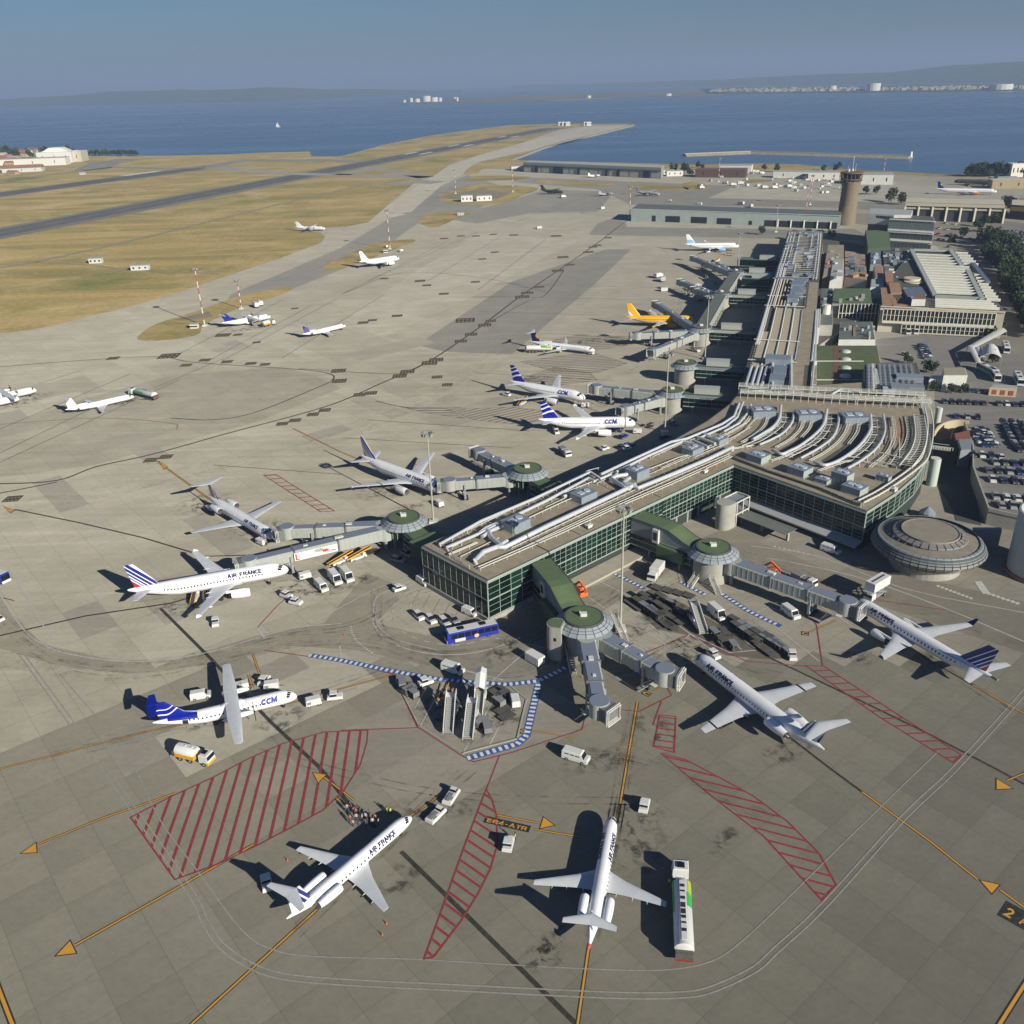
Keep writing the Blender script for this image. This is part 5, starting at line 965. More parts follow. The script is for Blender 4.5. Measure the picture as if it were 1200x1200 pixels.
for px, py, L_, Wd, h, mm in ((1055, 452, 6, 6, 3, wallgrey), (1066, 440, 5, 9, 2, ahu_m), (1042, 455, 4, 4, 2.5, duct_m), (1074, 452, 4, 5, 2.5, wallgrey), (1027, 440, 18, 1.4, 1.2, duct_m)): onroof(t, c, px, py, 11, L_, Wd, h, 72, mm)
# buildings between the pier and the hall: (roof outline, height, wall, roof, label)
BL = [([(985, 377), (1022, 377), (1026, 398), (983, 398)], 5.5, render_w, shade_g, 'small grey flat-roofed building with arched grilles facing the green deck'),
      ([(936, 405), (957, 405), (957, 463), (925, 463), (930, 440)], 9, conc_w, roof_tan, 'tan roof beside the green deck west side'),
      ([(950, 362), (962, 362), (961, 384), (949, 384)], 11, render_w, pale_roof, 'pale grey box roof beside the pier, north of the green deck'),
      ([(977, 338), (1019, 338), (1023, 356), (975, 356)], 10, wallgrey, green_r, 'flat green roof above the black louvred yard'),
      ([(962, 338), (976, 338), (976, 381), (960, 381)], 8.5, conc_w, shade_g, 'dark service roof carrying a white cylindrical tank'),
      ([(934, 278), (964, 278), (964, 296), (931, 296)], 9, tan_w, mat('sand_roof', (.34, .28, .19), .95, noise=.3, scale=.5), 'sandy roofed block behind the dark colonnade'),
      ([(970, 287), (989, 287), (989, 324), (964, 324)], 10, terra, roof_tan, 'pinkish tan roofed block with red hatches'),
      ([(976, 304), (989, 304), (988, 324), (973, 324)], 11, render_w, pale_roof, 'small pale roof set on the pinkish block'),
      ([(990, 294), (1014, 297), (1016, 328), (990, 325)], 8.5, conc_w, mat('patchy_roof', (.32, .25, .17), .95, noise=.5, scale=.25), 'patchy sand roof with wavy dark stains'),
      ([(1020, 292), (1032, 292), (1033, 310), (1020, 310)], 10, wallgrey, blue_roof, 'blue-grey box roof west of the office block'),
      ([(1024, 311), (1034, 311), (1036, 326), (1026, 326)], 10.5, render_w, terra, 'narrow terracotta roof with a cream edge'),
      ([(1021, 327), (1036, 327), (1036, 337), (1020, 337)], 10, render_w, pale_roof, 'square pale grey roof north of the hall corner'),
      ([(1034, 290), (1069, 290), (1073, 310), (1036, 310)], 10.5, wallgrey, MT['roof_dark_membrane'], 'dark plant roof south of the office block'),
      ([(1036, 312), (1074, 312), (1086, 347), (1040, 347)], 10, wallgrey, shade_g, 'cluttered plant roof with a cream drum tank'),
      ([(1014, 270), (1042, 270), (1044, 290), (1017, 292)], 12, mat('dark_green_wall', (.05, .08, .05), .8), green_r, 'green-roofed block in front of the tan tower wall')]
BT = []
for roof, h, wm, rm, lb in BL: BT.append(block('service_building', lb, 'building', roof, h, wm, rm, group='low buildings behind the terminal'))
Rb = random.Random(11)
def scatter(bi, n, px0, px1, py0, py1, h, mats, smin=.8, smax=3):
    t, c, L = BT[bi]
    for i in range(n): onroof(t, c, Rb.uniform(px0, px1), Rb.uniform(py0, py1), h+.05, Rb.uniform(smin, smax), Rb.uniform(smin, smax), Rb.uniform(.6, 2.2), Rb.choice((71, 71, -19, 30)), Rb.choice(mats))
scatter(12, 26, 1037, 1070, 291, 308, 10.6, [ahu_m, duct_m, wallgrey, blue_roof]); scatter(13, 26, 1042, 1080, 314, 340, 10.1, [ahu_m, duct_m, render_w, terra, green_r]); scatter(4, 8, 964, 974, 340, 378, 8.6, [ahu_m, duct_m]); scatter(5, 12, 936, 962, 280, 292, 9.1, [tan_w, render_w, conc_w]); scatter(8, 10, 993, 1012, 298, 322, 8.6, [dk, terra, blue_roof], 2, 5); scatter(1, 10, 932, 953, 410, 460, 9.1, [duct_m, ahu_m, rack_m])
scatter(3, 6, 980, 1015, 341, 352, 10.1, [ahu_m, conc_w], 1, 2.5); scatter(6, 14, 970, 987, 290, 322, 10.1, [ahu_m, terra, duct_m, conc_w], .8, 3); scatter(9, 5, 1022, 1031, 294, 308, 10.1, [ahu_m, duct_m]); scatter(0, 8, 987, 1020, 380, 394, 5.6, [ahu_m, duct_m, conc_w], .6, 1.6)
t, c, L = BT[4]; p = P(969, 362, 11)-c; m = MB(); m.cyl(p.x, p.y, 8.6, 13, 1.7, n=16); m.build('white_tank', MT['white_render'], t)
t, c, L = BT[13]; p = P(1069, 327, 13)-c; m = MB(); m.cyl(p.x, p.y, 10, 13.6, 4.2, n=20); m.cyl(p.x-1, p.y-4, 10, 12.6, 4.4, n=20); m.build('drum_tank', cream, t, smooth=40)
t, c, L = BT[0]; win_row(t, c, P(986, 397, 5.5), P(1024, 397, 5.5), 1.5, 3, 6, .5); m = MB(); a, b = P(1001, 381, 5.7)-c, P(1001, 394, 5.7)-c; m.bar((a.x, a.y, 5.8), (b.x, b.y, 5.8), .9, .3); m.build('roof_rib', terra, t)
# plenum between pier and courtyard: ducts
for pp in ([(905, 455), (905, 415)], [(927, 455), (927, 418)]): duct(pp, .5, 12.5, legs=False)
fill = block('service_building', 'mid-grey roofs and yards filling the block behind the terminal pier', 'building', [(905, 455), (960, 455), (960, 405), (1030, 358), (1040, 340), (1020, 290), (1000, 285), (925, 275), (905, 395)], 3.5, conc_w, dk, group='low buildings behind the terminal')
# dark colonnade screens
for x0, x1, y0, y1, z0, z1, nn_ in ((930, 964, 297, 297, 0, 9, 16), (983, 1030, 357, 357, 0, 10, 11)):
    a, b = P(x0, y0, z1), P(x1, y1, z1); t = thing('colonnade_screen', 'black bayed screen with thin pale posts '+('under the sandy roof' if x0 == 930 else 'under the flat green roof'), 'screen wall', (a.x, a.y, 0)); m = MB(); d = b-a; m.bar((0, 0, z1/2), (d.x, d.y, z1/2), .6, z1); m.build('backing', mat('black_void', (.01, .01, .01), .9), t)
    for i in range(nn_+1): m = MB(); p = d*(i/nn_); m.bar((p.x+.2, p.y-.7, 0), (p.x+.2, p.y-.7, z1+.6), .3, .3); m.build('post', rack_m, t)
    m = MB(); m.bar((0, -.7, z1*.6), (d.x, d.y-.7, z1*.6), .2, .3); m.build('transom', rack_m, t)
# departures hall with pale sawtooth roof
hall = block('departures_hall', 'glazed hall with dozens of pale roof beams and a terracotta corner', 'hall', [(1032, 359), (1104, 361), (1178, 366), (1116, 292), (1071, 292), (1040, 330)], 12, mat('cream_wall', (.5, .46, .36), .9, noise=.08, scale=.3), dk)
t, c, L = hall
a, b = P(1036, 360, 12), P(1168, 365.5, 12); curtain(t, c, Vector((a.x, a.y, 0)), Vector((b.x, b.y, 0)), 5.6, 11.4, 28, 1, (1, 2), mt=mat('blue_dark_glass', (.02, .035, .05), .15), mm=MT['cream_frame'], mw=.3, off=.15)
a2 = P(1060, 361, 12); curtain(t, c, Vector((a2.x, a2.y, 0)), Vector((b.x, b.y, 0)), .6, 4.6, 20, 1, (1, 2), mt=MT['blue_dark_glass'], mm=MT['cream_frame'], mw=.3, off=.15)
m = MB(); m.bar((a.x-c.x, a.y-c.y-.2, 5.1), (b.x-c.x, b.y-c.y-.2, 5.1), .8, .7); m.build('sill_band', render_w, t); a, b = P(1032, 359, 12)-c, P(1178, 366, 12)-c; m = MB(); m.bar((a.x, a.y-.1, 12.1), (b.x, b.y-.1, 12.1), .9, .5); m.build('eaves_beam', cream, t)
beam_m = mat('beam_white', (.62, .62, .54), .7, noise=.08, scale=.5)
def beams(y0, y1, n, xl, xr_, nm='roof_beam'):
    for i in range(n):
        f = (i+.5)/n; y = y0+(y1-y0)*f; a, b = P(xl(y), y, 13.4)-c, P(xr_(y), y+(xr_(y)-xl(y))*.045, 13.4)-c; m = MB(); d = (b-a).normalized(); nn = Vector((-d.y, d.x, 0))
        m.loft([[p+nn*.5+Vector((0, 0, -.9)), p-nn*.5+Vector((0, 0, -.9)), p-nn*.5+Vector((0, 0, -.1)), p+nn*.1+Vector((0, 0, .35))] for p in (a, b)]); m.build(nm, beam_m, t)
beams(296, 343, 15, lambda y: 1072+(y-294)*.40, lambda y: 1116+(y-294)*.62 if y < 310 else 1136+(y-310)*.36); beams(349, 359, 4, lambda y: 1096, lambda y: 1160+(y-349)*1.3); beams(294, 310, 5, lambda y: 1119+(y-294)*.7, lambda y: 1133+(y-294)*.95); beams(320, 352, 9, lambda y: 1141+(y-320)*.5, lambda y: 1149+(y-320)*.78)
for pp in ([(1068, 292), (1096, 346)], [(1096, 346), (1149, 349)], [(1113, 292), (1127, 311)], [(1134, 316), (1151, 350)], [(1140, 308), (1158, 330)], [(1071, 292), (1113, 293)]):
    a, b = P(*pp[0], 13.6)-c, P(*pp[1], 13.6)-c; m = MB(); m.bar((a.x, a.y, 13.2), (b.x, b.y, 13.2), 2.2, 1.2); m.build('walkway_spine', pale_roof if pp[0][0] != 1140 else blue_roof, t)
for roof, mm, h in (([(1032, 337), (1043, 337), (1050, 357), (1034, 357)], terra, 12.3), ([(1043, 349), (1060, 349), (1064, 358), (1047, 358)], terra, 12.35), ([(1041, 331), (1054, 331), (1057, 343), (1044, 343)], terra, 13), ([(1037, 317), (1046, 317), (1047, 329), (1038, 329)], terra, 12.5), ([(1058, 338), (1080, 336), (1086, 345), (1064, 348)], blue_roof, 13.2), ([(1050, 349), (1066, 349), (1068, 356), (1054, 356)], dk, 12.5)):
    q = [P(x, y, h)-c for x, y in roof]; m = MB(); m.prism([(p.x, p.y) for p in q], 12, h); m.build('roof_terrace', mm, t)
q = [P(x, y, 15.5)-c for x, y in ((1069, 350), (1085, 350), (1084, 344), (1072, 344))]; m = MB(); m.prism([(p.x, p.y) for p in q], 12, 15.2); m.build('penthouse', render_w, t); m = MB(); m.prism([(p.x*1.0, p.y) for p in q], 15.2, 15.6); m.build('penthouse_roof', mat('brown_roof', (.2, .12, .09), .9), t)
# office block with white banded storeys
t, c, L = block('office_block', 'white banded office block with ribbon windows and a tan west tower', 'office building', [(1042, 257), (1096, 260), (1094, 254), (1046, 251)], 20, render_w, dark_roof)
a, b = P(1042, 257, 20), P(1096, 260, 20)
for z0, z1 in ((14.2, 19.2), (7.8, 11.2), (1.0, 5.0)): win_row(t, c, Vector((a.x, a.y, 0)), Vector((b.x, b.y, 0)), z0, z1, 12, .88, mat('office_glass', (.16, .2, .2), .2) if z0 > 14 else mat('office_glass_dark', (.07, .09, .09), .2))
m = MB()
for z in (20.2, 13.0, 12.0, 6.4): m.bar((a.x-c.x, a.y-c.y-.4, z), (b.x-c.x, b.y-c.y-.4, z), 1.0, .5)
m.build('storey_band', MT['white_render'], t)
t, c, L = block('tan_tower_block', 'blank tan block with two small holes beside the white banded offices', 'building', [(1018, 257), (1042, 257), (1042, 250), (1020, 250)], 17.5, tan_w, roof_tan); win_row(t, c, P(1031, 257, 17.5), P(1038, 257, 17.5), 9, 10.5, 1, .2); win_row(t, c, P(1031, 257, 17.5), P(1038, 257, 17.5), 5, 6.5, 1, .2)
t, c, L = block('control_room_block', 'long low white penthouse with dark ribbon of windows above the tan block', 'building', [(1017, 250), (1048, 252), (1068, 252), (1070, 246), (1020, 244)], 22, render_w, pale_roof, base=15); win_row(t, c, P(1018, 250, 22), P(1047, 252, 22), 19.4, 21, 13, .8)
# long pier shed, far hangar, freight halls
pale_green = mat('pale_green_cladding', (.38, .44, .40), .7, noise=.08, scale=.2)
t, c, L = block('long_shed', 'long low pale green shed with dark bays ending behind the control tower', 'shed', [(740, 244.5), (986, 252.5), (984, 247), (748, 239)], 10.5, pale_green, mat('slate_roof', (.12, .14, .15), .8, noise=.1, scale=.1))
a, b = P(742, 244.5, 10.5), P(985, 252.5, 10.5); L_ = b-a
for f0, f1, z0, z1 in ((.0, .06, 1, 5), (.06, .12, .6, 5.5), (.17, .245, .6, 5.6), (.30, .38, .6, 5.6), (.43, .5, .6, 5.4), (.585, .6, 1, 4), (.66, .99, .4, 5)):
    p, q = a+L_*f0-c, a+L_*f1-c; m = MB(); m.bar((p.x, p.y-.05, (z0+z1)/2), (q.x, q.y-.05, (z0+z1)/2), .5, z1-z0); m.build('open_bay', mat('bay_dark', (.02, .022, .03), .8), t)
for f in (.72, .78, .84, .9, .96): p = a+L_*f-c; m = MB(); m.box(-.5, .5, -1.2, -.6, 0, 6, (p.x, p.y)); m.build('bay_column', rack_m, t)
m = MB(); p, q = a-c, b-c; m.bar((p.x, p.y-.2, 10.3), (q.x, q.y-.2, 10.3), .5, .35); m.build('eaves', render_w, t)
t, c, L = block('aircraft_hangar', 'very long low hangar with pale sliding doors and dark gaps by the lake', 'hangar', [(613, 190), (775, 196.5), (778, 193.5), (622, 188)], 12.5, mat('hangar_grey', (.30, .31, .28), .8), mat('hangar_roof', (.42, .43, .36), .8, noise=.1, scale=.05))
a, b = P(613, 190, 12.5), P(775, 196.5, 12.5); win_row(t, c, a, b, .5, 7.5, 14, .82, mat('door_beige', (.46, .45, .36), .8), 'hangar_door', 0.15)
for f0, f1 in ((.09, .115), (.235, .31), (.42, .435), (.62, .635), (.70, .72), (.88, .925)): L_ = b-a; p, q = a+L_*f0-c, a+L_*f1-c; m = MB(); m.bar((p.x, p.y-1.2, 4), (q.x, q.y-1.2, 4), .8, 8); m.build('open_gap', mat('gap_blue', (.01, .012, .05), .6), t)
m = MB(); m.bar((a.x-c.x, a.y-c.y-1, 9.5), (b.x-c.x, b.y-c.y-1, 9.5), 1, 1); m.build('door_rail', mat('hangar_band', (.2, .22, .22), .7), t)
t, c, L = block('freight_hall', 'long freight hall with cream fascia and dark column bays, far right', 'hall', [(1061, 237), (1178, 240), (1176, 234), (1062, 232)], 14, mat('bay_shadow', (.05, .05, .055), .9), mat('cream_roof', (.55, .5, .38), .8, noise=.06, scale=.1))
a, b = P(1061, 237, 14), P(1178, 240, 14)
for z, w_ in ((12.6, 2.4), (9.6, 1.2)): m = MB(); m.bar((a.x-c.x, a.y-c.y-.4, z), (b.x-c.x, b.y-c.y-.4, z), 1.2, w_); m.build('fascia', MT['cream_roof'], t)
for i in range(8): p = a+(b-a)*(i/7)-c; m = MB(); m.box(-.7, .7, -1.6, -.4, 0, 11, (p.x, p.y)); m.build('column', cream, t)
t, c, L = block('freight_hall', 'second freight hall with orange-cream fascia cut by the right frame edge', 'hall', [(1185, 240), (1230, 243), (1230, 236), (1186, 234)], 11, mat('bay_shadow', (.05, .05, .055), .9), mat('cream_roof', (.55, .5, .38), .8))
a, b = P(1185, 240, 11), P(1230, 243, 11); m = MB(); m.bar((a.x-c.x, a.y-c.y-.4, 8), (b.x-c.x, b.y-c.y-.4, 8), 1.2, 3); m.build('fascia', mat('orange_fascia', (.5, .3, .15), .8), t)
# control tower
p = P(991, 263); t = thing('control_tower', 'round tan control tower with dark glazed cab', 'control tower', (p.x, p.y, 0))
m = MB(); m.lathe([(7.2, 0), (6.9, 14), (6.5, 29), (7.4, 31.5), (7.4, 32.6), (6.4, 33)], n=32); m.build('shaft', mat('tower_concrete', (.22, .175, .115), .9, noise=.1, scale=.15), t, smooth=40)
m = MB(); m.lathe([(6.3, 33), (7.8, 34.5), (7.8, 35.2), (6.6, 35.3)], n=24); m.build('lower_gallery', mat('rust_brown', (.16, .10, .07), .8), t); m = MB(); m.lathe([(6.2, 35.2), (7.6, 39)], n=16); m.build('cab_glass', glass_d, t)
m = MB(); m.lathe([(7.6, 39), (8.8, 39.2), (8.8, 40), (7.4, 40.3), (0, 40.6)], n=16); m.build('cab_roof', MT['rust_brown'], t)
m = MB()
for i in range(16): m.box(-.15, .15, -.15, .15, 33.0, 39.2, (8*cos(i*pi/8), 8*sin(i*pi/8)))
m.build('cab_frame', MT['rust_brown'], t)
for x, y, hh, r_ in ((0, 0, 52, .2), (3, 2, 46, .15), (-3, 1, 45, .15)): m = MB(); m.cyl(x, y, 40, hh, r_, n=6); m.build('aerial', rack_m, t)
for i in range(3): m = MB(); a = 1.2+i; m.cyl(3*cos(a), 3*sin(a), 40.5, 42.5, .9, .5, 8); m.build('antenna_drum', rack_m, t)
# ---------------------------------------------------------------- saucer-shaped building
t = thing('saucer_building', 'round saucer-shaped building with louvred silver rim and tan roof disc', 'round building', (103.3, 197.2, 0)); t.scale = (.93, .93, .95)
m = MB(); m.lathe([(9, 0), (9, 3)], n=40); m.build('base_drum', conc_w, t)
def seg(t, prof, n, gap, mt, name):
    me = None
    for i in range(n):
        if me is None: mm_ = MB(); mm_.lathe(prof, n=1, a0=gap, a1=2*pi/n-gap); me = mm_.mesh(name, mt)
        o = bpy.data.objects.new(name, me); C.objects.link(o); o.parent = t; o.rotation_euler = (0, 0, 2*pi*i/n)
m = MB(); m.lathe([(9, 2.2), (12.6, 5.0), (14.0, 7.0), (13.3, 8.2), (12.5, 8.4)], n=44); m.build('hull', mat('saucer_dark', (.06, .07, .075), .7), t)
slat_m = mat('slat_silver', (.19, .195, .195), .6); gs = MT['green_glass']
seg(t, [(10.6, 2.9), (12.0, 4.0)], 44, .006, gs, 'glass_segment')
for j, (r0_, z0_, r1_, z1_) in enumerate(((14.45, 6.2, 14.15, 6.75), (14.15, 5.55, 14.4, 6.0), (13.6, 4.95, 14.05, 5.4), (14.1, 6.95, 13.65, 7.5))): seg(t, [(r0_, z0_), (r1_, z1_), (r1_+.06, z1_+.05)], 44, .008, slat_m, 'slat')
seg(t, [(12.3, 3.9), (13.1, 4.5)], 44, .01, mull_m, 'slat'); seg(t, [(13.65, 7.65), (12.9, 8.5), (12.3, 8.55)], 44, .004, mat('rim_silver', (.23, .26, .28), .5), 'rim_panel')
m = MB(); m.lathe([(12.4, 8.2), (7.8, 9.0), (7.8, 9.3)], n=44); m.build('roof', mat('saucer_roof', (.22, .195, .155), .95, noise=.2, scale=.4), t, smooth=30); seg(t, [(9.4, 9.15), (9.3, 9.5), (8.3, 9.75), (7.7, 10.0)], 28, .015, mat('canopy_tan', (.22, .21, .2), .6), 'canopy_panel')
m = MB(); m.lathe([(7.3, 9.2), (7.3, 10.3), (7.0, 10.3), (7.0, 10.15), (0, 10.2)], n=44); m.build('roof_disc', mat('disc_roof', (.27, .24, .19), .95, noise=.12, scale=.4), t, smooth=30)
# cone pavilion behind, silo, and the two white tubes
p = P(1086, 606); t = thing('cone_pavilion', 'small grey-glazed cone roof behind the saucer building', 'pavilion', (p.x, p.y, 0)); t.scale = (.7, .7, .6); m = MB(); m.lathe([(3, 0), (3, 2.5), (3.2, 2.6), (.2, 5.5)], n=10); m.build('cone_roof', mat('cone_glass', (.22, .27, .3), .3), t)
for px, py, hh, r_, lb in ((1091, 568, 8.6, 1.55, 'white round shaft tower at the terminal corner above the saucer building'), (1097, 500, 7, 1.1, 'white round shaft tower behind the terminal roof corner, beside the parked cars')):
    p = P(px, py); t = thing('shaft_tower', lb, 'tower', (p.x, p.y, 0), 0, 'white shaft towers'); m = MB(); m.lathe([(r_, 0), (r_, hh)], n=24); m.build('shaft', mat('tube_white', (.5, .55, .5), .6), t, smooth=True); m = MB(); m.cyl(0, 0, hh-.3, hh+.02, r_-.15, n=24); m.build('cap', rack_m, t)
p = P(1219, 672); t = thing('ramp_cylinder', 'big pale round ramp tower cut by the right frame edge', 'ramp tower', (p.x, p.y, 0))
m = MB(); m.lathe([(8.0, 0), (8.0, 1.0)], n=48); m.build('brick_base', mat('brick_base', (.3, .14, .1), .9), t); m = MB(); m.lathe([(7.7, 1), (7.7, 16.5), (7.3, 16.6), (7.3, 14), (0, 14)], n=48); m.build('wall', mat('smooth_pale_wall', (.42, .46, .47), .6, noise=.05, scale=.2), t, smooth=40)
m = MB(); m.box(-3, 3, -3, 3, 14, 15.5); m.build('ramp_plant', green_r, t)
# ---------------------------------------------------------------- rotundas, link corridors and boarding bridges
bridge_m = mat('bridge_grey', (.38, .40, .37), .55, noise=.07, scale=.8); bridge_d = mat('bridge_joint', (.16, .17, .17), .7); lou_m = mat('louvre_metal', (.30, .34, .37), .5, noise=.05, scale=1)
LOUV = {}
def seg2(t, key, prof, n, gap, mt, name, x=0, y=0):
    if key not in LOUV: q = MB(); q.lathe(prof, n=1, a0=gap, a1=2*pi/n-gap); LOUV[key] = q.mesh(name, mt)
    for i in range(n): o = bpy.data.objects.new(name, LOUV[key]); C.objects.link(o); o.parent = t; o.rotation_euler = (0, 0, 2*pi*i/n)
def rotunda(px, py, label, drum=True, rr=6.4, z=8.5, green=True):
    p = G(px, py, z); t = thing('boarding_rotunda', label, 'rotunda', (p.x, p.y, 0), 0, 'round boarding hubs around the terminal'); k_ = rr/6.4
    if drum: m = MB(); m.lathe([(4.6*k_, 0), (4.6*k_, 6.6)], n=28); m.build('drum', conc_w, t, smooth=40)
    else:
        m = MB(); m.lathe([(4.6*k_, 3.4), (4.9*k_, 3.4), (4.9*k_, 3.8), (4.6*k_, 3.8), (4.6*k_, 6.6)], n=20); m.build('glass_drum', MT['green_glass'], t); m = MB()
        for i in range(8): MB().cyl(3.8*k_*cos(i*pi/4), 3.8*k_*sin(i*pi/4), 0, 3.5, .22, n=6).build('column', mull_m, t)
        for i in range(20): m.box(-.07, .07, -.07, .07, 3.6, 6.8, (4.75*k_*cos(i*pi/10), 4.75*k_*sin(i*pi/10)))
        m.build('mullions', mull_m, t)
    m = MB(); m.lathe([(5.2*k_, 6.4), (5.3*k_, 7.2), (4.2*k_, z-.5), (4.2*k_, z-.1)], n=28); m.build('neck', parap_m, t)
    m = MB(); m.lathe([(4.25*k_, z-.35), (4.25*k_, z+.1), (3.95*k_, z+.12), (3.95*k_, z), (0, z)], n=32); m.build('rim', parap_m, t); m = MB(); m.lathe([(3.9*k_, z-.1), (3.9*k_, z+.06), (0, z+.1)], n=32); m.build('green_disc', green_r if green else shade_g, t)
    for j, (a, b, z0, z1) in enumerate(((4.4, 4.95, z-.35, z-.7), (5.05, 5.55, z-.75, z-1.1), (5.65, 6.4, z-1.15, z-1.75))): seg2(t, (j, k_), [(b*k_, z1), (a*k_, z0), (a*k_-.03, z0-.06)], 20, .012, lou_m, 'louvre')
    m = MB(); m.box(-.7, .7, -.45, .45, z+.05, z+.9); m.box(-.9, -.7, -.1, .5, z+.05, z+1.1); m.build('roof_vent', render_w, t)
    return t, Vector((p.x, p.y, 0))
rA, RA = rotunda(684, 722, 'round hub with green disc roof nearest the camera, feeding two empty boarding bridges')
rB, RB = rotunda(836, 640, 'round hub with green disc roof feeding the bridge to the dark-tailed jet on the right')
rC, RC = rotunda(473, 605, 'round hub with green disc roof at the near end of the terminal, long advert bridge', False)
rD, RD = rotunda(618, 548, 'round hub with green disc roof behind the tall light mast, two bridges', False)
rE, RE = rotunda(788, 456, 'round green-topped hub in shade behind the nearer blue-banded jet', True, 5.8)
rF, RF = rotunda(804, 424, 'round green-topped hub in shade, second along the pier', True, 6.2)
rG, RG = rotunda(822, 382, 'flat grey hub beside the yellow jet along the pier', True, 6.6, 8.5, False); rH, RH = rotunda(846, 342, 'flat grey hub along the pier, farther than the yellow jet', True, 6.6, 8.5, False); rI, RI = rotunda(863, 317, 'flat grey hub along the pier near the pale blue-tailed jet', True, 6.6, 8.5, False)
def corridor(label, a, b, w, z0, z1, prof=None, rm=None, wm=None, glz=True, name='link_corridor', z2=None):
    """walkway building from a to b; prof = [(f, z)] roof heights along it"""
    d = (b-a); L = d.length; t = thing(name, label, 'corridor', (a.x, a.y, 0), atan2(d.y, d.x), 'link corridors'); prof = prof or [(0, z1), (1, z1)]
    m = MB(); m.side([(0, z0), (L, z0)]+[(f*L, z) for f, z in prof[::-1]], -w/2, w/2); m.build('wall', wm or wallgrey, t)
    m = MB()
    for (f0, q0), (f1, q1) in zip(prof, prof[1:]): m.loft([[(x*L, -w/2-.1, z+.0), (x*L, w/2+.1, z+.0), (x*L, w/2+.1, z+.15), (x*L, -w/2-.1, z+.15)] for x, z in ((f0, q0), (f1, q1))])
    m.build('roof', rm or green_r, t); m = MB()
    for s in (-1, 1): m.tube([(f*L, s*(w/2+.08), z+.16) for f, z in prof], .12, 4)
    m.build('roof_trim', parap_m, t)
    if glz:
        n = max(3, int(L/2)); gm = MB().box(.08, L/n-.08, -.04, .04, z0+.3, min(z1, z0+3.2)).mesh('pane', MT['green_glass'])
        for i in range(n):
            for s in (-1, 1): o = bpy.data.objects.new('pane', gm); C.objects.link(o); o.parent = t; o.location = (L*i/n, s*(w/2+.04), 0)
        m = MB()
        for z in (z0, (z0+min(z1, z0+3.2))/2+.1, min(z1, z0+3.2)+.1):
            for s in (-1, 1): m.bar((0, s*(w/2+.09), z), (L, s*(w/2+.09), z), .1, .2)
        m.build('mullions', mull_m, t)
    if z0 > 1:
        m = MB()
        for i in range(max(2, int(L/7))):
            for s in (-1, 1): m.cyl(L*(i+.6)/max(2, int(L/7)), s*w*.4, 0, z0, .25, n=6)
        m.build('columns', mull_m, t)
    return t
def footed(R0, base, dirn, off): return base
nSo = Vector((S1.y, -S1.x, 0))
aA = B__+S1*16.5+nSo*.2; bA = RA+(aA-RA).normalized()*4.3; tA = corridor('green-roofed link with stepped sloping roof to the nearest round hub', aA, bA, 5.2, 2.6, 9.9, [(0, 9.9), (.5, 9.9), (.62, 9.7), (.86, 8.0), (1, 7.4)])
L_ = (bA-aA).length; m = MB(); m.box(L_*.38, L_*.48, -3.3, -2.62, 5.6, 9.3); m.build('stair_head', render_w, tA); m = MB(); m.box(L_*.4, L_*.46, -3.34, -3.2, 6.4, 8.6); m.build('stair_window', glass_d, tA); m = MB(); m.box(L_*.48, L_*.9, -3.9, -2.62, 2.6, 5.6); m.build('low_wing', mat('low_green_roof', (.09, .14, .07), .9), tA)
aB = B__+S1*51.5+nSo*.2; bB = RB+(aB-RB).normalized()*4.3; tB = corridor('green-roofed link with stepped sloping roof to the hub of the dark-tailed jet', aB, bB, 5.2, 2.6, 9.9, [(0, 9.9), (.5, 9.9), (.62, 9.7), (.86, 8.0), (1, 7.4)])
L_ = (bB-aB).length; m = MB(); m.box(L_*.38, L_*.48, -3.3, -2.62, 5.6, 9.3); m.build('stair_head', render_w, tB); m = MB(); m.box(L_*.4, L_*.46, -3.34, -3.2, 6.4, 8.6); m.build('stair_window', glass_d, tB); m = MB(); m.box(L_*.48, L_*.9, -3.9, -2.62, 2.6, 5.6); m.build('low_wing', MT['low_green_roof'], tB)
for (Rr, s_, w_, lb) in ((RC, 6, 5, 'low green-roofed link behind the near terminal corner'), (RD, 52, 5, 'low green-roofed link in shade behind the terminal ducts')):
    a = A_+S1*s_; b = Rr+(a-Rr).normalized()*4.5; corridor(lb, a, b, w_, 2.8, 6.6)
    q = a.lerp(b, .5); t = thing('flat_roof_annex', lb.replace('link', 'annex'), 'annex', (q.x, q.y, 0), radians(41.7)); m = MB(); m.box(-4, 4, -3, 2, 2.8, 6.9); m.build('wall', MT['inner_dark'], t); m = MB(); m.box(-4.1, 4.1, -3.1, 2.1, 6.9, 7.1); m.build('roof', green_r, t)
def pier_pt(s, t=0): return P0+PD*s+PN*t
for Rr, s_, lb in ((RE, 8, 'shaded link from the first pier hub'), (RF, 40, 'shaded link from the second pier hub'), (RG, 95, 'pale shaded link at the yellow jet hub'), (RH, 160, 'pale shaded link at the middle pier hub'), (RI, 215, 'pale shaded link at the far pier hub')):
    f = (Rr-P0).dot(PD); a = pier_pt(f, -1.6); corridor(lb, a, Rr+(a-Rr).normalized()*4.5, 5.5, 3.2, 7.8, rm=green_r if Rr in (RE,) else shade_g, wm=bridge_m if Rr not in (RE, RF) else None)
    c_ = a.lerp(Rr, .45); t = thing('roof_cabin', 'pale metal cabin on the '+lb, 'cabin', (c_.x, c_.y, 7.9), radians(-15)); m = MB(); m.box(-4.5, 4.5, -1.6, 1.6, .05, 2.2); m.build('cladding', bridge_m, t); m = MB(); m.box(-4.6, 4.6, -1.7, 1.7, 2.2, 2.4); m.build('roof', pale_roof, t)
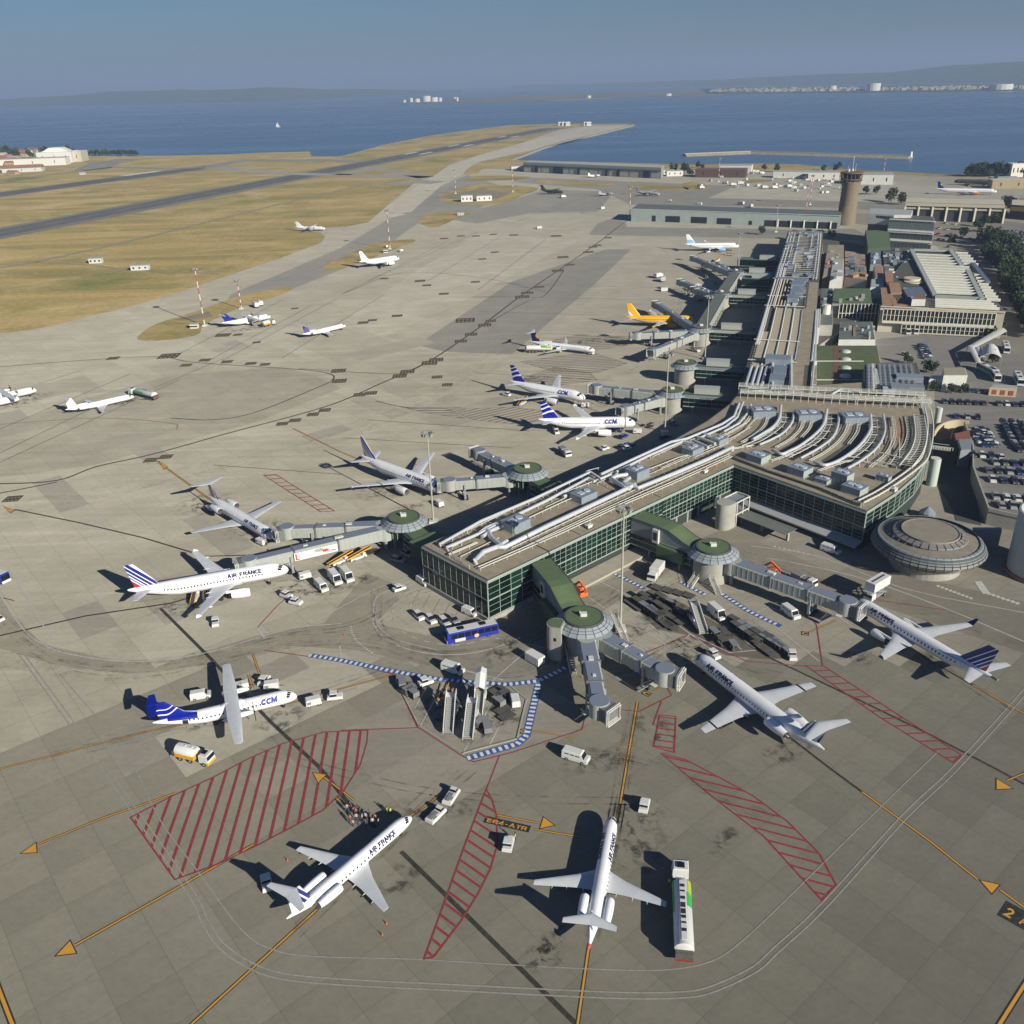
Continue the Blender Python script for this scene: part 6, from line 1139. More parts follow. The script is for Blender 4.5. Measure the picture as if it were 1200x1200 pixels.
for a, b, lb in ((RG, RH, 'long grey ramp roof between the yellow jet hub and the next one'), (RH, RI, 'long grey ramp roof at the far pier hubs')): d = (b-a).normalized(); corridor(lb, a+d*5, b-d*5, 5.4, 4, 8.0, rm=shade_g, wm=bridge_m, glz=False)
for pf, s0, lb in (((870, 325), 0, 'far dark green glazed annex with pale triangular roof, nearer of two'), ((868, 303), 0, 'far dark green glazed annex beside the pale blue-tailed jet, farther of two')):
    q = G(890, pf[1]-12, 7); a = G(*pf, 7); a.z = 0; f = (a-P0).dot(PD); b = pier_pt(f, -1); t = corridor(lb, b, b+(a-b)*1.0, 9, 0, 7, rm=shade_g, wm=MT['green_glass'])
    m = MB(); m.box(2, 12, -2.2, 2.2, 7.2, 9.4); m.build('roof_cabin', bridge_m, t)
def ad_panel(t, L0, L1, y, z0, z1, txt):
    m = MB(); m.box(L0, L1, y-.04, y+.04, z0, z1); o = m.build('advert_panel', mat('advert_white', (.75, .75, .72), .5), t); sg = 1 if y > 0 else -1; yy = y+sg*.07; rm = mat('advert_red', (.6, .03, .02), .5)
    W_t = L1-L0
    vs, fs = text_mesh(txt, .95); 
    def X(u): return (L0+L1)/2+W_t*u*(-sg)
    w = max(v.x for v in vs)-min(v.x for v in vs); k = W_t*.22/w; cz = (z0+z1)/2
    MB().add([((L0+L1)/2-sg*(-W_t*.02+v.x*k)+0, yy, cz+v.y*k*1.1) for v in vs], [f for f in fs]).build('lettering', mat('advert_ink', (.06, .06, .06), .6), o)
    m = MB(); h = (z1-z0)
    for u0, u1, w0, w1 in ((-.47, -.44, -.35, .4), (-.47, -.38, -.42, -.3), (.33, .45, -.25, -.12)): m.add([(X(u0), yy, cz+h*w0), (X(u1), yy, cz+h*w0), (X(u1), yy, cz+h*w1), (X(u0), yy, cz+h*w1)], [(0, 1, 2, 3)])
    for sx in (-1, 1): m.add([(X(.22), yy, cz), (X(.22+.07*sx), yy, cz+h*.2), (X(.22+.07*sx), yy, cz-h*.2)], [(0, 1, 2)])
    m.add([(X(.22), yy, cz), (X(.22+.05), yy, cz+h*.2), (X(.22-.05), yy, cz+h*.2)], [(0, 1, 2)]); m.add([(X(.22), yy, cz), (X(.22+.05), yy, cz-h*.2), (X(.22-.05), yy, cz-h*.2)], [(0, 1, 2)]); m.build('red_emblem', rm, o)
def bridge(label, a, b, ad=None, nseg=3, turn=0.0, w=3.0, zf=3.7, col=None, adv=(.35, .62), stairs=True):
    """boarding bridge: telescoping tunnels from a to b, round cab, canopy and wheeled column"""
    d = b-a; L = d.length; t = thing('boarding_bridge', label, 'boarding bridge', (a.x, a.y, 0), atan2(d.y, d.x), 'boarding bridges'); mt = col or bridge_m
    m = MB(); m.cyl(0, 0, zf-.4, zf+3.1, 2.1, n=16); m.build('pivot_drum', mt, t, smooth=40); m = MB(); m.cyl(0, 0, 0, zf, .45, n=10); m.build('pivot_column', steel, t); x = 1.2
    for i in range(nseg):
        L1 = (L-3.4)/nseg; ww = w+.34*(nseg-1-i)*(1 if i else 1); hh = 2.7+.16*(nseg-1-i); z = zf+.06*i
        m = MB(); m.loft([[(xx, -ww/2, z), (xx, ww/2, z), (xx, ww/2, z+hh-.25), (xx, ww/2-.3, z+hh), (xx, -ww/2+.3, z+hh), (xx, -ww/2, z+hh-.25)] for xx in (x, x+L1+.5)]); o = m.build('tunnel', mt, t)
        MB().add([(x+.1, -ww/2+.32, z+hh+.07), (x+L1+.3, -ww/2+.32, z+hh+.07), (x+L1+.3, ww/2-.32, z+hh+.07), (x+.1, ww/2-.32, z+hh+.07)], [(0, 1, 2, 3)]).build('roof_sheet', mat('bridge_roof_sky_tint', (.21, .235, .30), .4), o)  # roof sheet: the sky's blue reflection is put into its base colour
        m = MB(); n = int(L1/1.25)
        for j in range(n+1):
            q = x+L1*j/n; e = .05
            m.loft([[(xx, -ww/2-e, z+.05), (xx, ww/2+e, z+.05), (xx, ww/2+e, z+hh-.25), (xx, ww/2-.3, z+hh+e), (xx, -ww/2+.3, z+hh+e), (xx, -ww/2-e, z+hh-.25)] for xx in (q-.04, q+.04)], True)
        m.build('ribs', mt, o); m = MB(); m.loft([[(xx, -ww/2-.12, z-.1), (xx, ww/2+.12, z-.1), (xx, ww/2+.12, z+hh+.12), (xx, -ww/2-.12, z+hh+.12)] for xx in (x+L1+.3, x+L1+.7)]); m.build('end_frame', bridge_d if i < nseg-1 else mt, o)
        x += L1
    xe = L-2.0; m = MB(); m.cyl(xe, 0, zf-.15, zf+3.2, 2.0, n=18); m.build('cab', mt, t, smooth=40); m = MB(); m.cyl(xe, 0, zf+3.2, zf+3.26, 1.9, n=18); m.build('cab_roof', MT['bridge_roof_sky_tint'], t); ca, sa = cos(turn), sin(turn)
    m = MB(); m.box(.8, 2.9, -1.6, 1.6, zf+.05, zf+3.0, (xe, 0), turn); m.build('cab_head', bridge_d, t)
    m = MB()
    for q, e in ((2.95, .0), (3.3, .12), (3.65, .0)): pts = [(q, -1.75-e, zf-.1), (q, 1.75+e, zf-.1), (q, 1.75+e, zf+3.1+e), (q, -1.75-e, zf+3.1+e)]; m.tube([(xe+p[0]*ca-p[1]*sa, p[0]*sa+p[1]*ca, p[2]) for p in pts+pts[:1]], .13, 5)
    m.build('canopy_frame', render_w, t)
    m = MB(); xc = L*.68; m.box(xc-.25, xc+.25, -w/2-.5, -w/2-.2, 1.0, zf+1.6); m.box(xc-.25, xc+.25, w/2+.2, w/2+.5, 1.0, zf+1.6); m.box(xc-.35, xc+.35, -w/2-.5, w/2+.5, .8, 1.3); m.box(xc-.2, xc+.2, -w/2-.5, w/2+.5, zf-.5, zf-.1); m.build('drive_column', steel, t)
    for s in (-1, 1):
        for q in (-.55, .55): m = MB(); m.loft([[(xc+q+.5*cos(i*pi/6), s*.9+yy, .5+.5*sin(i*pi/6)) for i in range(12)] for yy in (-.2, .2)]); m.build('wheel', black_r, t)
    if stairs:
        m = MB(); y = -w/2-1.0; n = 10
        for i in range(n): m.box(xe-4.6+i*.34, xe-4.3+i*.34, y-.4, y+.4, .35*i+.2, .35*i+.26)
        for s in (-.42, .42): m.bar((xe-4.7, y+s, .1), (xe-1.2, y+s, 3.7), .06, .2); m.bar((xe-4.7, y+s, 1.1), (xe-1.2, y+s, 4.7), .05, .05)
        m.box(xe-1.3, xe, y-.45, y+1.0, 3.6, 3.7); m.build('service_stairs', MT['rack_cream'], t)
    m = MB(); m.box(L*.3, L*.36, -.5, .5, zf+3.0, zf+3.35); m.box(L*.55, L*.58, -.3, .3, zf+2.9, zf+3.2); m.build('roof_box', render_w, t)
    if ad:
        for s in ((-1,) if ad != 'both' else (-1, 1)): ad_panel(t, L*adv[0], L*adv[1], s*(w/2+.52), zf+.35, zf+2.5, 'HSBC')
    return t
def from_hub(Rr, px, py, z=5.0, off=5.6): b = G(px, py, z); b.z = 0; d = (b-Rr).normalized(); return Rr+d*off, b
for Rr, px, py, kw, lb in ((RC, 328, 624, dict(nseg=3, turn=.5), 'pale bridge from the near hub to the T-tail jet, behind the advert bridge'), (RC, 283, 664, dict(nseg=3, ad='both', adv=(.36, .66)), 'longest bridge, white advert panel with red emblem, to the tricolour-tailed jet'),
                           (RD, 519, 569, dict(nseg=2, ad=1, adv=(.42, .72)), 'bridge with white advert panel docked at the jet behind the light mast'), (RD, 558, 531, dict(nseg=2), 'short empty bridge pointing up-left from the hub behind the light mast'),
                           (RB, 1003, 715, dict(nseg=3), 'long bridge to the dark-tailed jet on the right'), (RA, 704, 838, dict(nseg=3, turn=.75), 'empty bridge reaching straight towards the camera, white diamond canopy frame'), (RA, 788, 797, dict(nseg=3, turn=.35), 'empty bridge angled right towards the high-tail jet'),
                           (RE, 694, 456, dict(nseg=3, ad=1), 'shaded bridge with advert to the farther blue-banded jet'), (RE, 729, 482, dict(nseg=2, ad=1), 'sunlit bridge with advert to the nearer blue-banded jet'), (RG, 742, 394, dict(nseg=3, ad=1, adv=(.2, .5)), 'pale bridge below the yellow jet, left one of two'), (RG, 764, 414, dict(nseg=2, ad=1), 'bright bridge below the yellow jet, angled towards the camera'),
                           (RG, 768, 357, dict(nseg=3, ad=1), 'bridge above the yellow jet with pale advert'), (RH, 797, 331, dict(nseg=2), 'small far bridge beyond the yellow jet'), (RH, 813, 340, dict(nseg=2), 'small bright far bridge angled towards the camera'), (RI, 812, 303, dict(nseg=3, ad=1), 'far bridge below the pale blue-tailed jet'), (RI, 842, 310, dict(nseg=2), 'bright far bridge end beside the far light mast')):
    a, b = from_hub(Rr, px, py); bridge(lb, a, b, **kw)
# lift towers and outside stairs beside the near hubs
t = thing('lift_tower', 'tall rounded grey lift tower beside the nearest round hub', 'lift tower', tuple(G(651, 768)), radians(-20)); m = MB(); m.prism([(1.5*cos(a)-0.3, 2.0*sin(a)) for a in [pi/2+pi*i/10 for i in range(11)]]+[(1.8, -2.0), (1.8, 2.0)], 0, 8.3); m.build('shaft', conc_w, t); m = MB(); m.prism([(1.2*cos(a)-0.3, 1.7*sin(a)) for a in [pi/2+pi*i/10 for i in range(11)]]+[(1.5, -1.7), (1.5, 1.7)], 8.3, 8.4); m.build('roof', green_r, t); m = MB(); m.box(1.75, 1.85, -1.2, .4, 4.2, 6.4); m.box(.2, .8, -2.05, -1.98, 5, 5.8); m.build('opening', glass_d, t)
def stairs(name, label, a, b, z, w=1.3, grp=None):
    d = b-a; L = d.length; t = thing(name, label, 'stairs', (a.x, a.y, 0), atan2(d.y, d.x), grp); n = int(z/.18); m = MB()
    for i in range(n): m.box(L*i/n, L*(i+1)/n, -w/2, w/2, z*(i+1)/n-.05, z*(i+1)/n)
    m.build('treads', conc_w, t); m = MB()
    for s in (-1, 1): m.bar((0, s*w/2, .0), (L, s*w/2, z), .08, .35); m.bar((0, s*w/2, 1.0), (L, s*w/2, z+1), .06, .06); m.bar((0, s*w/2, .5), (L, s*w/2, z+.5), .04, .04)
    m.build('railing', render_w, t)
stairs('outside_stairs', 'outside stairs dropping right from the nearest hub lift tower', G(672, 790), G(660, 750), 4.2); stairs('outside_stairs', 'outside stairs in front of the second hub, by the blue striped walkway', G(842, 697), G(822, 672), 4.4); stairs('outside_stairs', 'short outside stairs left of the second hub drum', G(808, 688), G(828, 672), 3.5); stairs('outside_stairs', 'stairs from the bridge pivot towards the light mast', G(733, 752), G(718, 735), 3.6)
t = thing('lift_tower', 'rounded concrete lift tower with open steel frame in the inner terminal corner', 'lift tower', tuple(G(847, 618)), radians(41)); m = MB(); m.prism([(2.2*cos(a), 2.2*sin(a)) for a in [pi/2+pi*i/10 for i in range(11)]]+[(2.4, -2.2), (2.4, 2.2)], 0, 7.6); m.build('shaft', conc_w, t, smooth=30); m = MB()
for x in (2.8, 5.6, 8.4):
    for y in (-2.1, 2.1): m.box(x-.15, x+.15, y-.15, y+.15, 0, 7.4)
for z in (3.6, 7.2): m.box(2.4, 8.6, -2.3, -2.0, z, z+.3); m.box(2.4, 8.6, 2.0, 2.3, z, z+.3); m.box(8.3, 8.6, -2.3, 2.3, z, z+.3)
m.build('steel_frame', MT['rack_cream'], t); m = MB(); m.box(2.4, 8.4, -2, 2, 3.5, 3.7); m.box(2.4, 8.4, -2, 2, 6.9, 7.05); m.build('landing', wallgrey, t)
t = thing('slatted_shelter', 'long dark slatted shelter roof below the inner terminal facade', 'shelter', tuple(G(893, 622)), radians(-50.5)); m = MB()
for i in range(22): m.box(-8.5+i*.8, -7.9+i*.8, -2.6, 2.6, 2.9, 3.05)
m.build('slats', mat('slat_dark', (.16, .17, .16), .6), t); m = MB()
for x in (-8, 0, 8): m.box(x-.3, x+.3, -.4, .4, 0, 2.9)
m.build('post', conc_w, t)
# ---------------------------------------------------------------- light masts
def mast(px, py, h, label, banded=False, r=.24, grp='tall apron light masts'):
    p = G(px, py); t = thing('light_mast', label, 'light mast', (p.x, p.y, 0), 0, grp)
    if banded:
        n = 9
        for i in range(n): m = MB(); m.cyl(0, 0, h*i/n, h*(i+1)/n, r*(1.5-.5*i/n), r*(1.5-.5*(i+1)/n), 8); m.build('band', mat('mast_red', (.34, .10, .08), .6) if i % 2 else MT['white_wall'], t)
    else: m = MB(); m.cyl(0, 0, 0, h, r*1.2, r*.7, 10); m.build('pole', mat('mast_grey', (.42, .41, .36), .5), t)
    m = MB(); m.lathe([(.9, h-.4), (1.2, h-.3), (1.2, h-.15), (.9, h-.1)], n=14); m.build('head_ring', steel, t); lm = None
    for i in range(8):
        if lm is None: q = MB(); q.box(1.1, 1.75, -.38, .38, h-.75, h-.1); q.box(1.2, 1.9, -.45, .45, h-.1, h+.05); lm = q.mesh('floodlight', mat('lamp_housing', (.32, .31, .27), .5))
        o = bpy.data.objects.new('floodlight', lm); C.objects.link(o); o.parent = t; o.rotation_euler = (0, 0, i*pi/4)
    m = MB(); m.box(-1.2, 1.2, -1.2, 1.2, 0, .7); m.build('base_block', MT['white_wall'], t)
mast(508, 612, 27, 'tall grey light mast in front of the jet near the terminal corner'); mast(779, 507, 28.5, 'grey light mast standing in the terminal shade beyond the ducts'); mast(826, 421, 27.6, 'thin grey light mast beside the second pier hub'); mast(727, 738, 30.5, 'tall grey light mast between the two near round hubs'); mast(864, 314, 22, 'grey mast by the far pier hub')
mast(909, 272, 20.4, 'slim mast at the far end of the pier')
for px, py, h, lb in ((240, 382, 30, 'red and white banded mast on the nearer grass strip'), (457, 292, 28.3, 'red and white banded mast on the small brown grass strip'), (534, 227, 25, 'red and white mast left of the white hut compound'), (601, 225, 24, 'red and white mast right of the white hut compound'), (738, 256, 27, 'red and white mast at the left end of the long green shed'), (283, 362, 16, 'short red and white mast behind the blue-tailed propeller airliner'),
                      (943, 262, 30, 'red and white mast before the green shed, left of the pair'), (949, 240, 26, 'red and white mast before the green shed, right of the pair'), (1034, 213, 26, 'red and white mast on the far apron near the shore'), (842, 213, 26, 'thin mast among the far small buildings')): mast(px, py, h, lb, True, .24, 'red and white banded masts')
# ---------------------------------------------------------------- vehicles
k = NT('car_paint'); oi = k.node('ShaderNodeObjectInfo'); paint_m = k.done(oi.outputs['Color'], .3)
veh_w = mat('vehicle_white', (.68, .68, .66), .4, noise=.05, scale=1); veh_y = mat('vehicle_yellow', (.75, .38, .02), .45); veh_o = mat('vehicle_orange', (.75, .14, .02), .5); veh_b = mat('vehicle_blue', (.02, .035, .35), .4); veh_g = mat('vehicle_grey', (.22, .23, .24), .6, noise=.1, scale=1); tarp = mat('bag_dark', (.06, .06, .06), .9, noise=.3, scale=2); frame_g = mat('cart_frame', (.10, .095, .08), .7, noise=.3, scale=3); red_l = mat('light_red', (.4, .02, .02), .4); rust = mat('rust_brown', (.16, .10, .07), .8)
def rb(m, x0, x1, y0, y1, z0, z1, f=0.0, r=0.0, s=0.0, e=.06):
    """box with chamfered top; f/r/s = slope of front, rear, sides at the top"""
    R4 = lambda a, b, c, d, z: [(a, c, z), (b, c, z), (b, d, z), (a, d, z)]
    h = z1-z0; k_ = 1-e/h
    return m.loft([R4(x0, x1, y0, y1, z0), R4(x0+r*k_, x1-f*k_, y0+s*k_, y1-s*k_, z1-e), R4(x0+r+e, x1-f-e, y0+s+e, y1-s-e, z1)])
WH = {}
def wheels(t, xs, w, r=.33):
    for x in xs:
        for s in (-1, 1):
            key = (r,); 
            if key not in WH: q = MB(); q.loft([[(r*cos(i*pi/6), yy, r*sin(i*pi/6)) for i in range(12)] for yy in (-.11, .11)]); q.mi = 1; q.add([(r*.55*cos(i*pi/4), -.115, r*.55*sin(i*pi/4)) for i in range(8)]+[(r*.55*cos(i*pi/4), .115, r*.55*sin(i*pi/4)) for i in range(8)], [tuple(range(8))[::-1], tuple(range(8, 16))]); WH[key] = q.mesh('wheel', [black_r, steel])
            o = bpy.data.objects.new('wheel', WH[key]); C.objects.link(o); o.parent = t; o.location = (x, s*(w/2-.1), r)
def lights(t, L, W, z=.65):
    for x, mm, n in ((L/2+.005, MT['dome_white'], 'headlight'), (-L/2-.005, red_l, 'tail_light')):
        for s in (-1, 1): MB().box(x-.02, x+.02, s*(W/2-.3)-.16, s*(W/2-.3)+.16, z-.08, z+.08).build(n, mm, t)
TPL = {}
def template(kind):
    t = thing(kind, 'x', 'x', (0, 0, -500)); b = None
    if kind in ('car', 'estate_car', 'hatchback'):
        L, W = (4.3, 1.76) if kind != 'hatchback' else (3.8, 1.68); m = MB(); rb(m, -L/2, L/2, -W/2, W/2, .28, .86, .12, .05, .03, .12); b = m.build('body', paint_m, t); b['tint'] = 1
        x1 = L*.22; x0 = -L*.48 if kind != 'car' else -L*.36; m = MB(); rb(m, x0, x1, -W/2+.06, W/2-.06, .84, 1.40, .75, .28 if kind != 'car' else .5, .16, .03); m.build('windows', glass_d, t)
        m = MB(); m.box(x0+.38, x1-.78, -W/2+.26, W/2-.26, 1.38, 1.45); c = m.build('roof', paint_m, t); c['tint'] = 1; wheels(t, (-L*.31, L*.31), W, .31); lights(t, L, W)
    elif kind in ('minibus', 'small_van', 'panel_van'):
        L, W, H_ = {'minibus': (5.0, 1.95, 2.05), 'small_van': (4.1, 1.75, 1.8), 'panel_van': (5.6, 2.05, 2.5)}[kind]; m = MB(); rb(m, -L/2, L/2, -W/2, W/2, .3, 1.0, .1, .02, 0, .04); b = m.build('body', paint_m, t); b['tint'] = 1
        m = MB(); rb(m, -L/2+.02, L/2-.75, -W/2+.02, W/2-.02, .98, H_, .55, .04, .1, .1); c = m.build('cab', paint_m, t); c['tint'] = 1
        m = MB(); m.loft([[(L/2-.78, -W/2+.12, 1.05), (L/2-.78, W/2-.12, 1.05)], [(L/2-1.16, -W/2+.2, H_-.22), (L/2-1.16, W/2-.2, H_-.22)]], False, False); 
        for i, (v) in enumerate(m.v): m.v[i] = (v[0]+.06, v[1], v[2])
        m.build('windscreen', glass_d, t)
        n = 3 if kind == 'minibus' else 1
        for s in (-1, 1):
            for i in range(n): x = L/2-1.5-i*1.05; m = MB(); y0_ = s*(W/2-.035); y1_ = s*(W/2-.075); m.add([(x, y0_, 1.1), (x-.85, y0_, 1.1), (x-.85, y1_, H_-.45), (x, y1_, H_-.45)], [(0, 1, 2, 3)]); m.build('side_window', glass_d, t)
        m = MB(); m.add([(-L/2+.0, -W/2+.25, 1.15), (-L/2+.0, W/2-.25, 1.15), (-L/2+.03, W/2-.3, H_-.4), (-L/2+.03, -W/2+.3, H_-.4)], [(3, 2, 1, 0)]); m.build('rear_window', glass_d, t); wheels(t, (-L*.3, L*.31), W, .34); lights(t, L, W, .75)
    elif kind == 'box_truck':
        m = MB(); rb(m, 1.4, 3.3, -1.1, 1.1, .5, 2.3, .25, 0, .05, .1); m.build('cab', veh_w, t); m = MB(); m.box(3.0, 3.32, -.95, .95, 1.35, 2.0); m.build('windscreen', glass_d, t); m = MB(); rb(m, -3.5, 1.3, -1.2, 1.2, .9, 3.1, 0, 0, 0, .08); m.build('box_body', veh_w, t); m = MB(); m.box(-3.4, 3, -.5, .5, .5, .9); m.build('chassis', frame_g, t); wheels(t, (-2.3, 2.3), 2.2, .42)
    elif kind in ('fuel_tanker', 'long_tanker'):
        y = kind == 'fuel_tanker'; L = 4.6 if y else 11.5
        m = MB(); rb(m, .1, 2.1, -1.12, 1.12, .7, 2.4, .2, 0, .05, .12); m.build('cab', veh_w, t); m = MB(); m.box(1.85, 2.12, -1, 1, 1.5, 2.2); m.build('windscreen', glass_d, t); m = MB(); m.box(.4, 1.3, -.5, .5, 2.5, 2.62); m.build('roof_hatch', glass_d, t)
        m = MB(); m.box(1.6, 2.14, -1.16, 1.16, .45, .95); m.build('bumper', veh_y if y else veh_w, t)
        o = MB(); n = 16; prof = [(1.25*cos(2*pi*i/n)*(1 if abs(cos(2*pi*i/n)) < .9 else 1.0), 1.95+1.0*sin(2*pi*i/n)) for i in range(n)]
        o.loft([[(x, a*s, 1.95+(b_-1.95)*s) for a, b_ in prof] for x, s in ((-.7-L, .82), (-.6-L, 1), (-1.3 if y else -1.9, 1), (-1.0 if y else -1.6, .8))]); tk = o.build('tank', veh_w, t, smooth=40)
        if y:
            m = MB(); m.box(-L-.5, -.9, -1.32, 1.32, 1.0, 1.75); m.build('yellow_skirt', veh_y, t)
        else:
            E = lambda x, a: (x, -1.27*sin(a), 1.95+1.02*cos(a))
            for i, w_ in enumerate((.5, .3, .5, .8, .8, .5, .3, .5)): x = -2.8-i*1.0; MB().add([(x, -.32, 2.985), (x-w_, -.32, 2.985), (x-w_, .32, 2.985), (x, .32, 2.985)], [(0, 3, 2, 1)]).build('dark_lettering_mark', mat('ink', (.03, .03, .04), .6), t)
            def pan(x0, x1, a0, a1, nm, mm):
                m = MB()
                for q in range(4): b0 = a0+(a1-a0)*q/4; b1 = a0+(a1-a0)*(q+1)/4; m.add([E(x0, b0), E(x1, b0), E(x1, b1), E(x0, b1)], [(0, 1, 2, 3)])
                m.build(nm, mm, t)
            pan(-1.9, -4.2, .62, 1.5, 'lime_panel', mat('livery_lime', (.4, .5, .05), .5)); pan(-3.9, -6.2, .45, 1.3, 'green_panel', mat('livery_green', (.04, .42, .07), .5)); pan(-1.9, -7, -1.0, -1.5, 'green_side', MT['livery_green'])
        m = MB(); m.box(-L, -.9 if y else -2.2, -.35, .35, 2.9, 2.975)
        for i in range(int(L/1.6) if y else 0): m.cyl(-1.8-i*1.5, 0, 2.95, 3.1, .22, n=8)
        m.build('top_walkway', veh_w, t); m = MB(); m.box(-L-.8, 1.8, -.6, .6, .55, .95); m.box(-L-1.3, -L-.7, -1.1, 1.1, .8, 1.9); m.build('chassis', frame_g, t)
        wheels(t, (1.1,)+((-2.0, -4.2) if y else (-1.2, -8.2, -9.5, -10.8)), 2.3, .48)
        m = MB(); m.box(-L-1.35, -L-1.3, -1.2, 1.2, .6, .8); m.build('rear_bar', red_l, t)
    elif kind == 'tug':
        m = MB(); rb(m, -1.6, 1.6, -.8, .8, .3, .95, .1, .05, .02, .08); b = m.build('body', veh_w, t); m = MB(); m.box(-.9, .35, -.66, .66, .95, 1.55); m.build('cab_glass', glass_d, t); m = MB(); rb(m, -1.0, .45, -.74, .74, 1.55, 1.7, 0, 0, 0, .04); m.build('cab_roof', veh_w, t); wheels(t, (-1.0, 1.0), 1.55, .3)
    elif kind == 'tow_tractor':
        m = MB(); rb(m, -2.7, 2.7, -1.2, 1.2, .35, 1.25, .1, .1, .05, .1); m.build('body', veh_w, t); m = MB(); rb(m, .9, 2.2, -.8, .8, 1.25, 2.0, .2, .1, .06, .05); m.build('cab', glass_d, t); m = MB(); m.box(.95, 1.95, -.78, .78, 2.0, 2.08); m.build('cab_roof', veh_w, t); m = MB(); m.box(-2.2, .5, -.5, .5, 1.26, 1.45); m.box(-1.8, -.6, -1, 1, 1.26, 1.34); m.build('deck_plate', veh_g, t); wheels(t, (-1.7, 1.7), 2.3, .5)
    elif kind == 'belt_loader':
        m = MB(); rb(m, -2.6, 2.2, -.9, .9, .35, .95, .05, .05, 0, .06); m.build('body', veh_w, t); m = MB(); m.bar((-3.6, 0, .9), (3.8, 0, 2.3), .9, .22); m.build('belt', mat('belt_black', (.05, .05, .05), .8), t); m = MB(); m.bar((-3.6, -.5, 1), (3.8, -.5, 2.4), .08, .3); m.bar((-3.6, .5, 1), (3.8, .5, 2.4), .08, .3); m.build('belt_rail', veh_y, t); m = MB(); m.box(1, 1.8, -.95, -.3, .95, 1.7); m.build('seat_cab', veh_w, t); wheels(t, (-1.6, 1.4), 1.8, .33)
    elif kind in ('baggage_cart', 'loaded_cart'):
        m = MB(); m.box(-1.35, 1.35, -.75, .75, .42, .55); m.build('bed', frame_g, t); m = MB()
        for x in (-1.3, 0, 1.3):
            for y in (-.7, .7): m.box(x-.04, x+.04, y-.04, y+.04, .55, 1.6)
        m.box(-1.35, 1.35, -.75, .75, 1.6, 1.66); m.box(-1.35, -1.3, -.75, .75, .55, 1.6); m.build('frame', frame_g if kind == 'baggage_cart' else veh_g, t)
        if kind == 'loaded_cart': m = MB(); m.box(-1.1, .2, -.6, .6, .55, 1.2); m.box(.3, 1.1, -.5, .55, .55, 1.0); m.build('luggage', tarp, t)
        m = MB(); m.bar((1.35, 0, .45), (2.2, 0, .4), .07, .07); m.build('draw_bar', frame_g, t); wheels(t, (-.95, .95), 1.4, .2)
    elif kind in ('pallet_dolly',):
        m = MB(); m.box(-1.6, 1.6, -1.1, 1.1, .38, .48)
        for i in range(6): m.box(-1.5+i*.6, -1.3+i*.6, -1.1, 1.1, .48, .54)
        m.build('deck', frame_g, t); m = MB(); m.bar((1.6, 0, .42), (2.5, 0, .4), .07, .07); m.build('draw_bar', frame_g, t); wheels(t, (-1.1, 1.1), 1.9, .2)
    elif kind == 'ground_power_unit':
        m = MB(); rb(m, -1.6, 1.5, -.85, .85, .45, 1.75, .1, .1, .03, .1); m.build('cabinet', veh_w, t); m = MB(); m.box(-1.4, -.6, -.88, .88, .8, 1.4); m.build('grille', veh_g, t); m = MB(); m.bar((1.5, 0, .5), (2.6, 0, .35), .08, .08); m.build('draw_bar', frame_g, t); wheels(t, (-1.0, 1.0), 1.6, .28)
    elif kind == 'container':
        m = MB(); m.box(-2, 2, -1.05, 1.05, .2, 2.1); m.build('box', veh_w, t); m = MB()
        for i in range(9): m.box(-1.95+i*.48, -1.88+i*.48, -1.08, 1.08, .25, 2.05)
        m.build('ribs', render_w, t); m = MB(); m.box(-1.8, 1.8, -.9, .9, 0, .2); m.build('skids', frame_g, t)
    elif kind in ('bus', 'coach'):
        L = 12; m = MB(); rb(m, -L/2, L/2, -1.25, 1.25, .35, 2.95, .1, .02, .02, .12); m.build('body', veh_b if kind == 'bus' else veh_w, t); m = MB(); m.box(-L/2+.3, L/2-.5, -1.1, 1.1, 2.94, 3.02); m.build('roof', MT['white_wall'], t)
        for s in (-1, 1):
            for i in range(7): m = MB(); x = L/2-1.7-i*1.55; m.box(x-.68, x+.68, s*1.25-.03, s*1.25+.03, 1.35, 2.5); m.build('side_window', glass_d, t)
        m = MB(); m.box(L/2-.06, L/2+.02, -1.1, 1.1, 1.2, 2.6); m.build('windscreen', glass_d, t); m = MB(); m.box(L/2-.1, L/2+.06, -1.2, 1.2, .4, 1.1); m.build('front_panel', veh_w, t)
        for x in (2.5, -2.6): m = MB(); m.box(x-.7, x+.7, -.5, .5, 3.02, 3.25); m.build('roof_unit', glass_d, t)
        if kind == 'bus':
            for s in (-1, 1): m = MB(); m.box(1.8, 4.2, s*1.255-.03, s*1.255+.03, .45, 1.25); m.build('white_panel', MT['white_wall'], t); m = MB(); m.loft([[(-.8+.55*cos(i*pi/6), s*(1.285+q), 1.1+.5*sin(i*pi/6)) for i in range(12)] for q in (0, .02)]); m.build('round_emblem', mat('emblem_cream', (.75, .5, .3), .5), t)
        else: m = MB(); m.box(-5, 5, -1.28, 1.28, .5, 1.1); m.build('teal_skirt', mat('teal', (.04, .3, .3), .4), t)
        wheels(t, (-3.6, 3.9), 2.4, .48)
    elif kind == 'catering_truck':
        m = MB(); rb(m, 1.9, 3.7, -1.1, 1.1, .6, 2.2, .2, 0, .05, .08); m.build('cab', veh_w, t); m = MB(); m.box(3.4, 3.72, -1, 1, 1.4, 2.0); m.build('windscreen', glass_d, t); m = MB(); rb(m, -3.2, 3.4, -1.25, 1.25, 2.9, 5.2, 0, 0, 0, .06); m.build('lift_box', veh_w, t); m = MB(); m.box(-2.4, 2.8, -.2, .2, 5.2, 5.28); m.build('roof_strip', tarp, t)
        m = MB()
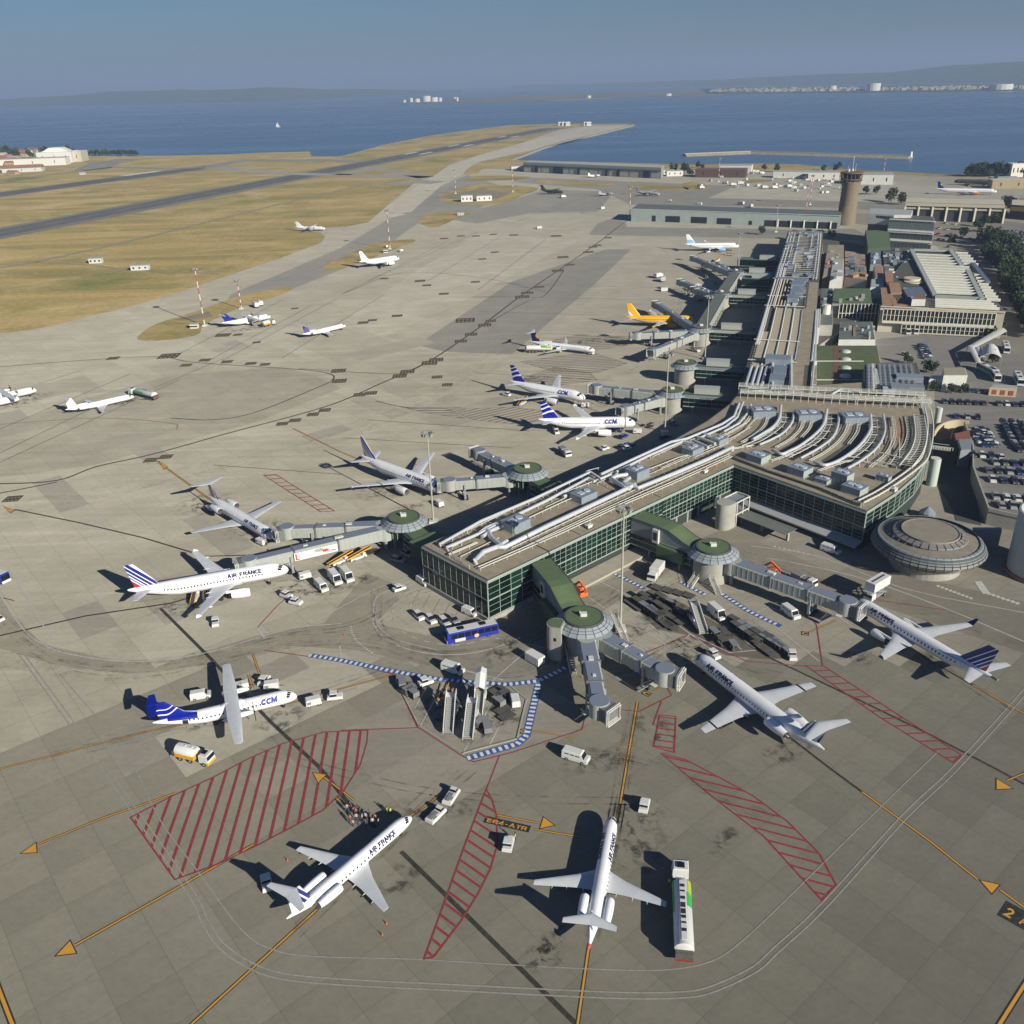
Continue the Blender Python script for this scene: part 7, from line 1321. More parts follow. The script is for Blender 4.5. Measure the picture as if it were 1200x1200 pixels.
        for s in (-.9, .9): m.bar((-2.4, s, .9), (2.0, s, 2.9), .15, .18); m.bar((2.0, s, .9), (-2.4, s, 2.9), .15, .18)
        m.box(-3.2, 3.2, -.8, .8, .6, .95); m.box(3.4, 4.4, -1.1, 1.1, 2.85, 3.0); m.build('scissor_lift', steel, t); wheels(t, (-2, 2.6), 2.2, .45)
    elif kind in ('passenger_stairs', 'mobile_stairs'):
        wd = 1.9; m = MB(); n = 18; h = 3.4
        for i in range(n): m.box(-4+i*.36, -4+(i+1)*.36, -wd/2+.15, wd/2-.15, .4+h*i/n-.05, .4+h*(i+1)/n)
        m.build('treads', mat('tread_grey', (.3, .31, .3), .6), t); m = MB()
        for s in (-1, 1):
            m.side([(-4.2, .3), (2.5, .3+h), (4.2, .3+h), (4.2, 1.3+h), (2.4, 1.3+h), (-4.2, 1.2)], s*wd/2-.05, s*wd/2+.05)
        m.build('side_panel', veh_w, t); m = MB(); m.box(2.5, 4.2, -wd/2, wd/2, h+.2, h+.32); m.build('platform', veh_w, t); m = MB(); m.box(-3.6, 3.8, -.9, .9, .3, .6); rb(m, 1.2, 3.8, -1.05, 1.05, .5, 1.4); m.build('chassis', veh_w, t); m = MB(); m.bar((3.3, -.7, .6), (3.3, -.7, h+.2), .2, .2); m.bar((3.3, .7, .6), (3.3, .7, h+.2), .2, .2); m.bar((1.2, -.7, .6), (3.3, -.7, h), .14, .14); m.build('strut', steel, t)
        if kind == 'passenger_stairs': m = MB(); m.loft([[(x, -wd/2-.05, z), (x, -wd/2-.05, z+1.6), (x, 0, z+2.1), (x, wd/2+.05, z+1.6), (x, wd/2+.05, z)] for x, z in ((-.5, 2.4), (2.5, .6+h), (4.2, .6+h))], False, False); m.build('canopy', veh_w, t)
        wheels(t, (-2.4, 2.6), 1.9, .35)
    elif kind == 'crane_truck':
        m = MB(); rb(m, -3, 2.2, -1.1, 1.1, .5, 1.3, .1, .1, 0, .1); m.build('body', veh_o, t); m = MB(); rb(m, .6, 2.2, -1, 0, 1.3, 2.5, .3, .1, .05, .1); m.build('cab', veh_o, t); m = MB(); m.box(1.6, 2.1, -.95, -.05, 1.6, 2.3); m.build('windscreen', glass_d, t)
        m = MB(); m.bar((-2.4, .4, 1.5), (-.4, .4, 3.4), .5, .5); m.bar((-.4, .4, 3.4), (2.4, .5, 2.2), .4, .4); m.bar((-1.5, -.4, 1.3), (1.2, .5, 2.8), .3, .3); m.build('boom', veh_o, t); m = MB(); m.box(-2.6, -1.4, -.9, .2, 1.3, 1.9); m.build('machinery', veh_g, t); wheels(t, (-2, 1.4), 2.1, .5)
    elif kind == 'work_truck':
        m = MB(); rb(m, 1.4, 3.2, -1.1, 1.1, .5, 2.2, .25, 0, .05, .1); m.build('cab', veh_w, t); m = MB(); m.box(2.9, 3.22, -.95, .95, 1.3, 1.9); m.build('windscreen', glass_d, t); m = MB(); m.box(-3.4, 1.3, -1.15, 1.15, .8, 1.0); m.box(-3.3, -.5, -1.0, 1.0, 1.0, 2.1); m.box(-.2, 1.1, -.9, .9, 1.0, 1.8); m.build('equipment', veh_g, t); wheels(t, (-2.3, 2.3), 2.2, .42)
    elif kind == 'tow_bar':
        m = MB(); m.bar((-2.6, 0, .4), (2.6, 0, .4), .14, .14); m.box(-2.9, -2.5, -.5, .5, .3, .5); m.build('bar', veh_y, t); wheels(t, (0.3,), .9, .22)
    elif kind == 'traffic_cone':
        m = MB(); m.cyl(0, 0, 0, .05, .2, n=4); m.cyl(0, 0, .05, .5, .11, .03, 8); m.build('cone', veh_o, t)
    if kind in ('tow_tractor', 'long_tanker'): t.scale = (.72,)*3 if kind == 'tow_tractor' else (1.12,)*3
    return t
def V_(kind, c, f, label, cat=None, group=None, color=None, z=.05, hdg=None, z0=0.0):
    p = G(c[0], c[1], z0)
    if hdg is None: q = G(f[0], f[1], z0); hdg = atan2(q.y-p.y, q.x-p.x)
    else: hdg = radians(hdg)
    return put(kind, p, hdg, label, cat, group, color, z, z0)
def put(kind, p, hdg, label, cat=None, group=None, color=None, z=.05, z0=0.0):
    if kind not in TPL: TPL[kind] = template(kind); KIDS[TPL[kind].name] = list(TPL[kind].children)
    src = TPL[kind]
    if not src.get('used'):
        src['used'] = 1; o = src; o.location = (p.x, p.y, z0+z); o.rotation_euler = (0, 0, hdg); o['label'] = label
        if color:
            o.color = color
            for ch in KIDS[src.name]:
                if ch.get('tint'): ch.color = color
    else: o = dup(src, (p.x, p.y, z0+z), hdg, label, color=color)
    o['category'] = cat or kind.replace('_', ' ')
    if group: o['group'] = group
    elif 'group' in o: del o['group']
    if 'used' in o and o is not src: del o['used']
    return o
WC = (.68, .68, .66, 1); DK = (.02, .025, .035, 1); SV = (.35, .36, .38, 1); BL_ = (.02, .05, .2, 1)
V_('fuel_tanker', (238, 893), (262, 899), 'white tanker with yellow skirt and yellow-bumpered cab beside the left red hatching', 'fuel truck'); V_('fuel_tanker', (318, 381), (330, 378), 'yellow and white tanker behind the blue-tailed far propeller airliner', 'fuel truck')
V_('long_tanker', (797, 1035), (796, 1012), 'long white tanker with green panel right of the camera-facing small jet', 'fuel truck'); V_('long_tanker', (652, 413), (658, 413), 'white tanker lorry under the small jet with orange tail disc', 'fuel truck'); V_('long_tanker', (158, 463), (150, 461), 'white tanker at the nose of the far left small jet', 'fuel truck')
V_('minibus', (531, 787), (543, 791), 'white minibus driving beside the striped walkway below the blue bus', 'minibus', color=WC); V_('minibus', (675, 890), (688, 894), 'white crew van with side windows right of the equipment pens', 'van', color=WC); V_('minibus', (377, 690), (383, 696), 'white minibus parked beside two boxy white vans near the advert bridge', 'minibus', color=WC)
V_('minibus', (437, 632), (439, 640), 'white van parked in the shade below the near hub', 'van', color=WC); V_('minibus', (973, 647), (982, 650), 'white van in the terminal shade on the right service road', 'van', color=WC); V_('minibus', (926, 721), (934, 727), 'white estate van in a marked bay by the blue striped walkway', 'van', color=WC)
V_('panel_van', (840, 722), (848, 729), 'tall white van parked among the baggage carts', 'van', color=WC); V_('panel_van', (393, 681), (398, 687), 'boxy white van, left of two parked side by side near the advert bridge', 'van', color=WC); V_('panel_van', (407, 678), (412, 684), 'boxy white van, right of two parked side by side near the advert bridge', 'van', color=WC)
V_('small_van', (236, 818), (247, 816), 'white van with open rear parked behind the propeller airliner', 'van', color=WC); V_('small_van', (551, 720), (558, 723), 'white van parked against the terminal corner', 'van', color=WC); V_('small_van', (496, 684), (502, 688), 'small white van beyond the parked row', 'van', color=WC)
for i, (x, y) in enumerate(((491, 724), (505, 728), (521, 731), (532, 729))): V_('hatchback' if i != 2 else 'estate_car', (x, y), (x+6, y+6), ('white hatchback, leftmost of the row', 'white hatchback, second from the left', 'white estate car, third from the left', 'silver hatchback, rightmost')[i]+' in the bays by the terminal corner', 'car', color=WC if i < 3 else SV)
V_('estate_car', (467, 658), (474, 660), 'pale car, nearer of two in the shade behind the terminal corner', 'car', color=SV); V_('estate_car', (478, 651), (484, 655), 'pale car, farther of two in the shade behind the terminal corner', 'car', color=SV)
V_('bus', (553, 747), (530, 752), 'blue bus with white roof turning beside the terminal corner', 'bus'); V_('box_truck', (768, 676), (762, 684), 'white and blue box truck in the shade beside the second hub', 'truck'); V_('catering_truck', (1026, 700), (1006, 712), 'white high-loader truck raised at the nose of the dark-tailed jet', 'catering truck')
V_('crane_truck', (679, 697), (685, 702), 'bright orange crane vehicle between the terminal and nearest hub', 'crane truck'); V_('work_truck', (942, 684), (955, 690), 'grey and white utility truck behind the right-hand bridge', 'truck'); V_('crane_truck', (903, 674), (907, 676), 'orange machine half hidden behind the right-hand bridge', 'work vehicle')
V_('container', (627, 776), (634, 780), 'plain white box container on the ground by the lift tower', 'container'); V_('work_truck', (662, 533), (668, 538), 'white and orange truck behind the light-mast hub', 'truck'); V_('tow_tractor', (511, 958), (518, 951), 'flat white tow tractor, nearer of two by the queue jet nose', 'tow tractor'); V_('tow_tractor', (529, 936), (535, 927), 'flat white tow tractor, farther of two by the queue jet nose', 'tow tractor')
V_('tug', (755, 947), (757, 938), 'small white tug above the camera-facing jet, with its shadow to the left', 'tug'); V_('tug', (596, 992), (598, 984), 'small white tug with driver beside the painted plate', 'tug'); V_('tug', (253, 732), (253, 738), 'small white tug on the road below the tricolour-tailed jet', 'tug'); V_('tug', (336, 700), (344, 703), 'white tug, farther of two near the nose of the tricolour jet', 'tug'); V_('tug', (347, 708), (356, 710), 'white tug, nearer of two near the nose of the tricolour jet', 'tug')
V_('tug', (468, 692), (474, 690), 'white tug driving the bend at the terminal corner', 'tug'); V_('tug', (499, 802), (505, 800), 'white tug at the top of the equipment pens', 'tug'); V_('tug', (928, 771), (930, 777), 'white tug at the end of the cart train', 'tug'); V_('tug', (836, 770), (841, 774), 'white tug by the nose of the high-tail jet', 'tug'); V_('tug', (393, 819), (401, 818), 'white tug right of the propeller airliner nose', 'tug'); V_('tug', (310, 800), (313, 796), 'tug parked behind the propeller airliner', 'tug'); V_('tug', (313, 1038), (314, 1043), 'tug shaded under the tail of the queue jet', 'tug')
V_('ground_power_unit', (368, 826), (376, 824), 'white power unit at the propeller airliner nose', 'power unit'); V_('ground_power_unit', (358, 678), (366, 676), 'white generator box ahead of the advert bridge wheels', 'power unit'); V_('ground_power_unit', (284, 808), (292, 806), 'white cart beyond the propeller airliner wing', 'power unit'); V_('ground_power_unit', (515, 593), (520, 597), 'white unit under the nose beside the tall light mast', 'power unit'); V_('ground_power_unit', (307, 638), (314, 641), 'white unit in shade between the two left bridges', 'power unit'); V_('ground_power_unit', (604, 826), (606, 834), 'white unit at the right side of the equipment pens', 'power unit'); V_('ground_power_unit', (747, 508), (754, 508), 'white unit at the nose of the nearer blue-banded jet', 'power unit')
V_('ground_power_unit', (319, 807), (326, 806), 'white unit beside the propeller airliner door', 'power unit'); V_('ground_power_unit', (686, 477), (692, 477), 'white unit near the farther blue-banded jet nose', 'power unit'); V_('small_van', (691, 415), (697, 416), 'small white van below the orange-disc jet nose', 'van', color=WC)
V_('belt_loader', (229, 702), (233, 690), 'belt loader reaching the rear hold of the tricolour jet', 'belt loader'); V_('belt_loader', (242, 700), (240, 690), 'second loader with yellow rails under the tricolour jet wing', 'belt loader'); V_('belt_loader', (651, 505), (648, 495), 'lifting truck under the nearer blue-banded jet wing', 'belt loader'); V_('belt_loader', (399, 660), (412, 655), 'white belt loader parked above the van row', 'belt loader'); V_('belt_loader', (420, 655), (440, 648), 'long pale belt loader beyond the van row', 'belt loader'); V_('belt_loader', (612, 474), (618, 470), 'loader beneath the farther blue-banded jet', 'belt loader'); V_('tug', (594, 464), (590, 463), 'white tug at the tail of the farther blue-banded jet', 'tug'); V_('tug', (652, 570-62), (655, 512), 'white cab below the nearer blue-banded jet wing', 'tug')
V_('belt_loader', (815, 412), (822, 414), 'loader by the bright bridge near the second pier hub', 'belt loader'); V_('box_truck', (785, 472), (786, 478), 'white truck in front of the first pier hub', 'truck'); V_('estate_car', (789, 498), (792, 500), 'blue car in the terminal shade by the light mast', 'car', color=BL_); V_('tow_tractor', (247, 597), (255, 603), 'white vehicle behind the T-tail jet wing', 'tow tractor')
for c, f, lb in (((528, 845), (533, 815), 'white passenger stairs in the pens, left of the pair'), ((552, 852), (560, 815), 'white passenger stairs in the pens, right of the pair'), ((563, 825), (568, 800), 'white covered stairs in the pens behind the right pair')): V_('passenger_stairs' if 'covered' in lb else 'mobile_stairs', c, f, lb, 'boarding stairs')
V_('mobile_stairs', (817, 733), (806, 716), 'grey and pale boarding stairs standing among the baggage carts', 'boarding stairs'); V_('mobile_stairs', (935-620, 700), (319, 690), 'thin boarding stairs near the tricolour jet nose', 'boarding stairs') if 0 else None
for i, (a, b) in enumerate((((516, 812), (519, 803)), ((523, 811), (526, 803)), ((530, 813), (533, 804)))): V_('tow_bar', a, b, ('leftmost', 'middle', 'rightmost')[i]+' of three yellow tow bars at the top of the pens', 'tow bar')
Rv = random.Random(21); G_C = 'baggage carts parked in the marked pens'
CN = {'baggage_cart': 'empty roofed steel baggage cart', 'loaded_cart': 'roofed cart holding dark bags', 'pallet_dolly': 'flat empty pallet dolly'}
def carts(p, q, n, where, kinds=('baggage_cart', 'loaded_cart', 'pallet_dolly')):
    for i in range(n):
        f = (i+.5)/n; x, y = p[0]+(q[0]-p[0])*f, p[1]+(q[1]-p[1])*f; kd = Rv.choice(kinds); V_(kd, (x, y), (x+(q[0]-p[0])*.1, y+(q[1]-p[1])*.1+Rv.uniform(-.4, .4)), '%s in the %s' % (CN[kd], where), 'cart', G_C)
carts((742, 706), (790, 738), 6, 'lowest diagonal cart row by the tall mast'); carts((750, 700), (800, 732), 6, 'middle diagonal cart row by the tall mast'); carts((760, 716), (785, 736), 3, 'lower mast-side cluster of carts'); carts((768, 700), (815, 728), 4, 'upper diagonal cart row left of the grey stairs'); carts((845, 742), (862, 764), 3, 'cart row below the tall white van'); carts((858, 735), (905, 768), 6, 'outer cart row right of the tall white van'); carts((855, 728), (915, 764), 7, 'inner cart row right of the tall white van'); carts((886, 742), (912, 760), 3, 'short right-hand cart row near the train'); carts((832, 740), (850, 760), 2, 'cart pair between grey stairs and tall van'); carts((735, 704), (752, 716), 2, 'cart pair at the foot of the tall mast')
for a, b, n in (((470, 803), (486, 818), 4), ((578, 815), (596, 845), 4), ((588, 808), (590, 822), 2), ((560, 848), (575, 860), 2)):
    for i in range(n): f = (i+.5)/n; kd = Rv.choice(('pallet_dolly', 'baggage_cart', 'loaded_cart')); V_(kd, (a[0]+(b[0]-a[0])*f, a[1]+(b[1]-a[1])*f), None, CN[kd]+' in the kerbed pens, '+('left' if a[0] < 500 else 'right' if a[0] > 570 else 'lower')+' of the white stairs', 'cart', 'dollies in the kerbed equipment pens', hdg=Rv.choice((40, 130, 100)))
for a, b, n in (((905, 754), (922, 768), 3),):
    for i in range(n): f = i/(n-1); V_('loaded_cart', (a[0]+(b[0]-a[0])*f, a[1]+(b[1]-a[1])*f), (930, 775), 'cart in the short train behind the white tug by the right red ladder marking', 'cart', 'carts of the short train')
for i in range(5): V_('pallet_dolly', (405+i*8, 650-i*2.5+8), (420+i*8, 645-i*2.5+8), 'flat dolly in the row near the near hub', 'cart', 'flat dollies by the near hub')
for i in range(4): V_('pallet_dolly', (770+i*12, 690+i*3), (780+i*12, 694+i*3), 'flat dolly in the shade below the second hub', 'cart', 'flat dollies below the second hub')
for i in range(7): V_('traffic_cone', (448+i*3, 1096-i*0), None, 'orange cone near a wingtip on the apron', 'cone', 'cones by wingtips', hdg=0) if i < 1 else None
V_('traffic_cone', (453, 1083), None, 'small cone at the right wingtip of the queue jet', 'cone', hdg=0); V_('traffic_cone', (337, 1009), None, 'small cone at the left wingtip of the queue jet', 'cone', hdg=0); V_('traffic_cone', (404, 745), None, 'small red cone on the bend of the service road', 'cone', hdg=0); V_('traffic_cone', (682, 794), None, 'red cone between the lift tower and the empty bridge', 'cone', hdg=0)
V_('bus', (-8, 678), (8, 684), 'blue bus cut by the left frame edge', 'bus'); V_('tow_tractor', (-3, 727), (4, 730), 'vehicle just inside the left frame edge', 'tow tractor')
for c, f, kd, lb in (((1156, 437), (1164, 441), 'coach', 'coach parked behind the white box building'), ((1165, 443), (1170, 450), 'coach', 'teal and white coach beside the beige kiosk'), ((1193, 448), (1197, 456), 'coach', 'white coach nearest the right frame edge'), ((1178, 411), (1181, 421), 'coach', 'blue and white coach beyond the white tents')): V_(kd, c, f, lb, 'coach')
# people
def person_mesh(pose, shirt, legs, hair, skin=(.35, .2, .13), vest=False):
    me = bpy.data.meshes.new('person'); sw = .09 if pose == 'stand' else .26
    vs = [(0, 0, .95), (0, 0, 1.15), (0, 0, 1.38), (0, 0, 1.5), (0, .01, 1.62), (0, .02, 1.74), (-.1, 0, .9), (-.11, sw, .5), (-.12, -sw*.2+.02, .09), (-.12, .13, .04), (.1, 0, .9), (.11, -sw*.6, .5), (.12, -sw, .09), (.12, .1-sw, .04), (-.2, 0, 1.4), (-.26, -.02, 1.12), (-.26, .1, .88), (-.27, .13, .8), (.2, 0, 1.4), (.26, -.02, 1.12), (.26, .08, .88), (.27, .1, .8)]
    es = [(0, 1), (1, 2), (2, 3), (3, 4), (4, 5), (0, 6), (6, 7), (7, 8), (8, 9), (0, 10), (10, 11), (11, 12), (12, 13), (2, 14), (14, 15), (15, 16), (16, 17), (2, 18), (18, 19), (19, 20), (20, 21)]
    rs = [.15, .13, .16, .055, .085, .08, .095, .06, .045, .04, .095, .06, .045, .04, .065, .045, .033, .03, .065, .045, .033, .03]
    me.from_pydata(vs, es, []); o = bpy.data.objects.new('p', me); C.objects.link(o); md = o.modifiers.new('s', 'SKIN')
    for v, r_ in zip(me.skin_vertices[0].data, rs): v.radius = (r_, r_*.85)
    me.skin_vertices[0].data[0].use_root = True
    sb = o.modifiers.new('b', 'SUBSURF'); sb.levels = 1; dg = bpy.context.evaluated_depsgraph_get(); dg.update(); e = bpy.data.meshes.new_from_object(o.evaluated_get(dg)); bpy.data.objects.remove(o)
    m = MB(); m.v = [tuple(v.co) for v in e.vertices]; m.f = [tuple(p.vertices) for p in e.polygons]; bpy.data.meshes.remove(e)
    for f in m.f:
        z = sum(m.v[i][2] for i in f)/len(f); x = abs(sum(m.v[i][0] for i in f)/len(f)); y = sum(m.v[i][1] for i in f)/len(f)
        m.m.append(0 if z < .07 else 1 if z < .93 and x < .2 else 3 if (z < .93 and x >= .2) or 1.48 < z else 2)
    m.mi = 3
    for s in (-1, 1):      # thumb, four fingers, nose, ears
        hx, hy, hz = s*.27, .12 if s < 0 else .1, .79
        for i in range(4): m.tube([(hx, hy-.03+i*.02, hz), (hx-s*.005, hy-.025+i*.022, hz-.05), (hx-s*.02, hy-.02+i*.022, hz-.085+abs(i-1.5)*.008)], [.011, .01, .007], 5)
        m.tube([(hx-s*.01, hy+.04, hz+.01), (hx-s*.03, hy+.06, hz-.03)], [.012, .008], 5); m.tube([(s*.075, .01, 1.66), (s*.092, 0, 1.69)], [.02, .012], 5)
    m.tube([(0, .09, 1.68), (0, .12, 1.655)], [.012, .018], 5); m.mi = 0
    for s in (-1, 1): m.tube([(s*.03, .088, 1.695), (s*.03, .1, 1.695)], [.012, .008], 5)
    m.tube([(-.025, .094, 1.625), (.025, .094, 1.625)], .006, 4)
    b = m.mesh('body', [mat('shoe_black', (.03, .03, .03), .6), mat('cloth_%d' % (sum(legs)*999), legs, .9), mat('cloth_%d' % (sum(shirt)*999+1), shirt, .9), mat('skin_%d' % (skin[0]*99), skin, .6)], True)
    h = MB(); h.lathe([(.098, 1.68), (.105, 1.72), (.09, 1.79), (.05, 1.83), (0, 1.84)], n=12); h = h.mesh('hair', mat('hair_%d' % (hair[0]*99), hair, .8), True); v = None
    if vest: q = MB(); q.loft([[(.2*a*cos(i*pi/5), .155*a*sin(i*pi/5), z) for i in range(10)] for z, a in ((.95, .92), (1.15, .9), (1.36, 1.08), (1.44, .7))], False); v = q.mesh('safety_vest', mat('hi_vis', (.55, .7, .05), .7), True)
    return b, h, v
PM = [person_mesh('stand', (.5, .5, .5), (.03, .04, .08), (.03, .02, .015)), person_mesh('walk', (.05, .07, .2), (.05, .05, .05), (.08, .05, .03)), person_mesh('walk', (.45, .12, .12), (.04, .05, .1), (.2, .13, .06)), person_mesh('stand', (.1, .1, .11), (.1, .09, .07), (.02, .02, .02)), person_mesh('stand', (.1, .12, .15), (.03, .03, .05), (.03, .02, .015), vest=True), person_mesh('walk', (.55, .5, .4), (.12, .12, .14), (.1, .06, .03))]
DS = ['in a pale top and dark trousers', 'in navy, walking', 'in a red top, walking', 'in a dark jacket', 'in a yellow high-visibility vest', 'in a cream top, walking']
def person(x, y, k_, h, label, grp=None):
    p = G(x, y); t = thing('person', label, 'person', (p.x, p.y, .05), radians(h), grp); b, hr, v = PM[k_]
    for n, me in (('body', b), ('hair', hr), ('safety_vest', v)):
        if me: o = bpy.data.objects.new(n, me); C.objects.link(o); o.parent = t
for i, (x, y) in enumerate(((407, 951), (411, 948), (413, 952), (416, 954), (418, 956), (423, 955), (427, 958), (429, 961), (433, 958), (435, 962), (440, 963), (411, 964), (414, 969), (420, 967), (431, 967), (429, 969), (444, 968), (425, 962), (437, 967), (418, 962), (409, 955))):
    k_ = Rv.choice((0, 1, 2, 3, 5, 0, 3)); person(x, y, k_, Rv.uniform(0, 360), 'passenger '+DS[k_]+', in the queue beside the jet nose', 'passengers queuing beside the small jet')
for x, y, k_, lb in ((454, 954, 4, 'worker in yellow vest, left one of two by the jet nose'), (458, 955, 4, 'worker in yellow vest, right one of two by the jet nose'), (604, 985, 4, 'driver figure in yellow vest beside the small tug and painted plate'), (784, 1039, 4, 'worker in yellow vest at the long tanker coupling'), (263, 607, 4, 'worker in yellow vest under the T-tail jet engine, left one'), (267, 608, 4, 'worker in yellow vest under the T-tail jet engine, right one'), (287, 805, 4, 'worker in yellow vest by the propeller airliner wing'), (682, 667, 4, 'worker in yellow vest on the terminal terrace edge')): person(x, y, k_, Rv.uniform(0, 360), lb)
# ---------------------------------------------------------------- car parks, kiosks, tents
deck = block('parking_deck', 'raised parking deck with stone side wall right of the saucer building', 'parking deck', [(1130, 497), (1140, 525), (1140, 550), (1158, 599), (1240, 618), (1330, 600), (1330, 480), (1180, 497)], 4, conc_w, MT['car_park_asphalt'])
t, c, L = deck; m = MB(); q = [Vector((*(P(x, y, 4)-c)[:2], 4.5)) for x, y in ((1130, 497), (1140, 525), (1140, 550), (1158, 599), (1240, 618))]
for a, b in zip(q, q[1:]): m.bar(a, b, .4, 1.0)
m.build('parapet', conc_w, t)
for pp, z, lb in (([(1095, 506), (1100, 499), (1110, 494), (1122, 492), (1136, 493)], 2.8, 'outer curved tan parapet of the car park ramp'), ([(1116, 506), (1121, 501), (1130, 499), (1140, 500)], 2.8, 'inner curved tan parapet of the car park ramp')):
    q = smooth_path([G(x, y, z) for x, y in pp], 5); c0 = q[0].copy(); t = thing('ramp_parapet', lb, 'parapet', (c0.x, c0.y, 0)); m = MB()
    m.loft([[(p.x-c0.x, p.y-c0.y-.3, 0), (p.x-c0.x, p.y-c0.y+.3, 0), (p.x-c0.x, p.y-c0.y+.3, z), (p.x-c0.x, p.y-c0.y-.3, z)] for p in q]); m.build('wall', mat('parapet_tan', (.5, .42, .28), .9), t)
block('ramp_core', 'dark-sided ramp core with brick red top behind the terminal corner', 'ramp core', [(1117, 508), (1137, 504), (1138, 526), (1122, 527)], 5, MT['inner_dark'], mat('brick_red_roof', (.25, .09, .06), .9))
block('ramp_core', 'plain grey ramp block in front of the brick red core', 'ramp core', [(1122, 515), (1139, 514), (1138, 527), (1126, 528)], 6, wallgrey, wallgrey)
MB().sheet([tuple(P(x, y)[:2]) for x, y in ((1095, 512), (1118, 500), (1140, 560), (1150, 616), (1120, 610), (1118, 600), (1092, 560))], .09).build('road_pit_shade', mat('pit_shade_asphalt', (.07, .07, .072), .9), kind='structure')  # flat sheet on the road; shade of the ramp pit put into its dark colour
t, c, L = block('entrance_wall', 'long grey wall in shade between the ramp tower and the deck', 'wall', [(1140, 618), (1174, 618), (1174, 622), (1140, 622)], 5, wallgrey, wallgrey)
t, c, L = block('white_box_building', 'white windowless box building, larger of two joined, at the car park edge', 'building', [(1106, 440), (1134, 440), (1131, 431), (1105, 431)], 6.5, render_w, mat('yellowish_roof', (.33, .31, .22), .9)); block('white_box_building', 'lower white box joined to the left of the bigger one', 'building', [(1089, 445), (1105, 445), (1105, 440), (1091, 440)], 4.2, render_w, render_w)
t, c, L = block('beige_kiosk', 'low beige kiosk with red panels by the car park', 'kiosk', [(1160, 454), (1192, 456), (1192, 452), (1163, 450)], 3.2, mat('beige_wall', (.5, .42, .28), .9), pale_roof); a, b = P(1162, 457, 1.2), P(1190, 459, 1.2); a.z = b.z = 0
win_row(t, c, P(1161, 454, 3.2).xy.to_3d(), P(1191, 456, 3.2).xy.to_3d(), .6, 2.4, 3, .55, mat('red_panel', (.3, .08, .05), .8), 'red_panel')
for cs, nm, lb, zt, barrel in (([(1149, 418), (1174, 419), (1169, 407), (1152, 407)], 'white_tent', 'white barrel-roofed tent by the coaches', 4, True), ([(1143, 407), (1149, 407), (1155, 418), (1149, 419)], 'white_tent', 'narrow white canopy left of the barrel tent', 3.6, False), ([(1134, 405), (1141, 405), (1150, 424), (1144, 425)], 'white_canopy', 'long white walkway canopy with orange sign box', 3.6, False), ([(1174, 383), (1180, 388), (1141, 408), (1134, 406)], 'white_canopy', 'diagonal pale covered walkway from the hall corner', 3.6, False)):
    q = [P(x, y, zt) for x, y in cs]; c = sum(q, Vector())/4; c.z = 0; t = thing(nm, lb, 'canopy', tuple(c)); L = [p-c for p in q]; m = MB(); n = 8; rings = []
    for i in range(n+1): f = i/n; h = zt+(1.6*sin(pi*f) if barrel else .25*sin(pi*f)); a = L[0].lerp(L[1], f) if barrel else L[0].lerp(L[1], f); b = L[3].lerp(L[2], f); rings.append([(a.x, a.y, h), (b.x, b.y, h), (b.x, b.y, h-.12), (a.x, a.y, h-.12)])
    m.loft(rings); m.build('roof', mat('tent_white', (.6, .6, .57), .7), t); m = MB()
    for p in L: MB().cyl(p.x, p.y, 0, zt, .12, n=6).build('post', steel, t)
p = P(1146, 426); t = thing('sign_box', 'small bright orange sign box at the end of the long white canopy', 'sign', (p.x, p.y, 2)); m = MB(); m.box(-1.4, 1.4, -.3, .3, 0, 1.6); m.build('panel', veh_o, t)
m = MB(); a, b = P(1092, 520, 8), P(1115, 523, 8)
t = thing('footbridge', 'small railed footbridge from the terminal corner to the ramp', 'footbridge', (a.x, a.y, 0)); d = b-a; m = MB(); m.bar((0, 0, 6.9), (d.x, d.y, 6.9), 2.4, .3); m.build('deck', conc_w, t); m = MB()
for s in (-1.2, 1.2): m.bar((0, s, 7.9), (d.x, d.y+s, 7.9), .1, .1)
for i in range(8): p = d*(i/7); m.box(-.06, .06, -1.25, -1.15, 7, 7.9, (p.x, p.y))
m.build('railing', rack_m, t)
Rc = random.Random(5); CK = ['car', 'estate_car', 'hatchback']; CC = [((.02, .025, .04, 1), 'black'), ((.02, .05, .18, 1), 'blue'), ((.32, .33, .35, 1), 'silver'), ((.68, .68, .66, 1), 'white'), ((.06, .065, .07, 1), 'dark grey'), ((.03, .05, .1, 1), 'navy'), ((.3, .02, .02, 1), 'red'), ((.13, .14, .15, 1), 'grey')]; CWT = [5, 4, 5, 2.5, 5, 4, .4, 3]
def car_row(p, q, step, where, grp, z=0.0, zz=0.0, hd=None, skip=.02):
    a, b = G(*p, z), G(*q, z); d = (b-a); n = int(d.length/step); hdg = atan2(d.y, d.x)-pi/2 if hd is None else radians(hd)
    for i in range(n):
        if Rc.random() < skip: continue
        pt = a+d*((i+.5)/n); col, cn = Rc.choices(CC, CWT)[0]; kd = Rc.choice(CK)
        put(kd, pt, hdg+(pi if Rc.random() < .3 else 0)+Rc.uniform(-.03, .03), '%s %s parked %s' % (cn, {'car': 'saloon', 'estate_car': 'estate', 'hatchback': 'hatchback'}[kd], where), 'car', grp, col, .03, z)
GP = 'cars parked beside the terminal'
car_row((1102, 472), (1240, 477), 2.6, 'in the long row below the beige kiosk', GP); car_row((1102, 488), (1152, 491), 2.8, 'in the short row above the curved ramp wall', GP); car_row((1140, 504), (1158, 526), 2.5, 'on the deck beside the ramp core', GP, 4, hd=-10); car_row((1150, 503), (1166, 526), 2.6, 'on the deck beside the ramp core', GP, 4, hd=-10); car_row((1134, 534), (1178, 537), 2.5, 'in the shaded row on the deck', GP, 4)
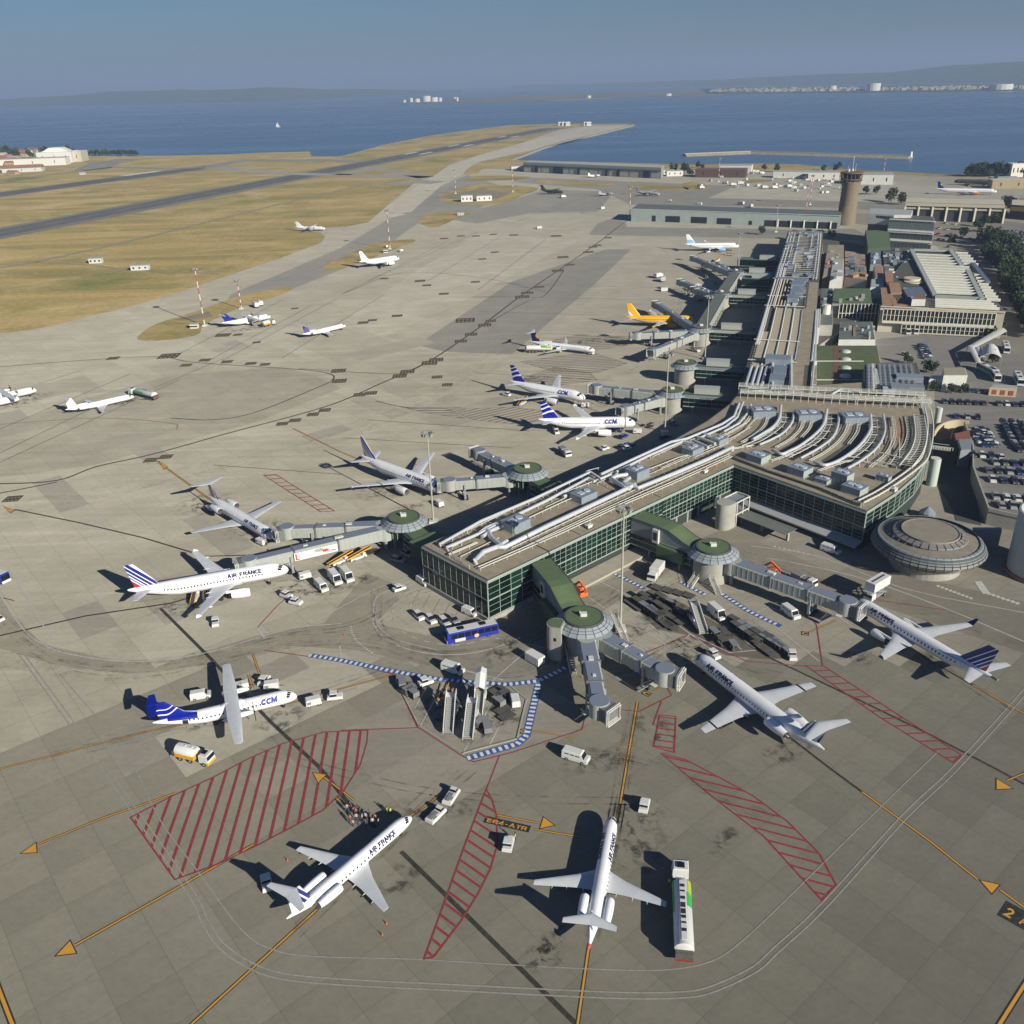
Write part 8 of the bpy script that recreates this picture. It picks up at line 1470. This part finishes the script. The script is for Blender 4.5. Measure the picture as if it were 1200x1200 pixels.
for y, x0 in ((496, 1170), (504, 1174), (512, 1178), (520, 1182), (528, 1188)): car_row((x0, y), (1262, y+5), 2.6, 'in the dense rows at the right frame edge', GP, 4)
for y, x0 in ((500, 1172), (508, 1176), (516, 1180), (524, 1185)): car_row((x0, y), (1262, y+5), 2.6, 'in the dense rows at the right frame edge', GP, 4)
car_row((1160, 543), (1262, 548), 2.6, 'in the rows on the deck near the stone side wall', GP, 4)
for y, x0 in ((552, 1152), (563, 1156), (583, 1160), (593, 1166)): car_row((x0, y), (1262, y+8), 2.7, 'in the rows on the deck near the stone side wall', GP, 4)
V_('panel_van', (1184, 572), (1172, 573), 'white van among the deck cars', 'van', color=WC); V_('hatchback', (1061, 417), (1068, 419), 'lone white car driving south of the hall', 'car', color=WC); V_('panel_van', (1022, 388), (1022, 394), 'white van between the hall and the small grey building', 'van', color=WC); V_('panel_van', (1064, 391), (1066, 396), 'white van parked against the hall front, left', 'van', color=WC); V_('panel_van', (1073, 391), (1075, 396), 'white van parked against the hall front, right', 'van', color=WC)
car_row((1080, 405), (1088, 422), 3.2, 'south-east of the hall beside the dark slot', GP, hd=-5); car_row((1095, 457), (1155, 461), 2.9, 'in the shade of the white box buildings', GP, hd=-10)
GQ = 'cars in the far car park and streets'
for i, y in enumerate((271, 274, 277, 280.5, 284, 287.5, 291, 295, 299)): car_row((1158+i*4.0, y), (1262, y+4), 2.9, 'in the far car park behind the tree row', GQ, hd=70)
for p, q in (((1096, 275), (1150, 283)), ((1098, 281), (1120, 284)), ((1105, 262), (1128, 264)), ((1100, 289), (1122, 291)), ((1126, 250), (1180, 254)), ((1130, 268), (1142, 272)), ((1098, 268), (1112, 270))): car_row(p, q, 3.6, 'along the street by the office block', GQ, skip=.3)
# ---------------------------------------------------------------- trees
leaf_ms = [mat('foliage_%d' % i, c_, .9, noise=.3, scale=.6) for i, c_ in enumerate(((.035, .055, .02), (.05, .075, .025), (.025, .045, .018)))]; bark = mat('bark', (.1, .075, .05), .95, noise=.2, scale=3)
TR = []
for v in range(3):
    m = MB(); rr = random.Random(40+v)
    cl = [(rr.uniform(-1.6, 1.6), rr.uniform(-1.6, 1.6), rr.uniform(2.2, 5.4), rr.uniform(.9, 1.6)) for _ in range(9)]
    for cx, cy, cz, cr in cl:
        for _ in range(46):
            d = Vector((rr.gauss(0, 1), rr.gauss(0, 1), rr.gauss(0, 1))).normalized()*cr*rr.uniform(.55, 1.05); p = Vector((cx, cy, cz))+d; a = Vector((rr.gauss(0, 1), rr.gauss(0, 1), rr.gauss(0, .6))).normalized()*rr.uniform(.2, .42); b = a.cross(Vector((rr.gauss(0, 1), rr.gauss(0, 1), rr.gauss(0, 1)))).normalized()*rr.uniform(.2, .4)
            m.add([p-a-b, p+a-b*.6, p+a+b, p-a*.7+b], [(0, 1, 2, 3)])
    tm = MB(); tm.tube([(0, 0, 0), (.1, 0, 1.4), (0, .1, 3.0)], [.22, .17, .08], 7)
    for cx, cy, cz, cr in cl[:5]: tm.tube([(.05, 0, 1.5), (cx*.5, cy*.5, cz*.7), (cx*.8, cy*.8, cz)], [.1, .07, .03], 5)
    TR.append((m.mesh('crown', leaf_ms[v]), tm.mesh('trunk', bark)))
def tree(p, s, label, grp, k_=None, sz=1.0):
    c_, t_ = TR[Rc.randrange(3) if k_ is None else k_]; t = thing('tree', label, 'tree', (p.x, p.y, p.z), Rc.uniform(0, 6.28), grp); t.scale = (s, s, s*sz)
    for n, me in (('trunk', t_), ('crown', c_)): o = bpy.data.objects.new(n, me); C.objects.link(o); o.parent = t
for i in range(46):
    f = i/45; a = G(1152+f*62, 283+f*112); tree(a+Vector((Rc.uniform(-4, 6), Rc.uniform(-3, 3), 0)), Rc.uniform(1.5, 2.0), 'dense dark tree in the %s part of the tree row along the far car park' % ('far', 'middle', 'near')[min(2, int(f*3))], 'row of trees along the car park road')
for i in range(75):
    f = Rc.random(); a = G(1162+f*58, 284+f*100); tree(a+Vector((Rc.uniform(0, 12), Rc.uniform(-3, 3), 0)), Rc.uniform(1.2, 1.8), 'dense dark tree in the %s part of the tree row along the far car park' % ('far', 'middle', 'near')[min(2, int(f*3))], 'row of trees along the car park road')
for x, y, s, lb in ((1044, 237, 2.2, 'large dark tree left of the freight hall'), (1056, 240, 1.9, 'broad dark tree touching the freight hall corner'), (1067, 248, 1.6, 'tree above the office block roof'), (1014, 228, 1.4, 'lone tree right of the control tower, left one'), (1026, 228, 1.4, 'lone tree right of the control tower, right one'), (1145, 271, 1.6, 'dark tree at the street bend before the far car park'), (1153, 266, 1.5, 'tree beside the street bend, right of another'), (1166, 262, 1.4, 'tree near the second freight hall'), (1128, 279, 1.3, 'tree beside the parked street cars'), (1178, 246, 2.0, 'dark tree between the two freight halls'), (1186, 248, 1.8, 'dark tree at the second freight hall edge'),
                    (1063, 426, .8, 'small bush at the top right corner of the plant wing'), (1085, 437, .9, 'bush left of the white boxes, left one'), (1093, 438, .8, 'bush left of the white boxes, right one'), (1167, 393, 1.2, 'tree against the hall right corner'), (1160, 396, 1.0, 'tree beside the hall entrance canopy'), (1163, 425, .9, 'tree under the barrel tent edge'), (1094, 458, .7, 'low shrub before the lower white box'), (1115, 461, .7, 'low shrub before the larger white box'), (1130, 461, .7, 'low shrub at the right of the larger white box'),
                    (1116, 284, 1.0, 'tree by the white-banded office right end'), (893, 275, 1.1, 'tree at the end of the shed, left one'), (948, 280, 1.2, 'dark tree strip before the control tower, middle'), (960, 281, 1.2, 'dark tree strip before the control tower, right'), (930, 281, 1.2, 'dark tree strip before the control tower, left'), (975, 280, 1.1, 'dark tree beside the tower foot'), (802, 204, 2.2, 'dark trees beside the far hangar right end, left'), (790, 203, 2.0, 'dark trees beside the far hangar right end, nearest the hangar'), (808, 206, 1.7, 'dark trees beside the far hangar right end, right')): tree(G(x, y), s, lb, None)
for i in range(34): tree(G(1134+i*2.3+Rc.uniform(-1, 1), 206.5+Rc.uniform(-.3, .6)), Rc.uniform(1.6, 2.6), 'dark tree on the far lake shore at right', 'trees along the far shore')
for i in range(30): tree(G(Rc.uniform(0, 90), Rc.uniform(179, 186)), Rc.uniform(1.5, 3), 'tree among the houses of the small lakeside town at left', 'trees of the lakeside town')
for i in range(16): tree(G(100+i*4, 182.5+Rc.uniform(-.2, .8)), Rc.uniform(1.4, 2.2), 'tree on the low shore right of the white hangar', 'trees right of the white hangar')
for i in range(8): tree(G(Rc.uniform(815, 1000), Rc.uniform(196, 203)), Rc.uniform(1.2, 1.8), 'small tree near the lake on the far apron edge', 'trees near the far apron edge')
# ---------------------------------------------------------------- lakeside town, huts and the clutter of the far apron
def house(x, y, L_, W_, h, wm, rm, label, grp, rot, gable=True, nm='house', cat='house'):
    p = G(x, y); t = thing(nm, label, cat, (p.x, p.y, -.03), rot, grp); m = MB(); m.box(-L_/2, L_/2, -W_/2, W_/2, 0, h); m.build('wall', wm, t); m = MB()
    if gable: m.side([(-W_/2-.4, h), (W_/2+.4, h), (0, h+W_*.22)], -L_/2-.4, L_/2+.4); o = m.build('roof', rm, t); o.rotation_euler = (0, 0, pi/2)
    else: m.box(-L_/2-.2, L_/2+.2, -W_/2-.2, W_/2+.2, h, h+.4); m.build('roof', rm, t)
    m = MB()
    for i in range(3): x_ = -L_/2+L_*(i+.5)/3; m.box(x_-.6, x_+.6, -W_/2-.06, -W_/2+.04, h*.35, h*.7)
    m.build('windows', glass_d, t, kind='stuff'); return t
tile = mat('town_tile', (.34, .16, .09), .95, noise=.2, scale=.3)
for i in range(60):
    x, y = Rc.uniform(-25, 62), Rc.uniform(177.5, 205); 
    if x > 18 and y > 186: x = x*.3
    wi = Rc.randrange(3); ri = Rc.random() < .75
    house(x, y, Rc.uniform(12, 24), Rc.uniform(9, 14), Rc.uniform(4, 8), [render_w, cream, tan_w][wi], tile if ri else pale_roof, '%s house with %s roof in the lakeside town at far left' % (('white', 'cream', 'tan')[wi], 'red tiled' if ri else 'pale'), 'houses of the lakeside town', Rc.uniform(-.5, .5))
t = house(70, 190, 60, 45, 18, MT['white_render'], MT['white_render'], 'big white hangar with rounded roof hump at the lakeside town', None, .1, False, 'white_hangar', 'hangar'); m = MB(); m.side([(-24, 18), (24, 18), (10, 25), (-10, 25)], -12, 12); m.build('roof_hump', MT['white_render'], t)
house(84, 189, 50, 40, 17, cream, MT['white_render'], 'pale yellow hangar joined to the right of the big white one', None, .1, False, 'yellow_hangar', 'hangar'); house(42, 194, 110, 26, 12, MT['white_render'], pale_roof, 'long low white hall left of the big white hangar', None, .12, False, 'long_hall', 'hall'); house(28, 201, 60, 20, 6, render_w, tile, 'long red-roofed hall nearest the grass at far left', None, .2, True, 'long_hall', 'hall')
for x, y, L_, W_, h, lb in ((113, 308, 9, 5, 3.4, 'small white hut in the dry grass, left one'), (165, 316, 12, 5, 3.2, 'small cream hut in the dry grass, right one'), (97, 204.5, 8, 6, 3, 'tiny white hut with red mast by the second runway')): house(x, y, L_, W_, h, render_w, pale_roof, lb, None, .1, False, 'field_hut', 'hut')
for x, y, L_, W_, h, rot, lb in ((547, 236, 12, 8, 6, .1, 'white hut with stairs inside the fenced earth yard, left'), (567, 235, 16, 9, 5, .15, 'white hut inside the fenced earth yard, right'), (608, 199, 22, 12, 5, .1, 'low pale building left of the far hangar'), (790, 206, 20, 10, 6, 0, 'small pale building right of the far hangar'), (783, 212-8, 14, 8, 5, 0, 'pale annex touching the far hangar'), (228, 384.5, 4, 2.5, 2.2, 0, 'white equipment box on the nearer grass strip'), (452, 296, 3, 3, 2, 0, 'white box at the foot of the mast on the small brown strip'), (540, 253-1, 6, 3, 2, 0, 'white trailer on the second grass island')): house(x, y, L_, W_, h, MT['white_render'], pale_roof, lb, None, rot, False, 'small_building', 'hut')
t = house(845, 207, 60, 22, 9, mat('maroon_wall', (.11, .06, .05), .9), mat('maroon_roof', (.17, .09, .07), .9), 'dark red low hall on the far apron beside white tents', None, -.35, False, 'red_hall', 'hall'); house(862, 202, 40, 20, 9, render_w, pale_roof, 'white ribbed hall behind the dark red hall', None, -.35, False, 'white_hall', 'hall'); house(942, 208, 70, 14, 7, render_w, pale_roof, 'long white terrace of offices on the far apron', None, -.35, False, 'white_offices', 'offices'); house(1022, 215, 40, 24, 10, render_w, pale_roof, 'pale hangar with blue doors right of the control tower', None, -.3, False, 'small_hangar', 'hangar'); house(965, 210, 34, 14, 8, MT['white_render'], pale_roof, 'white building with red door near the control tower cab', None, -.35, False, 'white_offices', 'offices')
house(1190, 220, 50, 16, 8, tan_w, MT['cream_roof'], 'orange-tan building at the right edge of the far apron', None, -.2, False, 'tan_building', 'building'); house(1175, 216, 26, 14, 7, render_w, pale_roof, 'pale grey hangar behind the long white jet nose', None, -.2, False, 'small_hangar', 'hangar'); house(1188, 207, 14, 12, 14, MT['white_render'], MT['white_render'], 'small white block among the far shore trees', None, 0, False, 'white_block', 'building')
for i in range(75):
    x = Rc.uniform(812, 1000); y = Rc.uniform(199, 222)+(x-812)*.03; kd = Rc.choice(('container', 'box_truck', 'panel_van')); V_(kd, (x, y), None, 'white %s on the far apron, %s part, behind the green shed' % (kd.replace('_', ' '), 'left' if x < 875 else 'middle' if x < 940 else 'right'), 'container', 'white boxes and vans on the far apron', color=WC, hdg=Rc.uniform(0, 180))
for i in range(26): V_(Rc.choice(('container', 'box_truck', 'panel_van', 'box_truck')), (Rc.uniform(1040, 1180), Rc.uniform(250, 258)), None, 'truck or container standing before the freight hall bays', 'truck', 'trucks in front of the freight hall', color=WC, hdg=Rc.uniform(0, 180))
for i in range(30): V_(Rc.choice(('container', 'ground_power_unit', 'baggage_cart', 'belt_loader', 'box_truck')), (Rc.uniform(770, 860), Rc.uniform(286, 345)), None, 'ground equipment standing among the far pier bridges', 'equipment', 'ground equipment near the pier', color=WC, hdg=Rc.uniform(0, 180)) if i < 16 else None
for i, (x, y) in enumerate(((785, 236), (820, 240), (868, 240), (880, 243), (660, 232), (706, 245), (833, 262), (838, 260), (900, 262), (632, 268), (470, 295), (453, 290), (300, 360), (305, 358))): V_(Rc.choice(('box_truck', 'container', 'ground_power_unit')), (x, y), None, 'white equipment standing alone on the distant apron', 'equipment', 'white equipment on the distant apron', color=WC, hdg=Rc.uniform(0, 180))
for x, y in ((822, 261), (829, 262), (840, 262)): V_('mobile_stairs', (x, y), None, 'white boarding stairs parked before the long green shed', 'boarding stairs', 'boarding stairs before the shed', hdg=20)
for i in range(12): V_(Rc.choice(('estate_car', 'minibus', 'baggage_cart', 'tug')), (Rc.uniform(700, 800), Rc.uniform(500, 545)), None, 'vehicle parked in the deep shade behind the terminal', 'vehicle', 'vehicles in the terminal shade', color=BL_, hdg=Rc.uniform(20, 60))
for c_, lb in (((1027.5, 158), 'x'),): pass
# a few markers on the runway end and a small boat
for i, x in enumerate((657, 661, 665.5, 687, 690)): house(x, 147.2, 12, 8, 9, MT['white_render'], MT['white_render'], 'tiny white hut at the runway tip', 'huts at the runway tip', 0, False, 'field_hut', 'hut')
p = G(325.5, 149, -2); t = thing('sail_boat', 'single tiny white boat far out on the lake at left', 'boat', tuple(p)); m = MB(); m.loft([[(-6, -1.5, 1.5), (-6, 1.5, 1.5), (-6, 1, 0), (-6, -1, 0)], [(4, -1.8, 1.6), (4, 1.8, 1.6), (4, 1.2, 0), (4, -1.2, 0)], [(9, -.1, 2), (9, .1, 2), (8, .1, .2), (8, -.1, .2)]]); m.build('hull', MT['white_render'], t); m = MB(); m.add([(0, 0, 2), (-6, 0, 2.5), (0, 0, 15)], [(0, 1, 2)]); m.add([(.1, .15, 2), (6, .15, 2.5), (.1, .15, 13)], [(0, 1, 2)]); m.build('sail', MT['white_render'], t)
# ---------------------------------------------------------------- far shores and hills
far_land = mat('far_land', (.16, .14, .09), 1, noise=.35, scale=.002); far_scrub = mat('far_scrub', (.06, .075, .035), 1, noise=.3, scale=.003)
def lowland(name, pts_top, pts_bot, m_):
    q = [(p.x, p.y) for p in g2(*pts_top)]+[(p.x, p.y) for p in g2(*pts_bot[::-1])]; MB().prism(q, -3, .5).build(name, m_, kind='structure')
lowland('far_spit', [(455, 120.5), (520, 118.5), (600, 112.5), (700, 109), (850, 104)], [(462, 121.5), (500, 121), (560, 119.8), (640, 118), (720, 114.5), (850, 112.2)], far_land)
lowland('far_shore_land', [(820, 103), (1000, 101), (1260, 96)], [(828, 110), (900, 109), (1000, 108), (1100, 107), (1260, 104.5)], far_scrub)
def hills(name, ridge, base_y, depth, m_, seed):
    """a ridge line: (px, py_top) seen above the shore at base_y, with foreslope and backslope"""
    rr = random.Random(seed); n = len(ridge)*6; rows = []
    import bisect
    def interp(px):
        for (x0, y0), (x1, y1) in zip(ridge, ridge[1:]):
            if x0 <= px <= x1: return y0+(y1-y0)*(px-x0)/(x1-x0)
        return ridge[-1][1]
    x0, x1 = ridge[0][0], ridge[-1][0]; M = 90; cols = []
    for i in range(M+1):
        px = x0+(x1-x0)*i/M; b = G(px, base_y(px), -1.5); d = Vector((b.x, b.y, 0)); R0 = d.length; d.normalize(); top = interp(px)+rr.uniform(-.25, .25); q = G(px, top, 0) if False else None
        Rr = R0+depth*.45; x, y = px-600, top-600; xx, yy = _cr*x-_sr*y, _sr*x+_cr*y; dv = Vector((xx, FPX*_ct-yy*_st, -(FPX*_st+yy*_ct))); h = CAMH+dv.z/hypot(dv.x, dv.y)*Rr; h = max(h, 4)
        col = []
        for f, hh in ((0, -1.5), (.08, 3), (.25, h*.45*rr.uniform(.8, 1.2)), (.36, h*.8*rr.uniform(.9, 1.05)), (.45, h), (.6, h*.85), (1, 5)): p = d*(R0+depth*f); col.append((p.x, p.y, hh))
        cols.append(col)
    m = MB(); m.loft(cols, False, False); m.build(name, m_, kind='structure', smooth=True)
hills('hills', [(-60, 117), (0, 116.5), (40, 114), (90, 111.5), (130, 107), (180, 106), (220, 104.5), (235, 106), (270, 105), (310, 102.3), (345, 102.5), (380, 105), (430, 104), (480, 105.5), (540, 107)], lambda x: 125.5-x*.022 if x < 300 else 119-(x-300)*.045, 2600, far_scrub, 1)
hills('distant_hills', [(600, 99.5), (700, 98), (780, 95), (850, 93), (900, 90), (960, 87), (1040, 85), (1110, 77), (1160, 74), (1210, 71), (1270, 69)], lambda x: 103.5-(x-600)*.012, 3500, far_scrub, 2)
m = MB()
for i in range(420):
    x = Rc.uniform(832, 1210); y = 107.6-(x-832)*.0105+Rc.uniform(-2.2, .9); p = G(x, y); s = Rc.uniform(5, 15); m.box(-s, s, -s*.6, s*.6, .4, Rc.uniform(5, 15), (p.x, p.y), Rc.uniform(-.5, .5))
m.build('distant_town', mat('town_far', (.36, .31, .25), .9, noise=.25, scale=.01), kind='stuff')
for x, y, s, h in ((500, 119.2, 28, 34), (509, 119.3, 24, 26), (489, 119.8, 18, 20), (482, 119.8, 12, 24), (516, 119, 12, 22), (533, 118.6, 8, 22), (536, 118.6, 8, 22), (474, 120.2, 10, 14), (1023, 106.4, 40, 40), (1172, 105, 60, 26), (975, 105.8, 26, 26), (690, 115, 14, 14), (783, 112.4, 20, 12)):
    p = G(x, y); t = thing('shore_tank', 'pale storage tank or block on the far shore', 'tank', (p.x, p.y, .4), 0, 'pale tanks and blocks on the far shore'); m = MB(); m.cyl(0, 0, 0, h, s, n=16); m.build('shell', MT['white_render'], t); m = MB(); m.cyl(0, 0, h, h+2, s*.9, s*.3, 16); m.build('roof', pale_roof, t)
HAZE = 1.25e-4
# ---------------------------------------------------------------- haze
hz = bpy.data.materials.new('haze_air'); hz.use_nodes = True; hn = hz.node_tree; hn.nodes.remove(hn.nodes['Principled BSDF'])
pv = hn.nodes.new('ShaderNodeVolumePrincipled'); pv.inputs['Color'].default_value = (.42, .57, .84, 1); pv.inputs['Density'].default_value = HAZE; pv.inputs['Anisotropy'].default_value = 0.0
hn.links.new(pv.outputs[0], hn.nodes['Material Output'].inputs['Volume'])
MB().box(-20000, 20000, -3000, 31000, -5.2, 420).build('haze', hz, kind='stuff')
